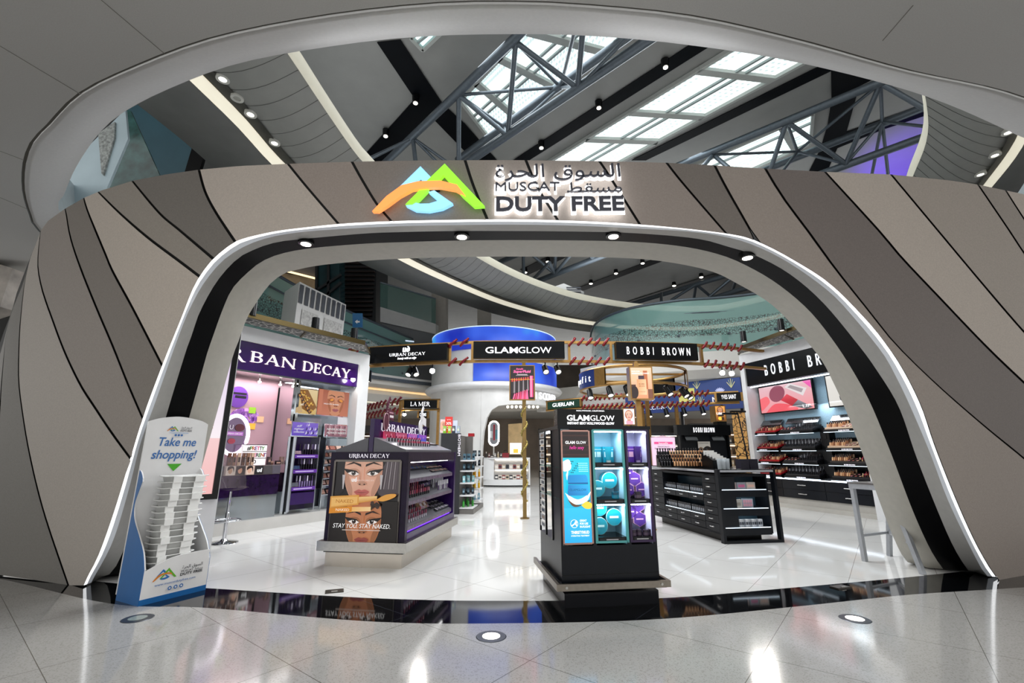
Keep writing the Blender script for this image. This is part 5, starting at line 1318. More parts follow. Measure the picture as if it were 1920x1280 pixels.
cx_ = (xa + xb) / 2
for i in range(3): prod('carton', '4a2a80', 'c8a0b8', MF, xa + .05 + i * .07, .17 + .03 * (i % 2), zk[2], 'tall purple carton in the top purple niche of the mask stand', 'purple cartons in the top niche', None, 0, 0, 1.08)
prod('cream_tube', '3c2468', 'b0a0d0', MF, cx_ + .04, .08, zk[2], 'purple tube standing in front of the purple cartons', 'purple tube in the top niche', None, 0, 0, .95)
for k, (x_, z_) in enumerate(((xa + .02, .30), (xa + .095, .23), (xa + .02, .095), (xa + .17, .10))): prod('hexagon_box', '40246c', 'b088a0', MF, x_ + .03, .15, zk[1] + z_ * .82 - .005, 'purple hexagonal box stacked in the middle purple niche, %s' % ('top left', 'upper right', 'bottom left', 'bottom right')[k], 'hexagonal boxes in the middle niche', 'hexagonal box', s=.85)
prod('cream_jar', '5a4a5c', '2c2230', MF, cx_ - .0, .05, zk[1], 'small dark jar in front of the hexagonal boxes in the middle niche', 'dark jar in the middle niche', None, s=1.0)
for k, (x_, z_) in enumerate(((xa + .13, .30), (xa + .045, .225), (xa + .14, .14))): prod('hexagon_box', '40246c', 'b088a0', MF, x_ + .02, .16, zk[0] + z_ * .85 + .02, 'purple hexagonal box stacked in the lowest purple niche, %s' % ('topmost', 'left', 'lower right')[k], 'hexagonal boxes in the lowest niche', 'hexagonal box', s=.85)
for i in range(4): prod('cream_jar', '4c3c50', '2c2230', MF, xa + .045 + i * .065, .05 + .02 * (i % 2), zk[0], 'small dark jar in the row at the bottom of the lowest purple niche', 'dark jars in the lowest niche', None, s=.85)
# left side bays with glass shelves
ob('side_wall', MB().box(.21, .22, .36, MD, zl, mt - .035), NAVY, ms)
for k, (ya, yb) in enumerate(((.03, .32), (.35, .64), (.67, .95))):
    ob('side_niche_back', MB().box(.20, .21, ya, yb, zl + .0, mt - .04) if k else MB().box(.02, .03, ya, yb, zl, mt - .04), M('niche_blue_grey', 'b7cfd6', .3), ms)
    for z_ in (.95, 1.25):
        ob('glass_shelf', MB().box(.0 if k else .0, .20 if k else .02, ya, yb, z_, z_ + .008), M('shelf_glass_edge', '8fc4bc', .1, alpha=.6), ms)
for ya in (.33, .655, .965): ob('side_post', MB().box(-.01, .01, ya - .012, ya + .012, zl, mt - .035), BLACK, ms)
ob('side_light', MB().box(.04, .06, .37, .94, mt - .05, mt - .04), M('niche_led'), ms)
m_ = MB()
for k in range(14):
    m_.box(-.006, .0, .68, .94, zl + .06 + k * .075, zl + .12 + k * .075, ['e4e4e2', 'b9bcc0', 'd0ccc6'][k % 3])
    m_.box(-.008, -.006, .72, .86, zl + .075 + k * .075, zl + .105 + k * .075, ['5a5f66', '8d7a6a', '3c4a5c'][k % 3])
ob('sachet_panel', m_, PRINT, ms)
# ================================================================ HANGING SIGN RING over the aisle
zt_, zb_ = 3.96, 3.55
RP = [at_z(x, y, zt_) for x, y in ((560, 668), (625, 659), (693, 651), (766, 646), (839, 643), (887, 640), (972, 639.5), (1058, 640), (1154, 641), (1230, 642), (1306, 645), (1390, 652), (1440, 657))]
rp = smooth([(p.x, p.y + .22, 0) for p in RP], 90)
rgf = thing('sign_ring', 'large gold double rail ring carrying the black brand signs over the aisle', 'sign ring', FLOOR0)
for z_ in (zt_ + .03, zb_ - .03):
    ob('gold_rail', MB().grid([[p + Vector((0, -.05, z_ - .03)) for p in rp], [p + Vector((0, -.05, z_ + .03)) for p in rp], [p + Vector((0, .05, z_ + .03)) for p in rp], [p + Vector((0, .05, z_ - .03)) for p in rp], [p + Vector((0, -.05, z_ - .03)) for p in rp]], 'c09a5c', False), GOLD, rgf)
def ring_x(px):                                     # plan point of the ring under a picture column
    return min(rp, key=lambda p: abs(960 + F * p.x / (CT * p.y + ST * (zt_ - H)) - px))
for px in (845, 884, 1062, 1148, 1312):
    p = ring_x(px)
    ob('spacer', MB().box(p.x - .03, p.x + .03, p.y - .05, p.y + .05, zb_, zt_), GOLD, rgf)
def ring_sign(label, xa, xb, texts):
    pa, pb = at_z(xa[0], xa[1], zt_), at_z(xb[0], xb[1], zt_)
    g = Frame(pa.x, pa.y, math.degrees(math.atan2(pb.y - pa.y, pb.x - pa.x)))
    L = (pb - pa).length
    t = thing('hanging_sign', label, 'sign', g, 'black signs on the gold ring')
    ob('sign_box', MB().box(0, L, -.02, .12, zb_, zt_), BLACK, t)
    for s_, u, v, h, w_, kw in texts:
        ob('lettering', MB().text(s_, u * L, zb_ + v * (zt_ - zb_), h * (zt_ - zb_), -.028, .01, 'ffffff', width=w_ * L, **kw), SIGN, t)
    return g, L
ring_sign('black hanging sign with a gothic monogram and serif letters, left one on the gold ring', (694, 651.5), (839, 643.5), [('URBAN DECAY', .5, .37, .17, .46, dict(serif=True)), ('beauty with an edge', .5, .16, .13, .24, dict(shear=.4))])
g_, L_ = ring_sign('black hanging sign with bold and thin white letters in the middle of the gold ring', (888, 640), (1058, 640), [('GLAM', .31, .30, .36, .355, dict(bold=.010)), ('GLOW', .675, .30, .36, .36, dict())])
g2_, L2_ = ring_sign('black hanging sign with tall condensed white letters, right one on the gold ring', (1154, 641), (1306, 644.5), [('BOBBI', .29, .27, .46, .325, dict(track=2.2)), ('BROWN', .73, .27, .46, .345, dict(track=1.8))])
ud_ = [o for o in bpy.data.objects if o.name.startswith('hanging_sign')][0]
m_ = MB()                                            # monogram: two blackletter strokes
for pts in ([(-.09, .0), (-.09, .12), (-.05, .14), (-.05, .03), (-.02, .02), (-.02, .13), (.02, .13), (.02, -.01), (-.06, -.02)], [(.04, .0), (.04, .10), (.10, .13), (.05, .17), (.09, .18), (.14, .12), (.14, .02), (.08, -.02)], ):
    m_.prism([(.98 + x * .8, zb_ + .255 + z * .75) for x, z in pts], -.03, -.02, 'ffffff')
ob('monogram', m_, SIGN, ud_)
def rail_seg(pxa, pxb, z_):
    i0, i1 = rp.index(ring_x(pxa)), rp.index(ring_x(pxb))
    return [p + Vector((0, 0, z_)) for p in rp[i0:i1 + 1]]
for pa, pb, n, lab in ((655, 690, 2, 'left of the monogram sign'), (846, 884, 2, 'between the monogram sign and the middle sign'), (1064, 1146, 5, 'between the middle sign and the right sign'), (1312, 1395, 6, 'right of the right sign')):
    for z_, w_ in ((zt_ + .03, 'upper'), (zb_ - .03, 'lower')):
        garland(rail_seg(pa, pb, z_), 'red tinsel wound on the %s gold rail %s' % (w_, lab), None, .034, n, amp=.085)
# poles with picture boxes
def pole_thing(px, py, top_z, r, label, base=True, name='gold_pole'):
    p = at_z(px, py)
    g = Frame(p.x, p.y, 0)
    t = thing(name, label, 'pole', g)
    ob('shaft', MB().box(-r, r, -r, r, 0.01, top_z), M('pole_bronze', '8f774c', .3, 1.0, noise=(9, .1)), t)
    if base: ob('base_plate', MB().lathe([(r * 2.4, 0), (r * 2.4, .02), (r * 1.6, .03)], n=16), M('pole_bronze'), t)
    return g, t
pg, _ = pole_thing(984, 972, zb_ - .06, .042, 'square gold pole standing in the aisle and holding up the sign ring')
gm = []
for k in range(140):
    t = k / 139
    gm.append(pg.w(.062 * math.cos(t * 30 + .5), .062 * math.sin(t * 30 + .5) , .35 + t * 2.05))
ob('gold_tinsel', MB().tube(gm, [.022 + .008 * math.sin(k * 1.9) for k in range(140)], 6, '9a8a4a'), GTINSEL, label='gold tinsel spiralling up the square pole in the aisle', cat='garland')
def picture_box(name, label, corners, y, depth, paint, frame='c09a5c', e=1.35, turn=0):
    """lit picture box; corners are picture points TL, TR, BR, BL seen at distance y"""
    q = [at_y(cx, cy, y) for cx, cy in corners]
    xa, xb = (q[0].x + q[3].x) / 2, (q[1].x + q[2].x) / 2
    za, zb2 = (q[2].z + q[3].z) / 2, (q[0].z + q[1].z) / 2
    g = Frame((xa + xb) / 2, y, turn, za)
    w_, h_ = (xb - xa), zb2 - za
    t = thing(name, label, 'picture box', g)
    ob('case', MB().box(-w_ / 2, w_ / 2, 0, depth, 0, h_), M('case_bronze', 'a58550', .3, .9, noise=(9, .08)), t)
    fr_ = MB(); b_ = .022
    fr_.box(-w_ / 2, w_ / 2, -.015, 0, 0, b_).box(-w_ / 2, w_ / 2, -.015, 0, h_ - b_, h_).box(-w_ / 2, -w_ / 2 + b_, -.015, 0, b_, h_ - b_).box(w_ / 2 - b_, w_ / 2, -.015, 0, b_, h_ - b_)
    ob('frame', fr_, GOLD, t)
    a = Art(-w_ / 2 + b_, w_ / 2 - b_, b_, h_ - b_, -.003)
    paint(a)
    ob('picture', a.mb, M('lit_picture', attr=True, rough=.25, emit=e), t)
    return t
def paint_brushes(a):
    A = a.asp
    a.bg('1c1014', '120c10')
    a.text('Benefit', A * .4, .89, .05, 'f05a9a', bold=.03, width=A * .3, shear=.2)
    a.text('SuperFluid', A * .5, .80, .075, 'ff6aa8', bold=.04, width=A * .74, shear=.15)
    a.rect(A * .28, A * .72, .735, .75, 'e8d8dc'); a.rect(A * .24, A * .76, .71, .72, 'c8b8bc')
    for k in range(9):
        u = A * (.04 + .095 * k)
        a.poly([(u, .17 + .012 * k), (u + A * .07, .18 + .012 * k), (u + A * (.08 - .004 * k), .56 + .008 * k), (u + A * .01, .54 + .008 * k)], ['2a2024', '8a8084'][k % 2])
        a.poly([(u + A * .01, .52 + .008 * k), (u + A * .075, .53 + .008 * k), (u + A * .06, .63 + .006 * k), (u + A * .02, .62 + .006 * k)], ['e84030', 'f0603a', 'd83048'][k % 3])
    for k in range(7): a.poly([(A * .1 + A * .09 * k, 0), (A * .16 + A * .1 * k, 0), (A * .22 + A * .085 * k, .16 + .02 * k), (A * .17 + A * .085 * k, .17 + .02 * k)], ['f06a98', 'd8406a'][k % 2])
    a.rect(A * .82, A * .96, .06, .7, 'f0487c'); a.rect(A * .85, A * .9, .06, .7, 'ff9ac0')
    a.rect(0, A, .585, .595, 'e8c030')
picture_box('poster_box', 'gold framed lit poster of red brushes on the aisle pole', [(955, 685), (1003, 684), (1003, 750), (955, 750)], pg.loc.y - .1, .08, paint_brushes)
# ================================================================ BLACK COUNTER ISLAND (right of the middle)
p0 = at_z(1359, 1020)
IF = Frame(p0.x, p0.y, 8.5)
iw = IF.W(1471, 1015)[0]
iz = IF.W(1345, 880)[1]
IL = 2.55
isl = thing('counter_island', 'black cosmetics counter with drawers on its side and lit shelves at its end', 'counter', IF)
fm = .045
for nm, q in (('frame_post', (0, fm, 0, .09, 0, iz)), ('frame_post', (iw - fm, iw, 0, .09, 0, iz)), ('frame_rail', (fm, iw - fm, 0, .09, 0, .04)), ('frame_rail', (fm, iw - fm, 0, .09, iz - .05, iz))):
    ob(nm, MB().box(*q), CHAR, isl)
ob('worktop', MB().box(0, iw, .09, IL, iz - .055, iz), BLACK, isl)
ob('worktop_edge', MB().box(-.004, 0, .09, IL, iz - .05, iz - .012), M('edge_grey', 'a9abb0', .3, noise=(8, .05)), isl)
ob('worktop_edge', MB().box(fm, iw - fm, -.004, 0, iz - .042, iz - .012), M('edge_grey'), isl)
bw = iw - .10
ob('carcass', MB().box(.35, bw - .02, .45, IL - .02, .14, iz - .10), CHAR, isl)
for q in ((.02, bw, .12, .16, ), ): pass
ob('end_side', MB().box(bw - .03, bw, .10, IL - .02, .12, iz - .08), CHAR, isl)
ob('end_side', MB().box(.02, .05, .10, .45, .12, iz - .08), CHAR, isl)
ob('toe_kick', MB().box(.12, bw - .15, .2, IL - .2, 0, .12), BLACK, isl)
ob('under_deck', MB().box(.02, bw, .10, IL - .02, .12, .15), CHAR, isl)
ob('head_deck', MB().box(.02, bw, .10, IL - .02, iz - .12, iz - .08), CHAR, isl)
zs_ = [IF.W(1400, y, .1)[1] for y in (1000, 963, 921)]       # fronts of the three end shelves
for k, y in enumerate((988, 952, 917)):
    z_ = IF.W(1400, y, .1)[1]
    zs_[k] = z_
    ob('end_shelf', MB().box(.05, bw - .03, .10, .42, z_ - .02, z_), CHAR, isl)
    ob('shelf_apron', MB().box(.05, bw - .03, .085, .10, z_ - .12, z_ - .012), NAVY, isl)
    ob('shelf_light', MB().box(.07, bw - .05, .078, .088, z_ - .010, z_ + .0), M('cool_led', 'dff0ff', .4, emit=1.8), isl)
for z_ in zs_: area_light('shelf_lamp', IF.w(bw * .5, .13, z_ + .215), bw - .2, .03, 1.6, (.9, .96, 1), (math.radians(20), 0, IF.rz))
ob('end_back', MB().box(.05, bw - .03, .42, .45, .15, iz - .12), M('back_blue_black', '26404f', .4, noise=(5, .1)), isl)
for k in range(4): prod('flat_box', ['6a7078', '9a8f90', '8c9098', 'b5aca6'][k], ['c9c9cc', 'b0806c', 'c86a90', 'd8b0a0'][k], IF, .14 + k * .17, .15, zs_[2], 'clear faced make-up box on the top end shelf of the black island, %s' % ('leftmost', 'second from left', 'third from left', 'rightmost')[k], 'boxes on the top end shelf', 'box', s=1.45)
prod('flat_box', 'a8a49c', '8a847c', IF, .36, .15, zs_[1], 'silver make-up box on the middle end shelf of the black island', None, 'box', s=1.7)
prod('makeup_palette', '8c929c', 'c08a98', IF, .57, .15, zs_[1], 'open palette with pink pans on the middle end shelf of the black island', None, 'palette', s=1.6)
for k in range(19): prod('small_carton', ['b9bcc2', '8d9198', 'd0d2d6'][k % 3], ['4a4e58', '30343c'][k % 2], IF, .10 + k * .037, .14, zs_[0], 'small silver carton in the row on the lowest end shelf of the black island', 'cartons on the lowest end shelf', 'carton', s=1.0, sz=1.5)
# side face with drawers (x = 0) and two lit niches
def side_y(px, py): return IF.X(px, py, .02)
za, zb3 = .16, iz - .10
ya0, ya1, yb0, yb1 = .10, .50, 1.95, 2.5
ob('side_panel', MB().box(.02, .35, ya0, ya1, za, zb3), CHAR, isl)
ob('side_panel', MB().box(.02, .35, yb0, yb1, za, zb3), CHAR, isl)
nz = [(.40, .60), (.73, .93)]
ob('side_panel', MB().box(.02, .35, ya1, yb0, za, .38), CHAR, isl)
ob('side_panel', MB().box(.02, .35, ya1, yb0, .60, .70), CHAR, isl)
for (n0, n1) in nz:
    ob('niche_back', MB().box(.33, .35, ya1, yb0, n0 - .03, n1 + .02), M('back_blue_black'), isl)
    ob('niche_light', MB().box(.012, .022, ya1 + .03, yb0 - .03, n0 - .028, n0 - .016), M('cool_led'), isl)
KNOB = M('knob_chrome', 'd4d4d2', .25, .8)
def drawer(y0, y1, z0, z1):
    d = ob('drawer', MB().box(.006, .02, y0 + .006, y1 - .006, z0 + .005, z1 - .005), CHAR, isl)
    ym, zm = (y0 + y1) / 2, (z0 + z1) / 2
    ob('handle', MB().tube([(-.012, ym - .05, zm), (-.022, ym, zm), (-.012, ym + .05, zm)], .007, 6).box(-.012, .006, ym - .052, ym - .044, zm - .01, zm + .01).box(-.012, .006, ym + .044, ym + .052, zm - .01, zm + .01), KNOB, d)
for k in range(7):
    z0, z1 = za + (zb3 - za) * k / 7, za + (zb3 - za) * (k + 1) / 7
    drawer(ya0, ya1, z0, z1); drawer(yb0, yb1, z0, z1)
for k in range(3):
    y0, y1 = ya1 + (yb0 - ya1) * k / 3, ya1 + (yb0 - ya1) * (k + 1) / 3
    drawer(y0, y1, .60, .70); drawer(y0, y1, za, .27); drawer(y0, y1, .27, .38)
for (n0, n1), w_ in zip(nz, ('lower', 'upper')):
    for k in range(24):
        y = ya1 + .06 + k * .058 + .03 * (k // 8)
        for q in range(2): prod('small_carton', ['16181e', '20242c'][k % 2], '8d929a', IF, .07 + q * .06, y, n0 - .02, 'black carton in the %s lit niche on the drawer side of the black island' % w_, 'black cartons in the %s island niche' % w_, 'carton', 0, -90, 1.15, 1.6)
# on the island: header board, mirrors, stepped bottle stands, card rack, cups
bx0, bz0_ = IF.W(1272, 815, 1.45); bx1, bz1_ = IF.W(1372, 800, 1.45)
hx_ = W0 = IF.W(1271, 800, 1.45)[0]
hb = thing('header_stand', 'black back board with white lettering, mirrors and a portrait on the black island', 'display board', IF.sub(hx_, 1.45, -4, iz))
bwid = IF.W(1362, 800, 1.45)[0] - hx_
zA_, zB_ = .60, .80
ob('header', MB().box(-.05, bwid, -.06, .1, zA_, zB_), BLACK, hb)
ob('lettering', MB().text('BOBBI', bwid * .36, zA_ + .055, .095, -.066, .006, 'ffffff', width=bwid * .18, track=1.6).text('BROWN', bwid * .58, zA_ + .055, .095, -.066, .006, 'ffffff', width=bwid * .2, track=1.5), SIGN, hb)
ob('back_panel', MB().box(0, bwid - .05, .03, .08, 0, zA_), CHAR, hb)
for xx in (.0, bwid - .07): ob('side_post', MB().box(xx, xx + .03, -.05, .1, 0, zA_), BLACK, hb)
for x_ in (bwid * .1, bwid * .62): ob('mirror', MB().hexa([(x_, -.10, .50), (x_ + .24, -.10, .50), (x_ + .24, -.02, .60), (x_, -.02, .60)], [(x_, -.085, .50), (x_ + .24, -.085, .50), (x_ + .24, -.005, .60), (x_, -.005, .60)]), M('small_mirror', '8e9296', .12, .9), hb)
a = Art(bwid * .36, bwid * .60, .06, .48, -.0)
a.bg('c9c2b8', 'd8d2c8'); a.text('LONG-WEAR', a.asp * .5, .90, .04, '3a3632', width=a.asp * .7)
a.ell(a.asp * .22, .45, .16, .3, '8a6a50'); a.ell(a.asp * .2, .42, .12, .22, 'd8a888'); a.ell(a.asp * .75, .62, .2, .17, '241a16'); a.ell(a.asp * .72, .42, .15, .2, 'b07a58'); a.ell(a.asp * .70, .2, .2, .12, 'a87050')
ob('portrait', a.mb, PRINT, hb)
for i, x_ in enumerate([IF.W(q, 860, 1.05 - j * .1)[0] for j, q in enumerate((1252, 1276, 1302, 1327))]):
    st_ = thing('bottle_stand', 'black stepped stand full of bottles on the black island, %s' % ('farthest left', 'second from left', 'third from left', 'nearest the card rack')[i], 'tester stand', IF.sub(x_, 1.05 - i * .10, -8, iz))
    for k in range(4): ob('step', MB().box(-.125, .125, k * .07, k * .07 + .07, 0, .03 + k * .065), BLACK, st_)
    G2 = IF.sub(x_, 1.05 - i * .10, -8, iz)
    for k in range(4):
        for q in range(5):
            c1 = ['2a2a2e', 'd0a078', '8a5a3c', 'c88e64'][i] if i in (0,) else ['e0b890', 'c99a70', 'a87850', '8a5c3a'][(k + i) % 4]
            prod('foundation_bottle', c1 if i else '1b1b20', '111114', G2, -.10 + q * .05, k * .07 + .035, .03 + k * .065, 'black capped foundation bottle on the stepped stands of the black island' if i else 'dark bottle on the farthest left stepped stand of the black island', 'foundation bottles on the island' if i else 'dark bottles on the island', 'bottle', 0, 0, 1.0)
rx0 = IF.W(1337, 870, .34)[0]
rk_ = thing('card_rack', 'black slanted rack of white cards on the near end of the black island', 'rack', IF.sub(rx0, .34, 0, iz))
ob('rack_body', MB().add([(0, 0, 0), (.26, 0, 0), (.26, .34, 0), (0, .34, 0), (0, .0, .14), (.26, .0, .14), (.26, .34, .27), (0, .34, .27)], [(3, 2, 1, 0), (4, 5, 6, 7), (0, 1, 5, 4), (1, 2, 6, 5), (2, 3, 7, 6), (3, 0, 4, 7)]), BLACK, rk_)
for k in range(5):
    g = IF.sub(rx0 - .01 + .02 * k, .36 + .055 * (4 - k), 0, iz + .10 + .030 * (4 - k))
    cd = ob('white_card', MB().box(0, .2, 0, .006, 0, .085, 'ecebe8').box(.03, .15, -.002, 0, .045, .052, '8a8a8a').box(.03, .12, -.002, 0, .03, .036, '8a8a8a'), PRINT, label='white printed card in the slanted rack, %s' % ('nearest', 'second from the front', 'third from the front', 'fourth from the front', 'rearmost')[k], cat='card', group='cards in the slanted rack', fr=g)
for k in range(3):
    cp = thing('clear_cup', 'clear plastic cup beside the card rack on the black island, %s' % ('left', 'middle', 'right')[k], 'cup', IF.sub(IF.W(1349, 870, .16)[0] + k * .085, .16 + .02 * k, 0, iz), 'clear cups on the island')
    ob('cup', MB().lathe([(.032, 0), (.04, .17), (.037, .17), (.03, .006), (.001, .005)], n=18), M('cup_plastic', 'd5dde2', .1, alpha=.45), cp)
    ob('contents', MB().lathe([(.024, .01), (.028, .13)], n=10), [M('cup_black', '1a1a1e', .5), M('cup_white', 'd5d8da', .5), M('cup_grey', '6a6e74', .5)][k], cp)
for k in range(2):
    ob('accessory_box', MB().box(0, .15, 0, .15, 0, .16).box(.02, .13, -.004, 0, .03, .10), M('smoke_acrylic', '35333c', .15), label='dark acrylic accessory box on the right end of the black island, %s' % ('left', 'right')[k], cat='box', fr=IF.sub(.60 + k * .17, .24, 0, iz))
st = thing('mirror_lamp_stand', 'thin black lamp stand at the right corner of the black island', 'stand', IF.sub(.93, .5, 0, iz))
ob('foot', MB().lathe([(.05, 0), (.05, .015)], n=14), BLACK, st)
ob('rod', MB().tube([(0, 0, .01), (-.03, 0, .35), (-.10, 0, .95)], .012, 6), BLACK, st)
ob('head', MB().tube([(-.10, 0, .95), (-.40, 0, .95)], .02, 6), BLACK, st)
# ================================================================ RIGHT HAND MAKE-UP WALL
p0 = at_z(1450, 948)
RW = Frame(p0.x, p0.y, -74.2)
W = RW.W
wl = thing('makeup_wall', 'black make-up wall bay with two screens and lit tester shelves on the right', 'display wall', RW)
xl = W(1396, 700, .0)[0]; xe = W(1602, 700, .0)[0] + .5
zt2 = W(1394, 664, .0)[1]; zs1, zs0 = W(1394, 682, .0)[1], W(1405, 723, .0)[1]
ob('white_surround', MB().box(xl - .16, xe + .2, .02, .62, zs1, zt2), PAINT, wl)
ob('white_post', MB().box(xl - .16, xl, .0, .62, 0, zs1), PAINT, wl)
ob('back_board', MB().box(xl, xe, .55, .62, 0, zs1), NAVY, wl)
ob('sign_box', MB().box(xl, xe, .05, .55, zs0, zs1), BLACK, wl)
tx0, tz0 = W(1436, 704, .05); tx1 = W(1568, 679, .05)[0]
lh = W(1433.7, 684.4, .05)[1] - tz0
ob('sign_lettering', MB().text('BOBBI', tx0, tz0, lh, .035, .02, 'ffffff', align='l', width=(tx1 - tx0) * .455, track=2.2).text('BROWN', tx0 + (tx1 - tx0) * .655, tz0, lh, .035, .02, 'ffffff', align='l', width=(tx1 - tx0) * .60, track=1.8), M('sign_pale', 'dfe3ea', .4, emit=.9), wl)
ob('sign_light', MB().box(xl + .05, xe, .10, .14, zs0 - .05, zs0 - .02), M('cool_led_soft', 'e8f2ff', .4, emit=4), wl)
zcut = W(1430, 893, .05)[1]
MESHP = M('mesh_panel', '8fb0c4', .35, noise=(40, .12))
ob('mesh_panel', MB().box(xl + .03, xe, .50, .55, zcut + 1.0, zs0), MESHP, wl)
def screen(name, pts, paint, lab):
    q = [W(x, y, .36) for x, y in pts]
    xa, xb = (q[0][0] + q[3][0]) / 2, (q[1][0] + q[2][0]) / 2
    za, zb4 = (q[2][1] + q[3][1]) / 2, (q[0][1] + q[1][1]) / 2
    s_ = ob('screen', MB().box(xa, xb, .36, .42, za, zb4), BLACK, wl, label=lab)
    a = Art(xa + .03, xb - .03, za + .03, zb4 - .03, .357)
    paint(a)
    ob('picture', a.mb, M('screen_picture', attr=True, rough=.2, emit=1.15), s_)
    ob('bracket', MB().box((xa + xb) / 2 - .1, (xa + xb) / 2 + .1, .42, .5, za + .2, zb4 - .2), BLACK, s_)
    return xa, xb, za, zb4
def paint_lip(a):
    A = a.asp
    a.bg('e08a90', 'd8b0b8')
    a.curve([(0, .55), (A * .15, .62), (A * .2, .4), (A * .1, .2), (0, .1)], 'e8666e'); a.curve([(A * .1, 0), (A * .3, .3), (A * .6, .2), (A * .7, 0)], 'e2525e')
    a.ell(A * .36, .68, A * .16, .3, '8a4458', 20); a.poly([(A * .42, .42), (A * .55, .62), (A * .74, .36), (A * .62, .16)], ['c8283c', 'd84a58', 'b02030', 'a01828'])
    a.poly([(A * .62, .16), (A * .74, .36), (A * .98, .04), (A * .86, -.02)], ['3a3a42', '8a8a94', '4a4a52', '2a2a30'])
    a.poly([(A * .52, .88), (A * .62, 1), (A * .92, .74), (A * .84, .48)], 'd6cfd0'); a.poly([(A * .58, .86), (A * .64, .93), (A * .86, .72), (A * .82, .6)], '9a9094')
    a.poly([(A * .86, 1), (A, 1), (A, .7)], 'e05aa8'); a.text('LIP', A * .88, .06, .11, 'ffffff', width=A * .14)
def paint_eye(a):
    A = a.asp
    a.bg('cfccc6', 'd8d6d0')
    a.curve([(A * .2, .3), (A * .55, .72), (A * .9, .78), (A, .7), (A, .1), (A * .6, 0), (A * .25, .1)], '4e4c50')
    for k in range(4):
        a.ell(A * (.35 + .11 * k), .2 + .11 * k, .05, .035, 'e6e2de'); a.ell(A * (.5 + .11 * k), .14 + .10 * k, .05, .035, 'c9c4c2')
    a.curve([(A * .78, .75), (A * .85, .98), (A * .95, .8)], '8a3a4a')
t1 = screen('screen', [(1419, 726), (1520, 710), (1531, 766), (1429, 777)], paint_lip, 'lit screen showing lipsticks')
t2 = screen('screen', [(1543, 705), (1660, 683), (1670, 752), (1557, 765)], paint_eye, 'lit screen showing grey palettes')
# display columns and shelves
b_x = [W(x, 880, .12)[0] for x in (1412, 1467, 1471, 1536)]
c_x = [W(1556, 880, .12)[0], W(1640, 880, .12)[0]]
gap0, gap1 = b_x[3] + .02, c_x[0] - .03
ob('black_divider', MB().box(gap0, gap1, .3, .55, zcut, zcut + 1.25), BLACK, wl)
ob('peg', MB().lathe([(.001, -.31), (.05, -.305), (.05, -.29)], ((gap0 + gap1) / 2, 0, zcut + 1.05), 14, axis='y') if False else MB().box((gap0 + gap1) / 2 - .04, (gap0 + gap1) / 2 + .04, .29, .3, zcut + .98, zcut + 1.1), M('peg_black', '050506', .6), wl)
SHY = [W(1440, y, .12)[1] for y in (811, 841, 865)] + [W(1440, 889, .12)[1]]
COLS = [('red', ['a01a24', 'c02a30', '7a1018'], 'left bay'), ('dark', ['1c1c20', '3a2c2c', '5a4038'], 'middle bay'), ('nude', ['d8b090', 'b88860', '8a5a3c'], 'right bay')]
ROWN = ['top', 'second', 'third', 'lowest']
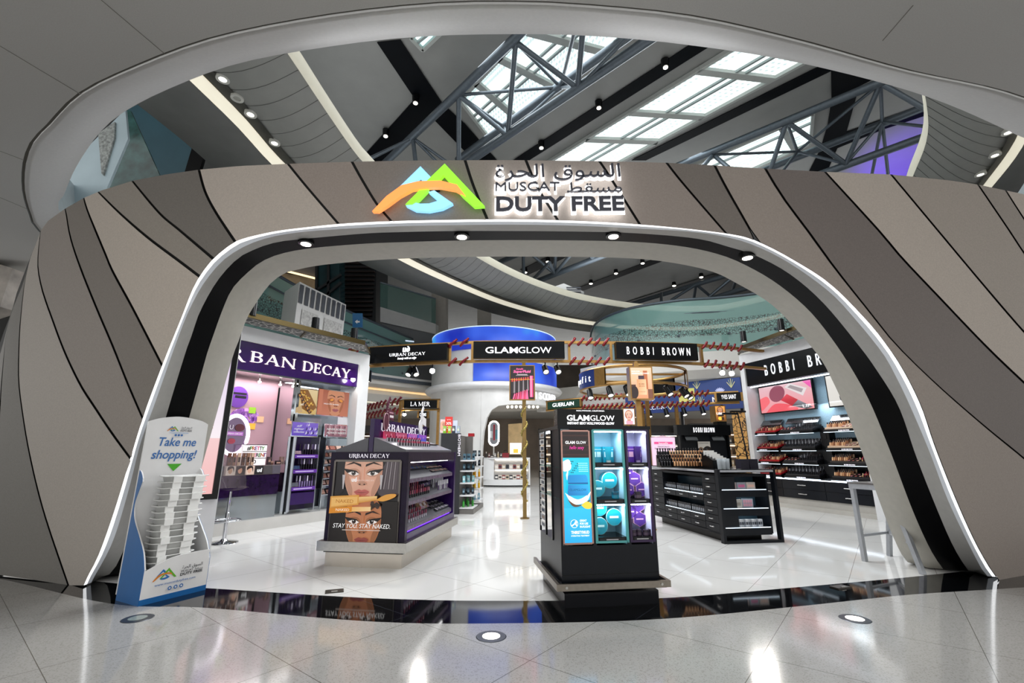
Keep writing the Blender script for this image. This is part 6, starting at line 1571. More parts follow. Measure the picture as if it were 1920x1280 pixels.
for bi, (xa, xb) in enumerate(((b_x[0], b_x[1] - .05), (b_x[1] + .05, b_x[3]), (c_x[0], c_x[1]))):
    for ri_, z_ in enumerate(SHY):
        tray = [['b5202a', 'a01820', 'a8141e', '9c1620'], ['1d1c20', '1a1a1e', '1c1b1f', '1a1a1e'], ['d6bca4', 'c9ad92', '2a2422', '1e1c1e']][bi][ri_]
        ob('shelf', MB().add([(xa, .10, z_), (xb, .10, z_), (xb, .46, z_ + .12), (xa, .46, z_ + .12), (xa, .10, z_ - .05), (xb, .10, z_ - .05), (xb, .50, z_ - .02), (xa, .50, z_ - .02)], [(0, 1, 2, 3), (7, 6, 5, 4), (0, 4, 5, 1), (1, 5, 6, 2), (2, 6, 7, 3), (3, 7, 4, 0)]), BLACK, wl)
        ob('tester_tray', MB().add([(xa + .03, .125, z_ + .011), (xb - .03, .125, z_ + .011), (xb - .03, .45, z_ + .12), (xa + .03, .45, z_ + .12), (xa + .03, .125, z_ + .045), (xb - .03, .125, z_ + .045), (xb - .03, .45, z_ + .16), (xa + .03, .45, z_ + .16)], [(3, 2, 1, 0), (4, 5, 6, 7), (0, 1, 5, 4), (1, 2, 6, 5), (2, 3, 7, 6), (3, 0, 4, 7)]), M('tray_' + tray, tray, .3, noise=(20, .05)), wl)
        ob('shelf_lettering', MB().text('BOBBI BROWN', (xa + xb) / 2, z_ - .042, .026, .094, .006, 'e8e8ec', width=.26), M('letter_white'), wl)
        ob('shelf_light', MB().box(xa, xb, .105, .125, z_ - .065, z_ - .055), M('cool_led'), wl)
        nn = max(5, int((xb - xa) / .055))
        for i in range(nn):
            for q in range(3):
                u = i / (nn - 1)
                x_ = xa + .07 + u * (xb - xa - .14)
                zz_, y_ = z_ + .06 + q * .036, .17 + q * .11
                kind = [['lipstick', 'lipstick', 'foundation_bottle'], ['compact', 'mascara', 'pencil'], ['foundation_bottle', 'compact', 'lipstick']][bi][(0 if u < .4 else 1 if u < .7 else 2) if ri_ % 2 == 0 or bi != 1 else 1]
                if kind == 'compact' and (q == 2 or i % 2): continue
                if bi == 1 and ri_ == 3: kind = 'mascara'
                c1 = {'lipstick': ['1a1416', 'c9a070', '5a1820'][(i + ri_) % 3], 'foundation_bottle': ['e0b48a', 'c48e64', '8c5a3c'][(i + q) % 3], 'mascara': '141418', 'pencil': '18181c', 'compact': '2a2624'}[kind]
                c2 = {'lipstick': ['8a1420', 'e0c8a0', 'b03048'][(i + q) % 3], 'foundation_bottle': '15151a', 'mascara': ['3c3c44', '9a9aa0'][i % 2], 'pencil': ['6a3a3a', 'a05060'][q % 2], 'compact': ['d8a890', 'b0605a', 'c88088'][(i + q) % 3]}[kind]
                prod(kind, c1, c2, RW, x_, y_, zz_ - .005, '%s on the %s shelf of the right wall, %s' % ({'lipstick': 'small lipstick', 'foundation_bottle': 'small foundation bottle', 'mascara': 'slim dark mascara', 'pencil': 'thin dark pencil', 'compact': 'small open compact'}[kind], ROWN[ri_], COLS[bi][2]), '%s row, %s shelf, %s' % (kind.replace('_', ' '), ROWN[ri_], COLS[bi][2]), None, 20 if kind == 'compact' else -12, 0, 1.0 if kind != 'compact' else .9)
    xm = (xa + xb) / 2
    ob('angled_mirror', MB().hexa([(xa + .03, .34, SHY[0] + .22), (xb - .03, .34, SHY[0] + .22), (xb - .03, .46, SHY[0] + .36), (xa + .03, .46, SHY[0] + .36)], [(xa + .03, .36, SHY[0] + .21), (xb - .03, .36, SHY[0] + .21), (xb - .03, .48, SHY[0] + .35), (xa + .03, .48, SHY[0] + .35)]), M('small_mirror'), wl)
zc2 = SHY[3] - .06
ob('counter_light', MB().box(xl + .1, c_x[1], .05, .08, zc2 - .03, zc2 - .01), M('cool_led_soft'), wl)
ob('drawer_carcass', MB().box(xl, xe, .07, .55, .26, zc2 - .04), NAVY, wl)
zd0, zd1 = .27, zc2 - .05
dxs = [xl + .02, b_x[1], (b_x[3] + c_x[0]) / 2, c_x[1] + .05]
for d0, d1 in zip(dxs, dxs[1:]):
    for z0, z1 in ((zd0, (zd0 + zd1) / 2), ((zd0 + zd1) / 2, zd1)):
        d = ob('drawer', MB().box(d0 + .006, d1 - .006, .05, .07, z0 + .005, z1 - .005), NAVY, wl)
        xm, zm = (d0 + d1) / 2, (z0 + z1) / 2
        ob('handle', MB().tube([(xm - .12, .02, zm), (xm + .12, .02, zm)], .012, 8).box(xm - .10, xm - .085, .02, .05, zm - .012, zm + .012).box(xm + .085, xm + .10, .02, .05, zm - .012, zm + .012), KNOB, d)
ob('plinth', MB().box(xl, xe, .10, .55, .10, .26), M('plinth_stone', 'b5b2ab', .3, noise=(4, .05)), wl)
ob('plinth_step', MB().box(xl, xe, .02, .55, 0, .10), M('plinth_stone'), wl)
px_ = W(1597, 720, .0)[0]
ob('end_pillar', MB().box(c_x[1] + .05, c_x[1] + .35, -.12, .6, 0, zt2), PAINT, wl)
lb = thing('light_box', 'tall white light box with a black ribbed frame behind the high table', 'light box', RW.sub(c_x[1] + .37, -.05))
ob('frame', MB().box(0, .09, -.02, .1, .95, 2.7), BLACK, lb); ob('panel', MB().box(.09, .8, 0, .08, 1.0, 2.7), M('panel_lit', 'f2f0f4', .4, emit=1.0), lb)
ob('sill', MB().box(0, .8, -.05, .1, .88, .95), BLACK, lb); ob('apron', MB().box(0, .8, 0, .1, 0, .88), PAINT, lb)
# canopy over the wall with gold beam and cylinder lamps
def canopy(nm, pts_wall, pts_beam, zc, lab):
    t = thing('mesh_canopy', lab, 'canopy', FLOOR0)
    w0, w1 = pts_wall; b0_, b1_ = pts_beam
    ob('mesh_deck', MB().hexa([w0, w1, b1_, b0_], [p + Vector((0, 0, .02)) for p in (w0, w1, b1_, b0_)]), CANM, t)
    ob('gold_beam', MB().bar(b0_, b1_, .07, .10), M('beam_bronze', '4a3f24', .35, .8), t)
    for u in (.0, .5, 1.0): ob('cross_bar', MB().bar(w0 * (1 - u) + w1 * u, b0_ * (1 - u) + b1_ * u, .04, .06), M('beam_bronze'), t)
    return t
CANM = bpy.data.materials.new('hexagon_mesh'); CANM.use_nodes = True
nt = CANM.node_tree; b_ = nt.nodes['Principled BSDF']
tc = nt.nodes.new('ShaderNodeTexCoord'); vo = nt.nodes.new('ShaderNodeTexVoronoi'); vo.feature = 'DISTANCE_TO_EDGE'; vo.inputs['Scale'].default_value = 9
nt.links.new(tc.outputs['Object'], vo.inputs['Vector'])
mm_ = nt.nodes.new('ShaderNodeMath'); mm_.operation = 'LESS_THAN'; mm_.inputs[1].default_value = .10
nt.links.new(vo.outputs['Distance'], mm_.inputs[0])
mx = nt.nodes.new('ShaderNodeMix'); mx.data_type = 'RGBA'; nt.links.new(mm_.outputs[0], mx.inputs[0])
mx.inputs[6].default_value = lin('3a3b3c') + (1,); mx.inputs[7].default_value = lin('9a9894') + (1,)
nt.links.new(mx.outputs[2], b_.inputs['Base Color'])
zc_ = zt2 + .06
wA, wB = RW.w(xl - .2, .05, zc_), RW.w(xe, .05, zc_)
bA, bB = at_z(1395, 650, zc_ + .05), at_z(1560, 590, zc_ + .05)
canopy('r', (wA, wB), (bA, bB), zc_, 'bronze canopy of hexagon mesh over the right make-up wall')
for x, y, w_ in ((1395, 641, 'farther'), (1466, 620, 'nearer')):
    can_light(at_z(x, y, zc_ + .05), 'black cylinder downlight on the right mesh canopy, the %s of the two' % w_, 'cylinder lamps of the right canopy')
for x in (1411, 1484):
    q = W(x, 690, -.25)[0]
    spot_light('wall_washer', RW.w(q, -.06, zt2 + .35), RW.w(q, .03, zs1 - .5), 90, 60)
# ================================================================ LEFT HAND MAKE-UP BAY
p0 = at_z(408, 1006)
LW = Frame(p0.x, p0.y, 60)
W = LW.W
lw = thing('makeup_bay', 'white framed make-up bay with a purple header on the left', 'display wall', LW)
zt3 = W(673, 661, .0)[1]
zs1, zs0 = W(672.5, 682.5, .0)[1], W(668, 724.7, .0)[1]
xr0, xr1 = W(673, 700, 0)[0], W(684, 700, 0)[0] + .12
xl0 = W(408, 1006, 0)[0] - 1.6
PINK = M('pink_wall', 'b58f98', .45, noise=(1.5, .05))
ob('white_surround', MB().box(xl0, xr1, .0, .7, zs1, zt3), PAINT, lw)
ob('white_post', MB().box(xr0, xr1, -.02, .75, 0, zs1), PAINT, lw)
ob('header_sign', MB().box(xl0, xr0, .04, .6, zs0, zs1), M('header_purple', '2c0e4e', .18, noise=(3, .12)), lw)
tx0, tz0 = W(468, 679, .03); tx1, _ = W(655, 709, .03)
lh = W(468, 660, .03)[1] - W(468, 680, .03)[1]
tz0 = (zs0 + zs1) / 2 - lh / 2
BAN_ = tx1 - tx0
ob('header_lettering', MB().text('BAN', tx0, tz0, lh, .02, .02, 'ffffff', serif=True, align='l', width=BAN_ * .40).text('DECAY', tx0 + BAN_ * .475, tz0, lh, .02, .02, 'ffffff', serif=True, align='l', width=BAN_ * .525).text('UR', tx0 - .08, tz0, lh, .02, .02, 'ffffff', serif=True, align='r', width=BAN_ * .27), M('letter_warm', 'fff4ea', .4, emit=1.5), lw)
ob('pink_back', MB().box(xl0, xr0, .70, .74, 0, zs0 + .1), PINK, lw)
ob('inner_ceiling', MB().box(xl0, xr0, .06, .7, zs0 - .03, zs0), M('inner_mirror', '8d9496', .12, .9), lw)
ob('plinth', MB().box(xl0, xr0, .02, .7, 0, .20), M('plinth_pale', 'c2c0bc', .25, noise=(3, .05)), lw)
zc1 = W(470, 890, .10)[1]
xd1 = W(524, 890, .10)[0]
ob('mirror_base', MB().box(xl0, xd1, .12, .5, .20, .62).box(xd1, xr0, .45, .5, .20, .62), M('mirror_base', 'aeb4b8', .08, .9, noise=(4, .05)), lw)
ob('vanity_counter', MB().box(xl0, xd1, .10, .66, .62, zc1 - .0), M('counter_purple', '1f0c30', .15, noise=(14, .35)), lw)
zp1 = W(470, 873, .10)[1]
a = Art(W(420, 885, .09)[0], xd1, zc1, zc1 + .17, .094)
A = a.asp
a.bg('7a6a66', '9a8884')
for k in range(6):
    u = A * (.03 + .162 * k)
    a.rect(u, u + A * .155, .04, .96, ['cfc0b4', '3a3234', 'e0c4b4', '241f22', '4a4648', '55505a'][k])
    if k < 3: a.ell(u + A * .07, .5, .22, .32, ['b08a70', 'd09a80', 'd8a890'][k]); a.curve([(u + A * .02, .5), (u + A * .03, .9), (u + A * .12, .9), (u + A * .13, .3), (u + A * .10, .75)], '2a1c18')
a.text('ud', A * .60, .3, .4, 'ffffff', bold=.04)
ob('photo_strip', a.mb, PRINT, lw)
ob('photo_board', MB().box(xl0, xd1, .096, .3, zc1, zc1 + .17), M('photo_board', '3a343a', .4), lw)
# mirrored pillars and door joints of the pink wall
for px in (545, 553): ob('chrome_pillar', MB().box(W(px, 800, .2)[0] - .03, W(px, 800, .2)[0] + .03, .2, .7, .2, zs0), MIRROR, lw)
for px in (520,): ob('wall_joint', MB().box(W(px, 750, .69)[0], W(px, 750, .69)[0] + .025, .685, .70, .9, zs0 - .15), BLACK, lw)
ob('mirror_wall', MB().box(W(548, 800, .5)[0], xr0, .60, .64, .62, zs0), M('mirror_grey', '9aa2a8', .12, .85), lw)
def lw_pic(name, lab, p, ly, paint, e=.85, frame=MIRROR):
    q = [W(x, y, ly) for x, y in p]
    xa, xb = (q[0][0] + q[3][0]) / 2, (q[1][0] + q[2][0]) / 2
    za, zb5 = (q[2][1] + q[3][1]) / 2, (q[0][1] + q[1][1]) / 2
    g = LW.sub(xa, ly, 0, za)
    t = thing(name, lab, 'poster', g)
    ob('case', MB().box(-.02, xb - xa + .02, .005, .08, -.02, zb5 - za + .02), frame, t)
    a = Art(0, xb - xa, 0, zb5 - za, .003)
    paint(a)
    ob('print', a.mb, M('print_%d' % int(e * 100), attr=True, rough=.25, emit=e), t)
def paint_gold(a):
    A = a.asp
    a.bg('d8b46a', 'e8d0a0')
    a.poly([(A * .1, .95), (A * .5, .98), (A * .98, .3), (A * .7, .02), (A * .3, .2)], '8a5a24')
    for k in range(40): a.ell(A * (.2 + .62 * ((k * 37) % 40) / 40), .85 - .62 * ((k * 37) % 40) / 40 + .16 * math.sin(k * 2.4), .035, .03, ['e0b040', 'c08028', 'f0d070', '9a6420'][k % 4])
    a.poly([(A * .02, .75), (A * .12, .82), (A * .72, .05), (A * .6, 0)], '3a2014')
    for k in range(6): a.poly([(A * (.06 + .1 * k), .72 - .12 * k), (A * (.12 + .1 * k), .76 - .12 * k), (A * (.17 + .1 * k), .68 - .12 * k), (A * (.11 + .1 * k), .64 - .12 * k)], ['c88a40', 'a86a30'][k % 2])
    a.poly([(0, .2), (A * .2, .3), (A * .3, .05), (0, 0)], 'c9a878'); a.text('ud', A * .24, .32, .1, 'f4e8d0', bold=.03)
def paint_facep(a):
    a.bg('c8785a', 'a85c44')
    face(a, a.asp * .56, .52, .42, 'd08c68', 'a8603f', 'a85a60', None, '3a2014', closed=True, wing=False)
    a.ell(a.asp * .42, .62, .09, .05, 'e8963c', 20); a.ell(a.asp * .72, .62, .09, .05, 'e8963c', -20)
    a.rect(0, a.asp * .12, 0, 1, 'c8785a')
    a.text('HIGH MY HONEY', a.asp * .42, .42, .05, 'ffffff', width=a.asp * .5)
lw_pic('lit_poster', 'lit poster of golden crumbled powder under the purple header', [(558, 727), (597, 732), (594, 777), (552, 774)], .22, paint_gold)
lw_pic('lit_poster', 'lit close up poster of a sleeping face under the purple header', [(598, 730), (655, 735), (652, 781), (595, 777)], .20, paint_facep)
def paint_violet(a):
    A = a.asp
    a.bg('6a4ad0', '8a6ae0')
    for k in range(16): a.poly([(A * (.5 + .07 * (k % 7)), .1 + .3 * (k // 7)), (A * (.58 + .07 * (k % 7)), .2 + .3 * (k // 7)), (A * (.55 + .07 * (k % 7)), .4 + .3 * (k // 7))], ['e8e4f8', '3a2a70', 'b49af0'][k % 3])
    for k, s_ in enumerate(('all', 'nighter', 'collection')): a.text(s_, A * .25, .66 - .22 * k, .16, 'ffffff', shear=.3, width=A * (.2, .38, .4)[k])
def paint_never(a):
    A = a.asp
    a.bg('a06a7a', 'c890a0')
    for k in range(12): a.rect(A * (k / 12), A * (k / 12 + .07), .1 + .04 * (k % 4), .95, ['b87a88', '8a5464', 'd8a8b0'][k % 3])
    a.text('NEVER BORING.', A * .5, .55, .17, 'ffffff', width=A * .86, shear=.25, bold=.02); a.text('ALWAYS NAKED', A * .5, .25, .17, 'ffffff', width=A * .86, shear=.25, bold=.02)
lw_pic('shelf_card', 'violet lit card above the purple shelves of the left bay', [(549, 791), (597, 793), (595, 818), (547, 816)], .10, paint_violet, .7)
lw_pic('shelf_card', 'pink lit card above the narrow copper shelves of the left bay', [(610, 796), (652, 798), (650, 819), (608, 818)], .12, paint_never, .6)
# purple shelf tower
fx0, fx1 = W(545, 900, .10)[0], W(592, 900, .10)[0]
tower = thing('shelf_tower', 'purple shelf tower with three lit product shelves in the left bay', 'shelf', LW.sub(fx0, .08, 0, .0))
fw = fx1 - fx0
zz1 = W(570, 818, .1)[1]
ob('back', MB().box(0, fw, .28, .32, .25, zz1), PURG, tower)
for q in (0, fw - .02): ob('side', MB().box(q, q + .02, .0, .32, .25, zz1), M('tower_chrome', 'b9bcc4', .15, .9), tower)
for k, y in enumerate((852, 880, 912)):
    z_ = W(570, y, .08)[1]
    ob('shelf', MB().box(.02, fw - .02, .0, .28, z_ - .02, z_), PURG, tower)
    ob('front_strip', MB().box(.02, fw - .02, -.01, .0, z_ - .07, z_ - .0, '5a2a90').box(.06, fw - .1, -.013, -.01, z_ - .045, z_ - .025, 'c8b8e0'), PRINT, tower)
    g = LW.sub(fx0, .08, 0, z_)
    nm_ = ('top', 'middle', 'lowest')[k]
    for i in range(9):
        x_ = .06 + i * (fw - .12) / 8
        if i < 3: prod('makeup_palette', ['3a2a5a', '4a3a6a', 'b8a8b0'][k], ['c8a8b0', '6a8ac0', 'a0a8b8'][k], g, x_ + .02, .12, .0, 'open palette on the %s shelf of the purple tower' % nm_, 'palettes on the %s tower shelf' % nm_, 'palette', -20)
        else:
            for q in (0, 1): prod('mascara', '1a1420' if k < 2 else '8a7aa8', ['2a2030', '4a3a60', 'd8d0e4'][(i + k) % 3], g, x_, .06 + q * .1, .0, 'upright dark tube on the %s shelf of the purple tower' % nm_, 'tubes on the %s tower shelf' % nm_, None, 0, 0, 1.7)
ob('lower_panel', MB().box(.02, fw - .02, -.005, .0, .38, W(570, 918, .08)[1] - .05), PURG, tower)
# copper product column
cx0, cx1 = W(604, 900, .12)[0], W(645, 900, .12)[0]
cw = cx1 - cx0
cop = thing('shelf_column', 'narrow chrome column of copper make-up palettes in the left bay', 'shelf', LW.sub(cx0, .12))
for q in (0, cw - .02): ob('side', MB().box(q, q + .02, .0, .3, .2, zz1 + .05), MIRROR, cop)
ob('back', MB().box(0, cw, .28, .3, .2, zz1), M('mirror_grey'), cop)
for k, y in enumerate((843, 856, 869, 882, 895, 908, 925)):
    z_ = W(625, y, .12)[1]
    ob('shelf', MB().box(.02, cw - .02, .0, .28, z_ - .02, z_), M('tower_chrome'), cop)
    g = LW.sub(cx0, .12, 0, z_)
    for i in range(3): prod('makeup_palette', ['9a6a58', '7a4038', 'b08a78', '3a2a2a'][(k + i) % 4], ['d0a090', 'b07868', 'e0c0b0'][(k + i) % 3], g, cw * (.2 + .3 * i), .1, .0, 'copper palette on the narrow chrome column, %s shelf' % ['highest', 'second', 'third', 'fourth', 'fifth', 'sixth', 'lowest'][k], 'copper palettes, %s column shelf' % ['highest', 'second', 'third', 'fourth', 'fifth', 'sixth', 'lowest'][k], 'palette', -35, s=1.2)
# on the vanity counter
def lwbox(px, py, ly): return LW.sub(*((W(px, py, ly)[0], ly, 0, W(px, py, ly)[1])))
g = lwbox(452, 868, .3); g.loc.z = p0.z + zc1 + .17; g = LW.sub(W(452, 868, .25)[0], .25, 0, zc1 + .17)
lbw = W(498, 860, .25)[0] - W(452, 868, .25)[0]
lbd = thing('letter_board', 'white light box with coloured movable letters on the vanity counter', 'letter board', g)
ob('box', MB().box(0, lbw, 0, .06, 0, .38), M('board_white', 'efe9ea', .4, emit=.5), lbd)
cols = ['d0407a', '3a3a3a', '4a8a3a', 'c05a2a', '6a3a8a']
for r_, s_ in enumerate((' #PRETTY', 'DIFFERENT', ' LOUD')):
    ob('rail', MB().box(0, lbw, -.008, 0, .375 - r_ * .125, .385 - r_ * .125), BLACK, lbd)
    m_ = MB()
    for i, ch in enumerate(s_):
        if ch != ' ': m_.text(ch, lbw * (.08 + .1 * i + .05), .28 - r_ * .125, .07, -.004, .004, cols[(i + r_) % 5], bold=.02)
    ob('letters', m_, PRINT, lbd)
cm = LW.sub(W(440, 815, .4)[0], .4, 0, W(440, 815, .4)[1])
rz_ = (W(440, 779, .4)[1] - W(440, 852, .4)[1]) / 2
rx_ = W(465, 815, .4)[0] - W(440, 815, .4)[0]
mi = thing('ring_mirror', 'oval vanity mirror with a glowing white rim on the left counter', 'mirror', cm)
ob('glowing_rim', MB().tube([(rx_ * math.cos(k * .1963), 0, rz_ * math.sin(k * .1963)) for k in range(32)], .035, 8, closed=True), M('rim_light', 'fdf4ff', .4, emit=2.5), mi)
ob('glass', MB().disc(0, .01, 0, rx_, rz_, 30), M('mirror_violet', '6a5a70', .05, .9), mi)
ob('stand', MB().box(-.05, .05, .01, .06, -(W(440, 815, .4)[1] - zc1 - .003), -rz_ * .95), MIRROR, mi)
m_ = Art(-rx_ * .8, rx_ * .8, -rz_ * .8, rz_ * .8, .004)
m_.rect(m_.asp * .1, m_.asp * .9, .48, .6, 'b46ac0'); m_.text('URBAN DECAY', m_.asp * .5, .51, .06, 'ffffff', width=m_.asp * .7); m_.ell(m_.asp * .4, .3, .12, .09, 'a04050'); m_.ell(m_.asp * .7, .74, .16, .12, '5a2a34'); m_.text('U', m_.asp * .3, .68, .14, 'e8e0e8')
ob('reflected_prints', m_.mb, PRINT, mi)
for i in range(6):
    prod('small_carton', ['6a4638', '8a6450', 'c8a890'][i % 3], '3a2a24', LW, W(430, 860, .2)[0] + i * .085, .2, zc1 + .17, 'slim brown palette box standing beside the letter board on the counter', 'brown boxes on the vanity counter', 'box', s=1.2, sz=3.0)
for i in range(5):
    prod(['carton', 'cream_jar', 'flat_box', 'carton', 'compact'][i], ['3a3034', '6a4a40', '2a2228', '8a7068', '4a3a3e'][i], 'b08a7a', LW, W(503, 860, .3)[0] + i * .10, .28 + .05 * (i % 2), zc1 + .17, ['dark carton', 'brown lidded jar', 'black flat box', 'taupe carton', 'dark compact'][i] + ' right of the letter board on the vanity counter', None, None)
# wall decorations on the pink wall
def wdec(name, lab, px, py, build, cat):
    x_, z_ = W(px, py, .69)
    g = LW.sub(x_, .69, 0, z_)
    m_ = MB(); build(m_)
    return ob(name, m_, PRINT, label=lab, cat=cat, fr=g)
wdec('wall_sticker', 'purple oval sticker on the pink wall of the left bay', 446, 744, lambda m: (m.prism([(.20 * math.cos(k * .2618), .21 * math.sin(k * .2618)) for k in range(24)], -.012, 0, '6a3a9a'), m.box(-.1, .16, -.016, -.012, .05, .09, '1a1420'), m.box(-.06, .16, -.016, -.012, -.02, .03, '1a1420')), 'sticker')
def petals(m):
    for k in range(60):
        r_, t = .27 * math.sqrt((k * 7 % 60) / 60), k * 2.399
        m.lathe([(.001, -.06), (.045, -.03), (.05, 0)], (r_ * math.cos(t) * 1.1, 0, r_ * math.sin(t) * .6), 6, ['b070d0', '8a4ab0', 'd8a0e8'][k % 3], 'y')
fl2 = wdec('paper_flower_cluster', 'violet paper flower cluster on the pink wall above the oval mirror', 456, 782, petals, 'decoration'); fl2['kind'] = 'stuff'
for (px, py), c_, n_ in (((473, 769), '9ac83a', 'green'), ((488, 786), 'f0b890', 'peach'), ((472, 799), 'f0b040', 'orange'), ((533, 789), 'e8a080', 'coral')):
    wdec('sticky_note', '%s sticky note on the pink wall of the left bay' % n_, px, py, lambda m: m.box(-.07, .07, -.006, 0, -.06, .06, c_), 'note')
for (px, py), w_ in (((486, 720), 'left'), ((525, 724), 'right')):
    x_, z_ = W(px, py, .45)
    g = LW.sub(x_, .45, 0, zs0 - .03)
    t = thing('picture_lamp', 'tiny lamp under the bay ceiling above the pink wall, the %s one' % w_, 'lamp', g)
    ob('stem', MB().tube([(0, 0, 0), (0, 0, -.08)], .01, 6), STEEL, t); ob('lens', MB().lathe([(.001, -.12), (.03, -.11), (.03, -.08)], n=10), LAMP, t)
# acrylic bar stool in front of the counter
sp = at_z(419, 1017)
sg = Frame(sp.x, sp.y, 40)
so_ = thing('bar_stool', 'clear acrylic bar stool on a chrome column by the purple counter', 'stool', sg)
CH = M('chrome', 'd8dade', .08, 1.0)
ob('base', MB().lathe([(.21, 0), (.205, .012), (.06, .03), (.035, .06)], n=28), CH, so_)
ob('column', MB().lathe([(.032, .04), (.03, .45), (.022, .46), (.022, .78)], n=16), CH, so_)
ob('foot_ring', MB().tube([(.19 * math.cos(k * .2618), .19 * math.sin(k * .2618) - .05, .34) for k in range(24)], .012, 6, closed=True), CH, so_)
ACR = M('acrylic', '8a7f80', .05, alpha=.38, coat=.5)
ob('seat', MB().grid([[(x * .22, y * .2, .80 + .05 * x * x) for x in (-1, -.6, -.2, .2, .6, 1)] for y in (-1, -.5, 0, .5, 1)]), ACR, so_)
ob('backrest', MB().grid([[(x * .24 * (1 - .2 * v), .2 + .06 * v - .10 * x * x, .82 + .5 * v) for x in (-1, -.6, -.2, .2, .6, 1)] for v in (0, .25, .5, .75, 1)]), ACR, so_)
# canopy over the left bay
zc_ = zt3 + .05
wA, wB = LW.w(xl0 + .8, .0, zc_), LW.w(xr1, .0, zc_)
bA, bB = at_z(440, 584, zc_ + .05), at_z(683, 643, zc_ + .05)
canopy('l', (wA, wB), (bA, bB), zc_, 'bronze canopy of hexagon mesh over the left make-up bay')
for x, y, w_ in ((471, 592, 'nearest'), (590, 622, 'middle'), (663, 640, 'farthest')):
    can_light(at_z(x, y, zc_ + .05), 'black cylinder downlight on the left mesh canopy, %s of three' % w_, 'cylinder lamps of the left canopy')
for x in (578, 649):
    q = W(x, 690, -.25)[0]
    spot_light('wall_washer', LW.w(q, -.07, zt3 + .3), LW.w(q, .02, zs1 - .5), 70, 60)
for x_, z_, e in ((.35, 1.3, 60), (1.6, 1.3, 60)):
    pass
area_light('bay_lamp', LW.w(1.2, .45, zs0 - .06), 2.6, .15, 32, (1, .93, .95), (0, 0, LW.rz))
area_light('bay_lamp', RW.w(2.2, .35, 2.62), 3.2, .12, 26, (.93, .97, 1.0), (0, 0, RW.rz))
tsp = at_y(662, 712, LW.w(W(662, 712, -.1)[0], -.1, 0).y)
tg = Frame(tsp.x, tsp.y, 60, tsp.z)
tt = thing('track_spotlight', 'small bright spotlight on the white post beside the purple header', 'spotlight', tg)
ob('lens', MB().lathe([(.001, -.05), (.045, -.02), (.05, .03)], n=14), STAR, tt); ob('bracket', MB().box(-.02, .02, .0, .30, .02, .05), BLACK, tt)
# ================================================================ NEAR LEFT WHITE SLAB WITH THE TALL LIGHT BOX
sp = at_z(392, 1050)
SF = Frame(sp.x, sp.y, 44)
slz = SF.W(471, 561, 0)[1]
sl = thing('screen_wall', 'white slab wall carrying a tall pink make-up light box behind the left leg of the arch', 'partition', SF)
ob('slab', MB().box(-.95, 0, 0, .14, 0, slz), PAINT, sl)
z1_, z0_ = SF.W(459, 593, -.02)[1], SF.W(404, 935, -.02)[1]
x1_ = SF.W(459, 593, -.02)[0] * .5 + SF.W(404, 935, -.02)[0] * .5
x0_ = x1_ - .82
fr_ = MB(); b2 = .07
fr_.box(x0_, x1_, -.04, 0, z0_, z0_ + b2).box(x0_, x1_, -.04, 0, z1_ - b2, z1_).box(x0_, x0_ + b2, -.04, 0, z0_ + b2, z1_ - b2).box(x1_ - b2, x1_, -.04, 0, z0_ + b2, z1_ - b2)
ob('frame', fr_, BLACK, sl)
a = Art(x0_ + b2, x1_ - b2, z0_ + b2, z1_ - b2, -.008)
A = a.asp
a.bg('f0b6b4', 'f6eef2')
a.grad(0, A, .78, 1, 'f4ecf6', 'c49ad8')
a.grad(A * .6, A, .3, .9, 'f6ecf0', 'dcc8ee')
a.text('URBAN DECAY', A * .66, .888, .016, '6a4a7a', serif=True, width=A * .56)
a.text('NAKED', A * .64, .84, .045, '5a3a6a', width=A * .62)
a.text('RELOADED', A * .64, .80, .034, '8a6a9a', width=A * .60)
a.text('12 SHADES TO GO NEUTRAL', A * .66, .782, .009, '5a3a6a', width=A * .5)
a.poly([(A * .30, .62), (A * .74, .64), (A * .66, .30), (A * .20, .28)], '4a3a5c')
for k in range(8):
    v = .60 - k * .041
    for q in range(2): a.poly([(A * (.30 + .17 * q - .012 * k), v), (A * (.44 + .17 * q - .012 * k), v + .006), (A * (.43 + .17 * q - .012 * k), v - .026), (A * (.29 + .17 * q - .012 * k), v - .030)], ['f0b4b0', 'd88a88', 'c87078', 'e8c8c0', 'b86a60', 'e09890'][(k + q * 2) % 6])
a.poly([(A * .62, .62), (A * .72, .63), (A * .65, .31), (A * .56, .31)], '6a5a7c')
for k in range(60): a.ell(A * (.80 - .0018 * k + .05 * math.sin(k * 2.3)), .63 - k * .0055, .010 + .006 * (k % 3), .009, ['c88078', 'a86058', 'e0b0a4', '8a4a44', 'f0c8c0'][k % 5])
ob('lit_picture', a.mb, M('lit_picture_pink', attr=True, rough=.2, emit=1.0), sl)
# ================================================================ HIGH TABLE at the right leg
ta, tb, tc_ = at_z(1622, 1052), at_z(1731, 1077), at_z(1668, 1042)
HT = Frame(ta.x, ta.y, math.degrees(math.atan2(tb.y - ta.y, tb.x - ta.x)))
hz_ = HT.W(1594, 903, 0)[1]
fo, bk_ = HT.i @ tb, HT.i @ tc_
hl, hw_ = HT.W(1668, 920, 0)[0], bk_.y
tbl = thing('high_table', 'tall grey steel table with a flat top beside the right leg of the arch', 'table', HT)
TSM = M('table_steel', 'a7aaae', .35, .5, noise=(18, .06))
for a_, b_ in (((0, 0, hz_ - .06), (0, 0, 0)), ((hl, 0, hz_ - .06), (fo.x, fo.y, 0)), ((bk_.x * .0, hw_, hz_ - .06), (bk_.x, hw_, 0))): ob('leg', MB().bar(b_, a_, .05, .05), TSM, tbl)
ob('apron', MB().box(-.03, hl + .03, -.03, hw_ + .03, hz_ - .085, hz_ - .02), TSM, tbl)
ob('table_top', MB().box(-.04, hl + .04, -.04, hw_ + .04, hz_ - .02, hz_), M('table_top_grey', '5e5a58', .3, noise=(9, .08)), tbl)
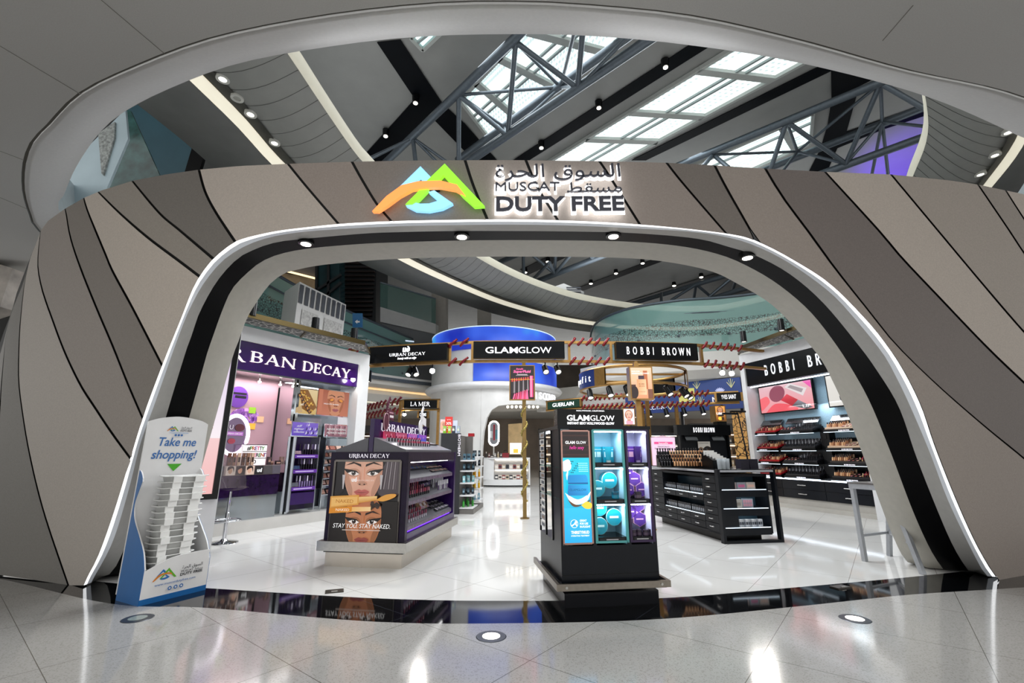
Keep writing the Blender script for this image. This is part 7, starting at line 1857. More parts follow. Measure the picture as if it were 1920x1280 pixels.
ob('foot_rail', MB().bar((0, .02, .32), (bk_.x * .6, hw_ - .02, .32), .03, .03), TSM, tbl)
ob('foot_rail', MB().bar((bk_.x * .6, hw_ - .02, .32), (fo.x - .06, .0, .32), .03, .03), TSM, tbl)
# ================================================================ WHITE DRUM WITH THE BLUE SCREEN
DX, DY, DR = -0.88, 21.9, 2.98
DF = Frame(DX, DY, 0)
dr = thing('feature_drum', 'round white plaster drum with an arched opening behind the aisle', 'pavilion', DF)
PLAS = M('drum_plaster', 'c9c9c8', .5, noise=(1.6, .08), bump=.1)
def dpt(a, r, z): return (r * math.cos(math.radians(a)), r * math.sin(math.radians(a)), z)
ARCH = [(900, 905), (899, 879), (903, 840), (906, 809), (913, 782), (922, 768), (935, 760), (958, 757.5), (990, 757), (1015, 759)]
def drum_at(px, py):
    d = ray(px, py); d2 = (d.x, d.y)
    a_, b_, c_ = d.x ** 2 + d.y ** 2, -2 * (d.x * DX + d.y * DY), DX * DX + DY * DY - DR * DR
    D = b_ * b_ - 4 * a_ * c_
    if D < 0: return None
    t = (-b_ - math.sqrt(D)) / 2 / a_
    p = EYE + d * t
    return math.degrees(math.atan2(p.y - DY, p.x - DX)) % 360, p.z
ar = [q for q in (drum_at(*p) for p in ARCH) if q]
a_leg = ar[0][0] - .5
ZT = 4.25
def zlow(a):
    if a < a_leg: return 0.0
    for (a1, z1), (a2, z2) in zip(ar, ar[1:]):
        if a1 <= a <= a2: return z1 + (z2 - z1) * (a - a1) / max(a2 - a1, 1e-6)
    return ar[-1][1]
angs = [150 + k * 1.5 for k in range(int((a_leg - 150) / 1.5) + 1)] + [a_leg] + [q[0] for q in ar] + [ar[-1][0] + 2 + k * 3 for k in range(26)]
rows = [[dpt(a, DR, max(zlow(a), 0)) for a in angs], [dpt(a, DR, ZT + .1) for a in angs]]
m_ = MB(); m_.grid(rows, 'c9c9c8'); m_.grid([[dpt(a, DR - .4, max(zlow(a), 0)) for a in angs], rows[0]], 'c9c9c8', False)
m_.grid([[dpt(a, DR - .4, ZT) for a in angs], [dpt(a, DR - .4, max(zlow(a), 0)) for a in angs]], 'c9c9c8')
ob('drum_wall', m_, PLAS, dr)
full = [k * 6 for k in range(61)]
ob('canopy_rim', MB().grid([[dpt(a, r, z) for a in full] for r, z in ((DR, 4.0), (DR + .22, 4.05), (DR + .3, 4.15), (DR + .22, 4.27), (DR, 4.3))], 'd5d5d4'), PAINT, dr)
ob('upper_drum', MB().grid([[dpt(a, DR, z) for a in full] for z in (4.3, 6.72)] + [[dpt(a, DR - .3, 6.72) for a in full]], 'c9c9c8'), PLAS, dr)
ob('canopy_ceiling', MB().ngon([dpt(a, DR - .02, 3.55) for a in range(190, 370, 6)] + [dpt(a, DR - .02, 3.55) for a in range(10, 190, 6)]), M('drum_ceiling', 'b5b2ae', .5, noise=(2, .05)), dr)
BLS = bpy.data.materials.new('blue_screen'); BLS.use_nodes = True
nt = BLS.node_tree; b_ = nt.nodes['Principled BSDF']
tc = nt.nodes.new('ShaderNodeTexCoord'); nz = nt.nodes.new('ShaderNodeTexNoise'); nz.inputs['Scale'].default_value = .5; nz.inputs['Detail'].default_value = 2
nt.links.new(tc.outputs['Object'], nz.inputs['Vector'])
cr = nt.nodes.new('ShaderNodeValToRGB'); nt.links.new(nz.outputs[0], cr.inputs[0])
cr.color_ramp.elements[0].position, cr.color_ramp.elements[0].color = .38, lin('1c2fb0') + (1,)
cr.color_ramp.elements[1].position, cr.color_ramp.elements[1].color = .62, lin('3f6ef0') + (1,)
e3 = cr.color_ramp.elements.new(.72); e3.color = lin('3aa0e8') + (1,)
nt.links.new(cr.outputs[0], b_.inputs['Emission Color']); b_.inputs['Emission Strength'].default_value = .95; b_.inputs['Base Color'].default_value = (.01, .02, .1, 1); b_.inputs['Roughness'].default_value = .4
def arc_band(nm, a0, a1, r, z0, z1, mat_, n=40):
    ob(nm, MB().grid([[dpt(a0 + (a1 - a0) * k / n, r, z) for k in range(n + 1)] for z in (z0, z1)] + [[dpt(a0 + (a1 - a0) * k / n, r - .1, z1) for k in range(n + 1)]]), mat_, dr)
arc_band('upper_screen', 175, 365, DR + .04, 5.72, 6.68, BLS, 60)
q0 = drum_at(888, 700)[0]
arc_band('lower_screen', q0, 352, DR + .05, 4.32, 5.2, BLS)
arc_band('screen_edge', 175, 365, DR + .05, 6.68, 6.72, M('pale_edge', 'cfe6f8', .4, emit=.8), 60)
m_ = MB()
for i, ch in enumerate('ISCOVER'):
    a_ = drum_at(1004, 740)[0] + i * 5.2
    r_ = math.radians(a_)
    mm_ = Matrix.Translation(((DR + .04) * math.cos(r_), (DR + .04) * math.sin(r_), 3.64)) @ Matrix.Rotation(r_ + math.pi / 2, 4, 'Z')
    MBt = MB(mm_).text(ch, 0, 0, .30, 0, .02, 'ffffff', bold=.01)
    for v_ in [MBt]:
        n = len(m_.v); m_.v += v_.v; m_.f += [[n + i_ for i_ in f] for f in v_.f]; m_.c += v_.c; m_.sm += v_.sm
ob('rim_lettering', m_, SIGN, dr)
for k in range(8):
    p = at_y(952 + k * 8, 767, 20.6)
    t = thing('bulb', 'small round bulb in the row under the white drum', 'bulb', Frame(p.x, p.y, 0, 3.385), 'bulbs under the white drum')
    ob('cap', MB().lathe([(.03, .16), (.035, .06)], n=8), STEEL, t); ob('globe', MB().lathe([(.001, -.06), (.06, -.02), (.06, .03), (.03, .07)], n=12), M('bulb_glow', 'fff2d8', .3, emit=5), t)
# counter under the drum
cp_ = at_z(950, 912)
CF = Frame(cp_.x, cp_.y + .15, 0)
cn2 = thing('white_counter', 'white curved counter with two lit shelves of boxes under the drum', 'counter', CF)
cwid, chh = 1.0, 1.18
def cfront(t): return (-cwid + 2 * cwid * t, -.18 * math.sin(math.pi * t))
cpts = [cfront(k / 16) for k in range(17)]
ob('base', MB().plan(cpts + [(cwid, .7), (-cwid, .7)], .05, .28), PAINT, cn2)
ob('toe_kick', MB().plan([(x * .97, y + .04) for x, y in cpts] + [(cwid * .96, .68), (-cwid * .96, .68)], 0, .05), BLACK, cn2)
ob('end_block', MB().box(-cwid, -.55, -.06, .7, .28, chh - .06), PAINT, cn2)
ob('end_block', MB().box(cwid - .06, cwid, .0, .7, .28, chh - .06), PAINT, cn2)
ob('shelf_back', MB().box(-.55, cwid - .06, .3, .34, .28, chh - .06), PAINT, cn2)
for z_ in (.68,): ob('middle_shelf', MB().plan([(x, y + .03) for x, y in cpts if x > -.56] + [(cwid - .06, .3), (-.55, .3)], z_, z_ + .03), PAINT, cn2)
ob('top', MB().plan([(x, y - .02) for x, y in cpts] + [(cwid, .7), (-cwid, .7)], chh - .06, chh), PAINT, cn2)
for z_ in (.665, chh - .075): ob('shelf_light', MB().box(-.5, cwid - .1, .25, .28, z_ - .02, z_), M('counter_led', 'fff4e4', .4, emit=5), cn2)
for zi, z_ in enumerate((.285, .715)):
    for i in range(9): prod('flat_box', ['3a3a40', 'd8cfc4', '8a4a4a', 'c9b8a0'][(i + zi) % 4], ['e8e4de', '2a2a30'][i % 2], CF, -.44 + i * .155, .06, z_, 'small upright box on the %s shelf of the white counter' % ('lower', 'upper')[zi], 'boxes on the %s counter shelf' % ('lower', 'upper')[zi], 'box', s=1.3, sz=2.4)
for i in range(7):
    prod(['pump_bottle', 'carton', 'flat_box', 'carton', 'pump_bottle', 'carton', 'carton'][i], ['3a3436', '5a2a30', '2a2a30', '8a8a8a', 'b8a88a', '3a3a40', '2c2426'][i], 'c9c2b8', CF, -.9 + i * .13, .2 + .05 * (i % 2), chh, 'dark bottle or box on the left half of the white counter top', 'goods on the white counter top', 'box', s=1.3)
bp = thing('bag', 'small dark red handbag shaped box on the white counter', 'bag', CF.sub(-.05, .1, 0, chh))
ob('body', MB().box(-.14, .14, -.05, .05, 0, .2, '7a1c26'), GLOSS, bp); ob('strap', MB().tube([(-.09, 0, .2), (-.07, 0, .30), (.07, 0, .30), (.09, 0, .2)], .012, 6), BLACK, bp)
def paint_back(a): a.bg('f4f2ee', 'ffffff'); a.rect(a.asp * .3, a.asp * .7, .1, .45, 'e8b83a'); a.rect(a.asp * .1, a.asp * .9, .5, .55, 'c9c2c0')
picture_box('poster_box', 'white lit panel with a yellow picture on the white counter', [(955, 829), (979, 829), (979, 852), (955, 852)], CF.loc.y + .45, .06, paint_back)
# capsule shaped lit mirror
mp = at_y(926, 812, CF.loc.y + .3)
cmr = thing('capsule_mirror', 'tall capsule shaped mirror with a bright white rim above the white counter', 'mirror', Frame(mp.x, mp.y, 0, mp.z))
hw, hh_ = .21, .52
cap = [(hw * math.cos(a), (hh_ - hw) + hw * math.sin(a)) for a in [math.pi * k / 12 for k in range(13)]] + [(hw * math.cos(a), -(hh_ - hw) + hw * math.sin(a)) for a in [math.pi + math.pi * k / 12 for k in range(13)]]
ob('bright_rim', MB().tube([(x, 0, z) for x, z in cap], .035, 8, closed=True), M('rim_bright', 'ffffff', .4, emit=6), cmr)
ob('glass', MB().prism(cap, .02, .04), M('mirror_dim', '6e7074', .1, .8), cmr)
ob('reflection', MB().box(-.03, .05, .012, .018, -.3, .38, '8a2030').box(-.16, -.06, .012, .018, -.2, .1, 'b8bcc0').box(.07, .17, .012, .018, -.25, .15, '3c6a78'), PRINT, cmr)
ob('stem', MB().box(-.03, .03, .03, .07, chh - mp.z, -hh_), STEEL, cmr)
upper('curtain_screen', 'beige panelled screen behind the gold pole under the drum', 'screen', [(953, 795), (979, 793), (979, 850), (953, 850)], 24, .1, M('curtain_beige', 'c9ad80', .5, emit=.25, noise=(3, .2)))
# ================================================================ SKINCARE SHELF UNIT beside the purple gondola
bp0 = at_z(855, 964)
BF = Frame(bp0.x, bp0.y, -5)
bu = thing('shelf_unit', 'grey skincare shelf unit with a black lettered end panel behind the purple gondola', 'shelf', BF)
bz = BF.W(855, 812, 0)[1]
ob('end_panel', MB().box(-.42, .06, .0, .06, 0, bz), M('end_dark', '2a2b2e', .35, noise=(6, .1)), bu)
ob('end_lettering', MB(Matrix.Rotation(math.radians(90), 4, 'Y') @ Matrix.Identity(4)).text('BIOTHERM', 0, 0, .06, -.012, .006, 'ffffff', align='l', width=.5, m=None), M('letter_white'), bu).location = (.005, 0, bz - .03)
ob('core', MB().box(-.42, .05, .06, 1.6, 0, bz - .05), M('end_grey', '6b6865', .4, noise=(6, .05)), bu)
ob('upright', MB().box(.05, .22, .78, .86, 0, bz - .05), M('end_grey'), bu)
ob('base', MB().box(.05, .40, .06, 1.6, 0, .1), M('end_grey'), bu)
ob('red_cap', MB().box(.10, .24, .78, .95, bz - .05, bz + .03), M('cap_red', 'b3202a', .4), bu)
levels = [.14, .42, .70, .98, 1.22]
for k, z_ in enumerate(levels):
    ob('shelf_board', MB().box(.05, .38, .08, .78, z_ - .03, z_), PAINT, bu); ob('shelf_board', MB().box(.05, .40, .86, 1.58, z_ + .05, z_ + .08), PAINT, bu)
    c_ = [('3a9a3a', '1c5a28'), ('26323c', '8aa8b8'), ('8ac8d0', 'd8e8ea'), ('2a3a44', '6a8a98'), ('5a7a8a', '1e2a34')][k]
    for i in range(4): prod('pump_bottle' if k == 0 else 'carton', c_[0], c_[1], BF, .14 + .085 * (i % 3), .16 + .15 * i, z_, '%s on the front shelves of the skincare unit, %s shelf' % ('green bottle' if k == 0 else 'skincare carton', ('lowest', 'second', 'third', 'fourth', 'top')[k]), 'goods on front skincare shelves, %s' % ('lowest', 'second', 'third', 'fourth', 'top')[k], 'bottle' if k == 0 else 'carton')
    c_ = [('8ab8cc', 'e8f0f2'), ('e8b820', 'f4dc60'), ('e8a81c', 'f8e070'), ('1c2026', '6a7078'), ('30383e', '9aa8b0')][k]
    for i in range(4): prod('pump_bottle' if k in (1, 2) else 'carton', c_[0], c_[1], BF, .16 + .085 * (i % 3), .95 + .15 * i, z_ + .08, '%s on the rear shelves of the skincare unit, %s shelf' % (('blue carton', 'yellow bottle', 'orange bottle', 'black carton', 'dark carton')[k], ('lowest', 'second', 'third', 'fourth', 'top')[k]), 'goods on rear skincare shelves, %s' % ('lowest', 'second', 'third', 'fourth', 'top')[k], 'bottle' if k in (1, 2) else 'carton')
def sale(nm, lab, pts, y, c1, lines, cat='sign'):
    q = [at_y(x, yy, y) for x, yy in pts]
    g = Frame(q[0].x, y, 0, q[1].z)
    w_, h_ = q[1].x - q[0].x, q[0].z - q[1].z
    t = thing(nm, lab, cat, g)
    ob('board', MB().box(0, w_, 0, .012, 0, h_, c1), PRINT, t)
    a = Art(0, w_, 0, h_, -.001); a.bg(c1)
    for s_, v, h2, wd, cc in lines:
        if s_: a.text(s_, a.asp / 2, v, h2, cc, width=a.asp * wd, bold=.01)
        else: a.ell(a.asp * wd, v, h2, h2 * 1.2, cc)
    ob('face', a.mb, M('sale_print', attr=True, rough=.3, emit=.3), t)
by = BF.w(-.3, .3, 0).y
sale('sale_sign', 'red and white sale sign standing on the grey skincare shelf unit', [(835, 781), (848, 811)], by, 'd03a34', [('UP TO', .78, .06, .5, 'ffffff'), ('30%', .50, .17, .7, 'ffffff'), ('OFF', .27, .14, .62, 'ffffff')])
sale('face_card', 'pale face picture card left of the red sale sign on the skincare unit', [(826, 786), (836, 811)], by + .05, 'e8c8c8', [('', .5, .3, .5, 'd8a890'), ('', .62, .12, .6, 'c08a78')], 'card')
sale('blue_card', 'pale blue card right of the red sale sign on the skincare unit', [(848, 788), (857, 811)], by + .05, 'c9d4ea', [], 'card')
for i, c1 in enumerate(('8ac83a', 'b8d82a', '2a3a4a', 'a8b8c8')): prod('carton', c1, 'e8f0d8', BF, -.36 + i * .11, .12 + .04 * (i % 2), bz - .05 if i > 9 else bz, '%s carton on top of the grey skincare shelf unit' % ('green', 'lime', 'dark blue', 'grey')[i], None, 'carton', s=1.2)
# ================================================================ SECOND POSTER, ROUND RING AND SIGNS BEHIND
def paint_found(a):
    A = a.asp
    a.bg('d8946a', 'f0c8a8')
    a.rect(0, A * .22, 0, .45, '4a2c24'); a.rect(A * .78, A, .0, .3, '7a4c3a'); a.rect(A * .60, A * .8, .3, .9, 'b8683e')
    a.poly([(A * .28, .12), (A * .72, .12), (A * .72, .62), (A * .28, .62)], ['e8a878', 'f4c8a0', 'f0bc90', 'd89868']); a.rect(A * .36, A * .64, .62, .74, '3c2c3a')
    a.rect(A * .05, A * .25, .55, .75, 'e8b890'); a.ell(A * .15, .2, .12, .2, '2c1c1c')
    a.text('SKIN FOR', A * .25, .86, .035, 'ffffff', width=A * .4, bold=.02); a.text('IMMEDIATE CARRY', A * .48, .79, .04, 'ffffff', width=A * .84, bold=.02); a.text('BOBBI', A * .5, .44, .05, '7a4a30', width=A * .26); a.text('BROWN', A * .5, .37, .05, '7a4a30', width=A * .26); a.text('FOUNDATION', A * .5, .2, .025, '7a4a30', width=A * .3)
picture_box('poster_box', 'gold framed lit poster of a foundation bottle above the mask stand', [(1180, 687), (1224, 687), (1225, 749), (1182, 749)], 8.9, .22, paint_found)
g9 = at_y(1197, 760, 9.17)
gp = thing('gold_pole', 'polished gold pole carrying the foundation poster behind the mask stand', 'pole', Frame(g9.x, 9.17, 0))
ob('shaft', MB().box(-.05, .05, -.03, .05, .01, at_y(1200, 687, 9).z + .1), GOLD, gp); ob('base_plate', MB().box(-.15, .15, -.15, .15, 0, .02), GOLD, gp)
ob('arm', MB().box(-.03, .03, -.02, .04, at_y(1200, 687, 9).z + .1, at_y(1200, 677, 9.15).z), GOLD, gp)
bc_ = at_y(1185, 716, 14.0)
RR = 1.58
RFm = Frame(bc_.x, 14.0, 0)
zr1, zr0 = 3.76, 3.27
rt = thing('round_sign_ring', 'round double rail gold ring with dark blue sign plates behind the foundation poster', 'sign ring', RFm)
cir = [(RR * math.cos(k * .1309), RR * math.sin(k * .1309)) for k in range(48)]
for z_ in (zr1, zr0): ob('gold_rail', MB().tube([(x, y, z_) for x, y in cir], .045, 8, closed=True), GOLD, rt)
def plate(a0, a1, mat_, nm, txt=None):
    n = 14
    ob(nm, MB().grid([[(r * math.cos(math.radians(a0 + (a1 - a0) * k / n)), r * math.sin(math.radians(a0 + (a1 - a0) * k / n)), z) for k in range(n + 1)] for r, z in ((RR - .02, zr0), (RR + .05, zr0), (RR + .05, zr1), (RR - .02, zr1), (RR - .02, zr0))], '0f1c4a', False), mat_, rt)
PB = M('plate_blue', '12255e', .3, noise=(5, .08))
plate(180, 215, PB, 'sign_plate'); plate(215, 228, GOLD, 'gold_plate'); plate(328, 352, GOLD, 'gold_plate'); plate(20, 62, BLACK, 'sign_plate')
for i, ch in enumerate('Benefit'):
    r_ = math.radians(166 + i * 7.0)
    ob('plate_letter', MB(Matrix.Translation(((RR + .06) * math.cos(r_), (RR + .06) * math.sin(r_), 3.42)) @ Matrix.Rotation(r_ + math.pi / 2, 4, 'Z')).text(ch, 0, 0, .2, 0, .01, 'ffffff'), SIGN, rt)
ob('cross_bar', MB().bar((-RR, 0, zr1), (RR, 0, zr1), .06, .06), GOLD, rt); ob('cross_bar', MB().bar((0, -RR, zr0), (0, RR, zr0), .06, .06), GOLD, rt)
ob('pole', MB().box(.37, .47, -.05, .05, 0, zr1), GOLD, rt)
for k, (a_, w_) in enumerate(((205, 'far left'), (232, 'left'), (250, 'left of the front'), (292, 'right of the front'), (318, 'right'), (340, 'far right'))):
    r_ = math.radians(a_)
    track_spot(RFm, RR * math.cos(r_), RR * math.sin(r_), zr0 - .047, (1.2 * RR * math.cos(r_) + .3, RR * math.sin(r_) - 1, 1.6), 'black spotlight under the round gold ring, %s' % w_, None, 1.5, .16)
# second sign ring
z2a, z2b = 3.32, 3.04
R2P = [at_z(x, y, z2a) for x, y in ((700, 760), (757, 750), (820, 749))]
R3P = [at_z(x, y, z2a) for x, y in ((1025, 753.5), (1091, 747.5), (1173, 743), (1280, 740), (1343, 737), (1390, 735))]
r3 = smooth([(p.x, p.y, 0) for p in R3P], 50)
ring3 = thing('sign_ring', 'farther gold rail ring with red tinsel carrying the green and black signs', 'sign ring', FLOOR0)
for z_ in (z2a + .03, z2b - .03): ob('gold_rail', MB().tube([p + Vector((0, .2, z_)) for p in r3], .045, 8), GOLD, ring3)
for z_, w_ in ((z2a + .03, 'upper'), (z2b - .03, 'lower')):
    garland([p + Vector((0, .2, z_)) for p in r3[12:44]], 'red tinsel wound on the %s rail of the farther sign ring' % w_, None, .04, 26, amp=.09)
for px in (1273, 1204, 1040):
    p = min(r3, key=lambda q: abs(960 + F * q.x / (CT * q.y + ST * (z2a - H)) - px))
    pl2 = thing('gold_pole', 'slim gold pole under the farther sign ring, %s' % ('right of the mask stand' if px > 1250 else 'behind the mask stand' if px > 1100 else 'behind the left edge of the mask stand'), 'pole', Frame(p.x, p.y + .2, 0))
    ob('shaft', MB().box(-.05, .05, -.05, .05, .02, z2b - .08), GOLD, pl2); ob('base_plate', MB().box(-.14, .14, -.14, .14, 0, .02), GOLD, pl2)
def small_sign(lab, a_, b_, zt0, zb0_, mat_, txt, width, h=.5, serif=False, v=.27, wall=None):
    pa, pb = at_z(a_[0], a_[1], zt0), at_z(b_[0], b_[1], zt0)
    g = Frame(pa.x, pa.y, math.degrees(math.atan2(pb.y - pa.y, pb.x - pa.x)))
    L = (pb - pa).length
    t = thing('hanging_sign', lab, 'sign', g)
    ob('sign_box', MB().box(0, L, -.02, .09, zb0_, zt0), mat_, t)
    for x_ in (-.07, L): ob('gold_end', MB().box(x_, x_ + .07, -.02, .09, zb0_, zt0), GOLD, t)
    if txt == 'CLARINS': ob('post', MB().box(L / 2 - .03, L / 2 + .03, .03, .08, 0, zb0_), GOLD, t)
    ob('lettering', MB().text(txt, L * .5, zb0_ + v * (zt0 - zb0_), h * (zt0 - zb0_), -.028, .01, 'ffffff', width=width * L, serif=serif), SIGN, t)
    return g, L
small_sign('dark green hanging sign with thin white letters behind the mask stand', (1027, 754), (1087, 748), z2a, z2b, M('sign_green', '0f2f22', .25), 'GUERLAIN', .66)
small_sign('black hanging sign with narrow white letters left of the right make-up wall', (1343, 737), (1388, 735), z2a, z2b, BLACK, 'YVES SAINT', .62)
g_, L_ = small_sign('black hanging sign with white serif letters left of the white drum', (758, 750), (820, 750), z2a, z2b - .02, BLACK, 'LA MER', .60, serif=True)
ring4 = thing('sign_rail', 'gold rail with red tinsel left of the white drum', 'sign rail', FLOOR0)
l4 = [at_z(x, y, z2a) for x, y in ((686, 766), (720, 758), (757, 751), (825, 750))]
for z_ in (.03, -.34): ob('gold_rail', MB().tube([p + Vector((0, .12, z_)) for p in l4], .04, 8), GOLD, ring4)
for z_, w_ in ((.03, 'upper'), (-.34, 'lower')): garland([p + Vector((0, .12, z_)) for p in l4[:3]], 'red tinsel wound on the %s rail left of the drum' % w_, None, .05, 9, amp=.11)
for px in (750, 822):
    p = at_z(px, 751, z2a)
    t = thing('gold_pole', 'gold post under the rail left of the white drum, %s' % ('left one' if px < 800 else 'right one'), 'pole', Frame(p.x, p.y + .12, 0))
    ob('shaft', MB().box(-.05, .05, -.05, .05, .0, z2a - .02), GOLD, t)
small_sign('small black sign below and behind the serif letter sign', (786, 771), (801, 771), z2b - .06, 2.72, BLACK, 'CLARINS', .8)
# dark blue floral banner wall
bw0, bw1 = at_y(1172, 743, 20), at_y(1388, 715, 17.0)
BW = Frame(bw0.x, bw0.y, math.degrees(math.atan2(bw1.y - bw0.y, bw1.x - bw0.x)))
bL = math.hypot(bw1.x - bw0.x, bw1.y - bw0.y)
zz0, zz2 = BW.W(1210, 775, 0)[1], BW.W(1290, 716, 0)[1]
bn = thing('banner_wall', 'dark blue banner wall with pale shells and plants behind the round gold ring', 'banner', BW)
ob('board', MB().box(0, bL, 0, .15, zz0, zz2), M('banner_blue', '22366e', .45, noise=(3, .1)), bn)
a = Art(0, bL, zz0, zz2, -.004)
A = a.asp
a.bg('1e3168', '27407c')
a.rect(A * .50, A * .635, .32, .78, 'c9c46a'); a.ell(A * .567, .55, .09, .09, '8a9ad0')
for u, v in ((.25, .42), (.555, .88), (.84, .55)):
    for k in range(7): a.ell(A * u + .10 * math.cos(math.radians(30 + 20 * k)), v + .10 * math.sin(math.radians(30 + 20 * k)), .07, .022, 'b9c0e8', 30 + 20 * k)
for u, v in ((.1, .5), (.42, .2), (.68, .3), (.66, .85), (.93, .8)):
    for k in range(5): a.line([(A * u, v - .12), (A * u + .16 * math.cos(math.radians(40 + 25 * k)), v - .12 + .3 * math.sin(math.radians(40 + 25 * k)))], .018, '9aa88a' if k % 2 else 'c9c48a')
a.text('M', A * .80, .2, .22, 'ffffff')
a.text('L\u2019OCCITANE', A * .28, .12, .12, 'ffffff', width=A * .22)
ob('print', a.mb, M('banner_print', attr=True, rough=.4, emit=.25), bn)
for u in (.02, .5, .98): ob('post', MB().box(bL * u - .05, bL * u + .05, .16, .26, 0, zz2), BLACK, bn)
for k in range(6):
    p = BW.w(bL * (.12 + .15 * k), -.5, zz0 + .05)
    track_spot(Frame(p.x, p.y, 0), 0, 0, p.z, (0, -1.0, 1.2), 'black spotlight under the dark blue banner, %s from its left end' % ('first', 'second', 'third', 'fourth', 'fifth', 'sixth')[k], None, 1.6, .1)
# boards and counters behind the island
def paint_girl(a):
    A = a.asp; a.bg('f0d8dc', 'f8eef0'); face(a, A * .48, .58, .20, 'e8b8a0', 'c88a74', 'c04a5a', 'a05a30', wing=False); a.rect(A * .2, A * .8, .0, .22, 'e8a0b0')
picture_box('poster_box', 'small lit picture of a red haired woman beside the gold pole', [(1168, 765), (1191, 765), (1191, 797), (1168, 797)], 11.8, .06, paint_girl)
g_ = at_y(1180, 797, 11.8)
t = thing('poster_stand', 'slim stand carrying the small picture of a red haired woman', 'stand', Frame(g_.x, 11.86, 0)); ob('rod', MB().box(-.03, .03, -.02, .03, .02, g_.z), GOLD, t); ob('foot', MB().box(-.15, .15, -.12, .12, 0, .02), GOLD, t)
def paint_libre(a):
    A = a.asp; a.bg('6a3a18', 'e8a050'); face(a, A * .5, .70, .16, 'c98a60', '9a5a38', 'a04a40', '1c1210', wing=False); a.rect(A * .2, A * .8, .3, .44, '1a1412'); a.text('LIBRE', A * .5, .42, .15, 'ffffff', width=A * .84, bold=.02); a.ell(A * .4, .15, .14, .12, 'f0c040'); a.rect(A * .55, A * .8, .05, .25, '2a1c10')
picture_box('poster_box', 'gold sided lit perfume poster above the black island', [(1340, 760), (1361, 760), (1361, 790), (1340, 790)], 12.5, .3, paint_libre)
g_ = at_y(1350, 790, 12.6)
t = thing('poster_stand', 'dark stand carrying the perfume poster behind the black island', 'stand', Frame(g_.x, 12.62, 0)); ob('body', MB().box(-.12, .14, -.1, .14, 0, g_.z), BLACK, t); ob('red_label', MB().box(-.10, .12, -.11, -.10, 1.75, 2.0, '8a2030').box(-.08, .10, -.112, -.11, 1.86, 1.90, 'f0d8c0'), PRINT, t)
GPM = bpy.data.materials.new('gold_mosaic'); GPM.use_nodes = True
nt = GPM.node_tree; b_ = nt.nodes['Principled BSDF']
tc = nt.nodes.new('ShaderNodeTexCoord'); vo = nt.nodes.new('ShaderNodeTexVoronoi'); vo.feature = 'DISTANCE_TO_EDGE'; vo.inputs['Scale'].default_value = 7
nt.links.new(tc.outputs['Object'], vo.inputs['Vector'])
mm_ = nt.nodes.new('ShaderNodeMath'); mm_.operation = 'LESS_THAN'; mm_.inputs[1].default_value = .05; nt.links.new(vo.outputs['Distance'], mm_.inputs[0])
mx = nt.nodes.new('ShaderNodeMix'); mx.data_type = 'RGBA'; nt.links.new(mm_.outputs[0], mx.inputs[0]); mx.inputs[6].default_value = lin('c99a58') + (1,); mx.inputs[7].default_value = lin('2a1a0c') + (1,)
nt.links.new(mx.outputs[2], b_.inputs['Base Color']); nt.links.new(mx.outputs[2], b_.inputs['Emission Color']); b_.inputs['Emission Strength'].default_value = .25; b_.inputs['Roughness'].default_value = .35
q0_, q1_ = at_y(1373, 773, 13.2), at_y(1396, 773, 13.2)
t = thing('mosaic_screen', 'tall gold mosaic screen between the black island and the right make-up wall', 'screen', Frame(q0_.x, 13.2, 0))
ob('panel', MB().box(0, q1_.x - q0_.x, 0, .06, 0, q0_.z), GPM, t); ob('cap', MB().box(-.03, q1_.x - q0_.x + .03, -.03, .09, q0_.z, q0_.z + .05), BLACK, t)
bf0 = at_y(1229, 884, 11.6)
BN = Frame(bf0.x - .12, 11.6, 4)
t = thing('pink_counter', 'white and pink low counter behind the black island', 'counter', BN)
ob('body', MB().box(0, 1.6, 0, .7, 0, .98), M('counter_white', 'd9d2d6', .3, noise=(3, .04)), t); ob('edge', MB().box(-.01, 1.61, -.01, .71, .98, 1.02), PAINT, t)
bz1_ = BN.W(1240, 816, .1)[1]; bx1_ = BN.W(1267, 840, .1)[0]; bx0_ = BN.W(1222, 840, .1)[0]
t = thing('pink_poster', 'pink scalloped board with a woman\u2019s portrait behind the black island', 'poster', BN.sub(bx0_, .1, 0, 1.02))
w_, h_ = bx1_ - bx0_, bz1_ - 1.02
ob('board', MB().prism([(0, 0), (w_, 0), (w_, h_ * .94), (w_ * .75, h_ * .97), (w_ * .5, h_), (w_ * .25, h_ * .97), (0, h_ * .94)], .002, .03), M('board_pink', 'e8c4d6', .4), t)
a = Art(.01, w_ - .01, .01, h_ * .93, .0)
A = a.asp
a.bg('f0cfe0', 'e8c8e0'); a.rect(A * .1, A * .9, .78, .86, 'e05a90'); a.text('benefit', A * .5, .79, .055, 'ffffff', width=A * .4); a.text('MAGICALLY', A * .5, .68, .045, '5a4a5a', width=A * .5); a.text('TRANSFORMING BROWS', A * .5, .61, .045, '5a4a5a', width=A * .8, bold=.01)
face(a, A * .5, .22, A * .22, 'd8b4a4', 'b08878', 'b04a5a', '3a3034', wing=False); a.poly([(A * .52, .30), (A * .72, .33), (A * .74, .27), (A * .56, .25)], '1a1418')
ob('print', a.mb, M('pink_print', attr=True, rough=.4, emit=.35), t)
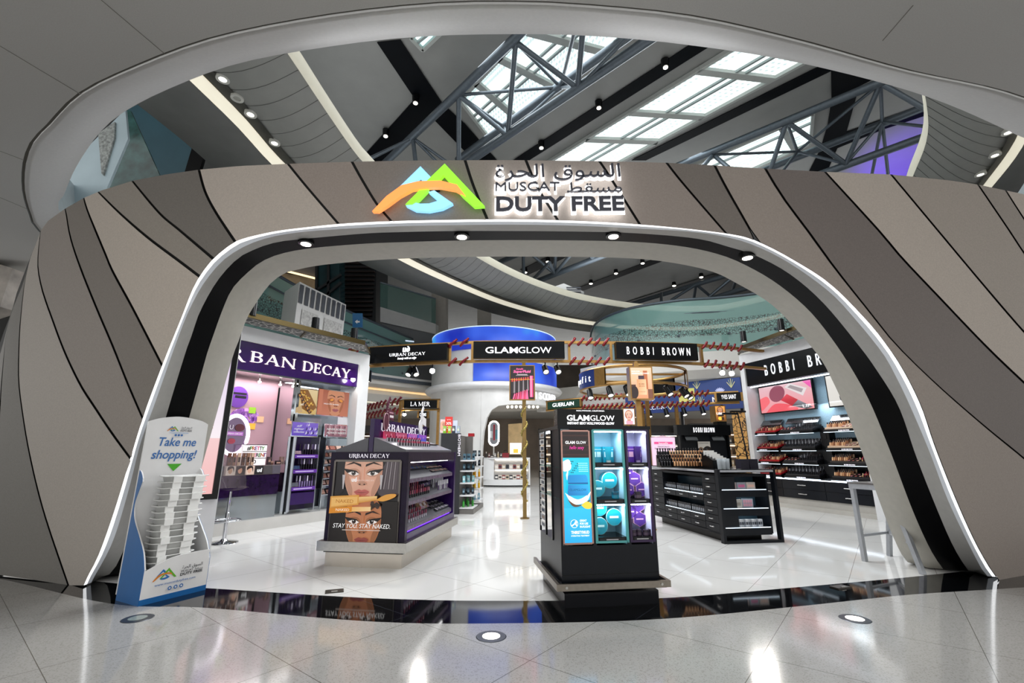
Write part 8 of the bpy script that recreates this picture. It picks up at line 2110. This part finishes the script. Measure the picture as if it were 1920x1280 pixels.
# shelving in the far background: each bay a unit with goods
def far_shelf(px, py, y, w_, h_, label, cols, deg=0, n=7):
    p = at_y(px, py, y)
    g = Frame(p.x, y, deg)
    t = thing('display_shelf', label, 'shelf', g)
    ob('back', MB().box(0, w_, .35, .4, 0, h_), M('far_shelf_' + cols[0], cols[0], .4, noise=(3, .15)), t)
    for q in (0, w_ - .04): ob('side', MB().box(q, q + .04, 0, .4, 0, h_), M('far_side', '5a5048', .4, noise=(3, .1)), t)
    ob('top_sign', MB().box(0, w_, -.02, .4, h_, h_ + .35), M('far_sign', '22201f', .3, noise=(3, .1)), t)
    for k in range(4):
        z_ = .35 + k * (h_ - .4) / 4
        ob('shelf_board', MB().box(.04, w_ - .04, 0, .35, z_ - .04, z_), M('far_board', 'b8ac9c', .4, emit=.15), t)
        ob('shelf_light', MB().box(.06, w_ - .06, .30, .33, z_ + (h_ - .4) / 4 - .10, z_ + (h_ - .4) / 4 - .07), M('far_led', 'ffe8c8', .4, emit=4), t)
        for i in range(n):
            prod(['carton', 'pump_bottle'][(i + k) % 2], cols[1 + (i * 3 + k) % (len(cols) - 1)], 'e0d8c8', g, .14 + i * (w_ - .28) / (n - 1), .15, z_, 'bottle or carton on the %s shelf of the %s' % (('lowest', 'second', 'third', 'top')[k], label.split(' with')[0]), 'goods on %s, row %d' % (label.split(' with')[0], k), 'goods', s=1.6)
far_shelf(676, 840, 22, 2.0, 2.3, 'dark far shelf beside the white post with red and brown goods', ['3a302c', 'a83a30', '5a4030', '8a6a50', '2a2624'])
far_shelf(742, 845, 24, 2.1, 2.3, 'brown far shelf left of the drum with pale goods', ['6a5a4c', 'c8b89c', '9a4a40', '3a4a5a', 'e0d0b0'])
far_shelf(1010, 850, 27, 2.4, 2.4, 'far shelf right of the drum with gold goods', ['4a4038', 'c9a050', '7a5a3a', 'b8b0a8', '5a2a2a'])
far_shelf(1208, 850, 22, 2.3, 2.3, 'far shelf under the blue banner with blue and white goods', ['38404c', 'd8d4cc', '4a6a9a', 'b89a5a', '8a3a4a'], 0)
far_shelf(1300, 850, 20.5, 2.2, 2.3, 'tan far shelf behind the bottle stands with tan goods', ['5a4a3c', 'd0b890', '8a6a4a', '2a2a2e', 'c87a5a'], 0)
for px, py, y, w_, hh, lab in ((1212, 800, 16.5, 1.0, .35, 'beige and grey hanging block under the blue banner, left'), (1252, 800, 16.8, .9, .3, 'beige and grey hanging block under the blue banner, right')):
    pass
# lamps on the gold ring
RG = Frame(0, 0, 0)
for px, tgt, br, lab in ((768, (-3, 9, 1), 0, 'black tilted spotlight under the monogram sign, left one'), (785, (-1.2, 9.2, 1), 0, 'black tilted spotlight under the monogram sign, right one'), (813, (-1.6, 7.2, 1.2), 1, 'dazzling spotlight under the right end of the monogram sign'), (1022, (1.2, 8.0, .8), 0, 'lit black spotlight under the middle sign, left one'), (1046, (1.6, 8.0, .8), 0, 'lit black spotlight under the middle sign, right one'), (1353, (3.6, 8.0, 1.0), 1, 'dazzling spotlight right of the right sign, left one of the pair'), (1368, (3.9, 7.4, 1.0), 1, 'dazzling spotlight right of the right sign, right one of the pair')):
    p = ring_x(px)
    q = Vector((0, 0, H)) - Vector((p.x, p.y, zb_ - .2))
    aim = tgt if not br else (p.x + q.x, p.y + q.y, zb_ - .2 + q.z)
    track_spot(RG, p.x, p.y, zb_ - .06, aim, lab, None, 1.25, .16, bool(br), 0)
    if br: spot_light('ring_beam', (p.x, p.y - .2, zb_ - .35), tgt, 90, 80)
p = ring_x(693)
dl = thing('cylinder_downlight', 'black cylinder downlight under the left end of the gold ring', 'downlight', Frame(p.x, p.y, 0, zb_ - .42))
ob('can', MB().lathe([(.001, .28), (.085, .28), (.09, 0), (.07, 0), (.065, .05)], n=18), BLACK, dl); ob('lens', MB().lathe([(.001, .015), (.07, .012)], n=16), LAMP, dl); ob('stem', MB().box(-.015, .015, -.015, .015, .28, .37), BLACK, dl)
p = at_y(758, 777, l4[2].y + .12)
t = thing('track_spotlight', 'dazzling small lamp in the far aisle left of the drum', 'spotlight', Frame(p.x, p.y, 0, p.z)); ob('lens', MB().lathe([(.001, -.06), (.07, -.02), (.07, .03)], n=12), STAR, t); ob('stem', MB().tube([(0, 0, .03), (0, 0, z2a - .34 - p.z)], .02, 6), BLACK, t)
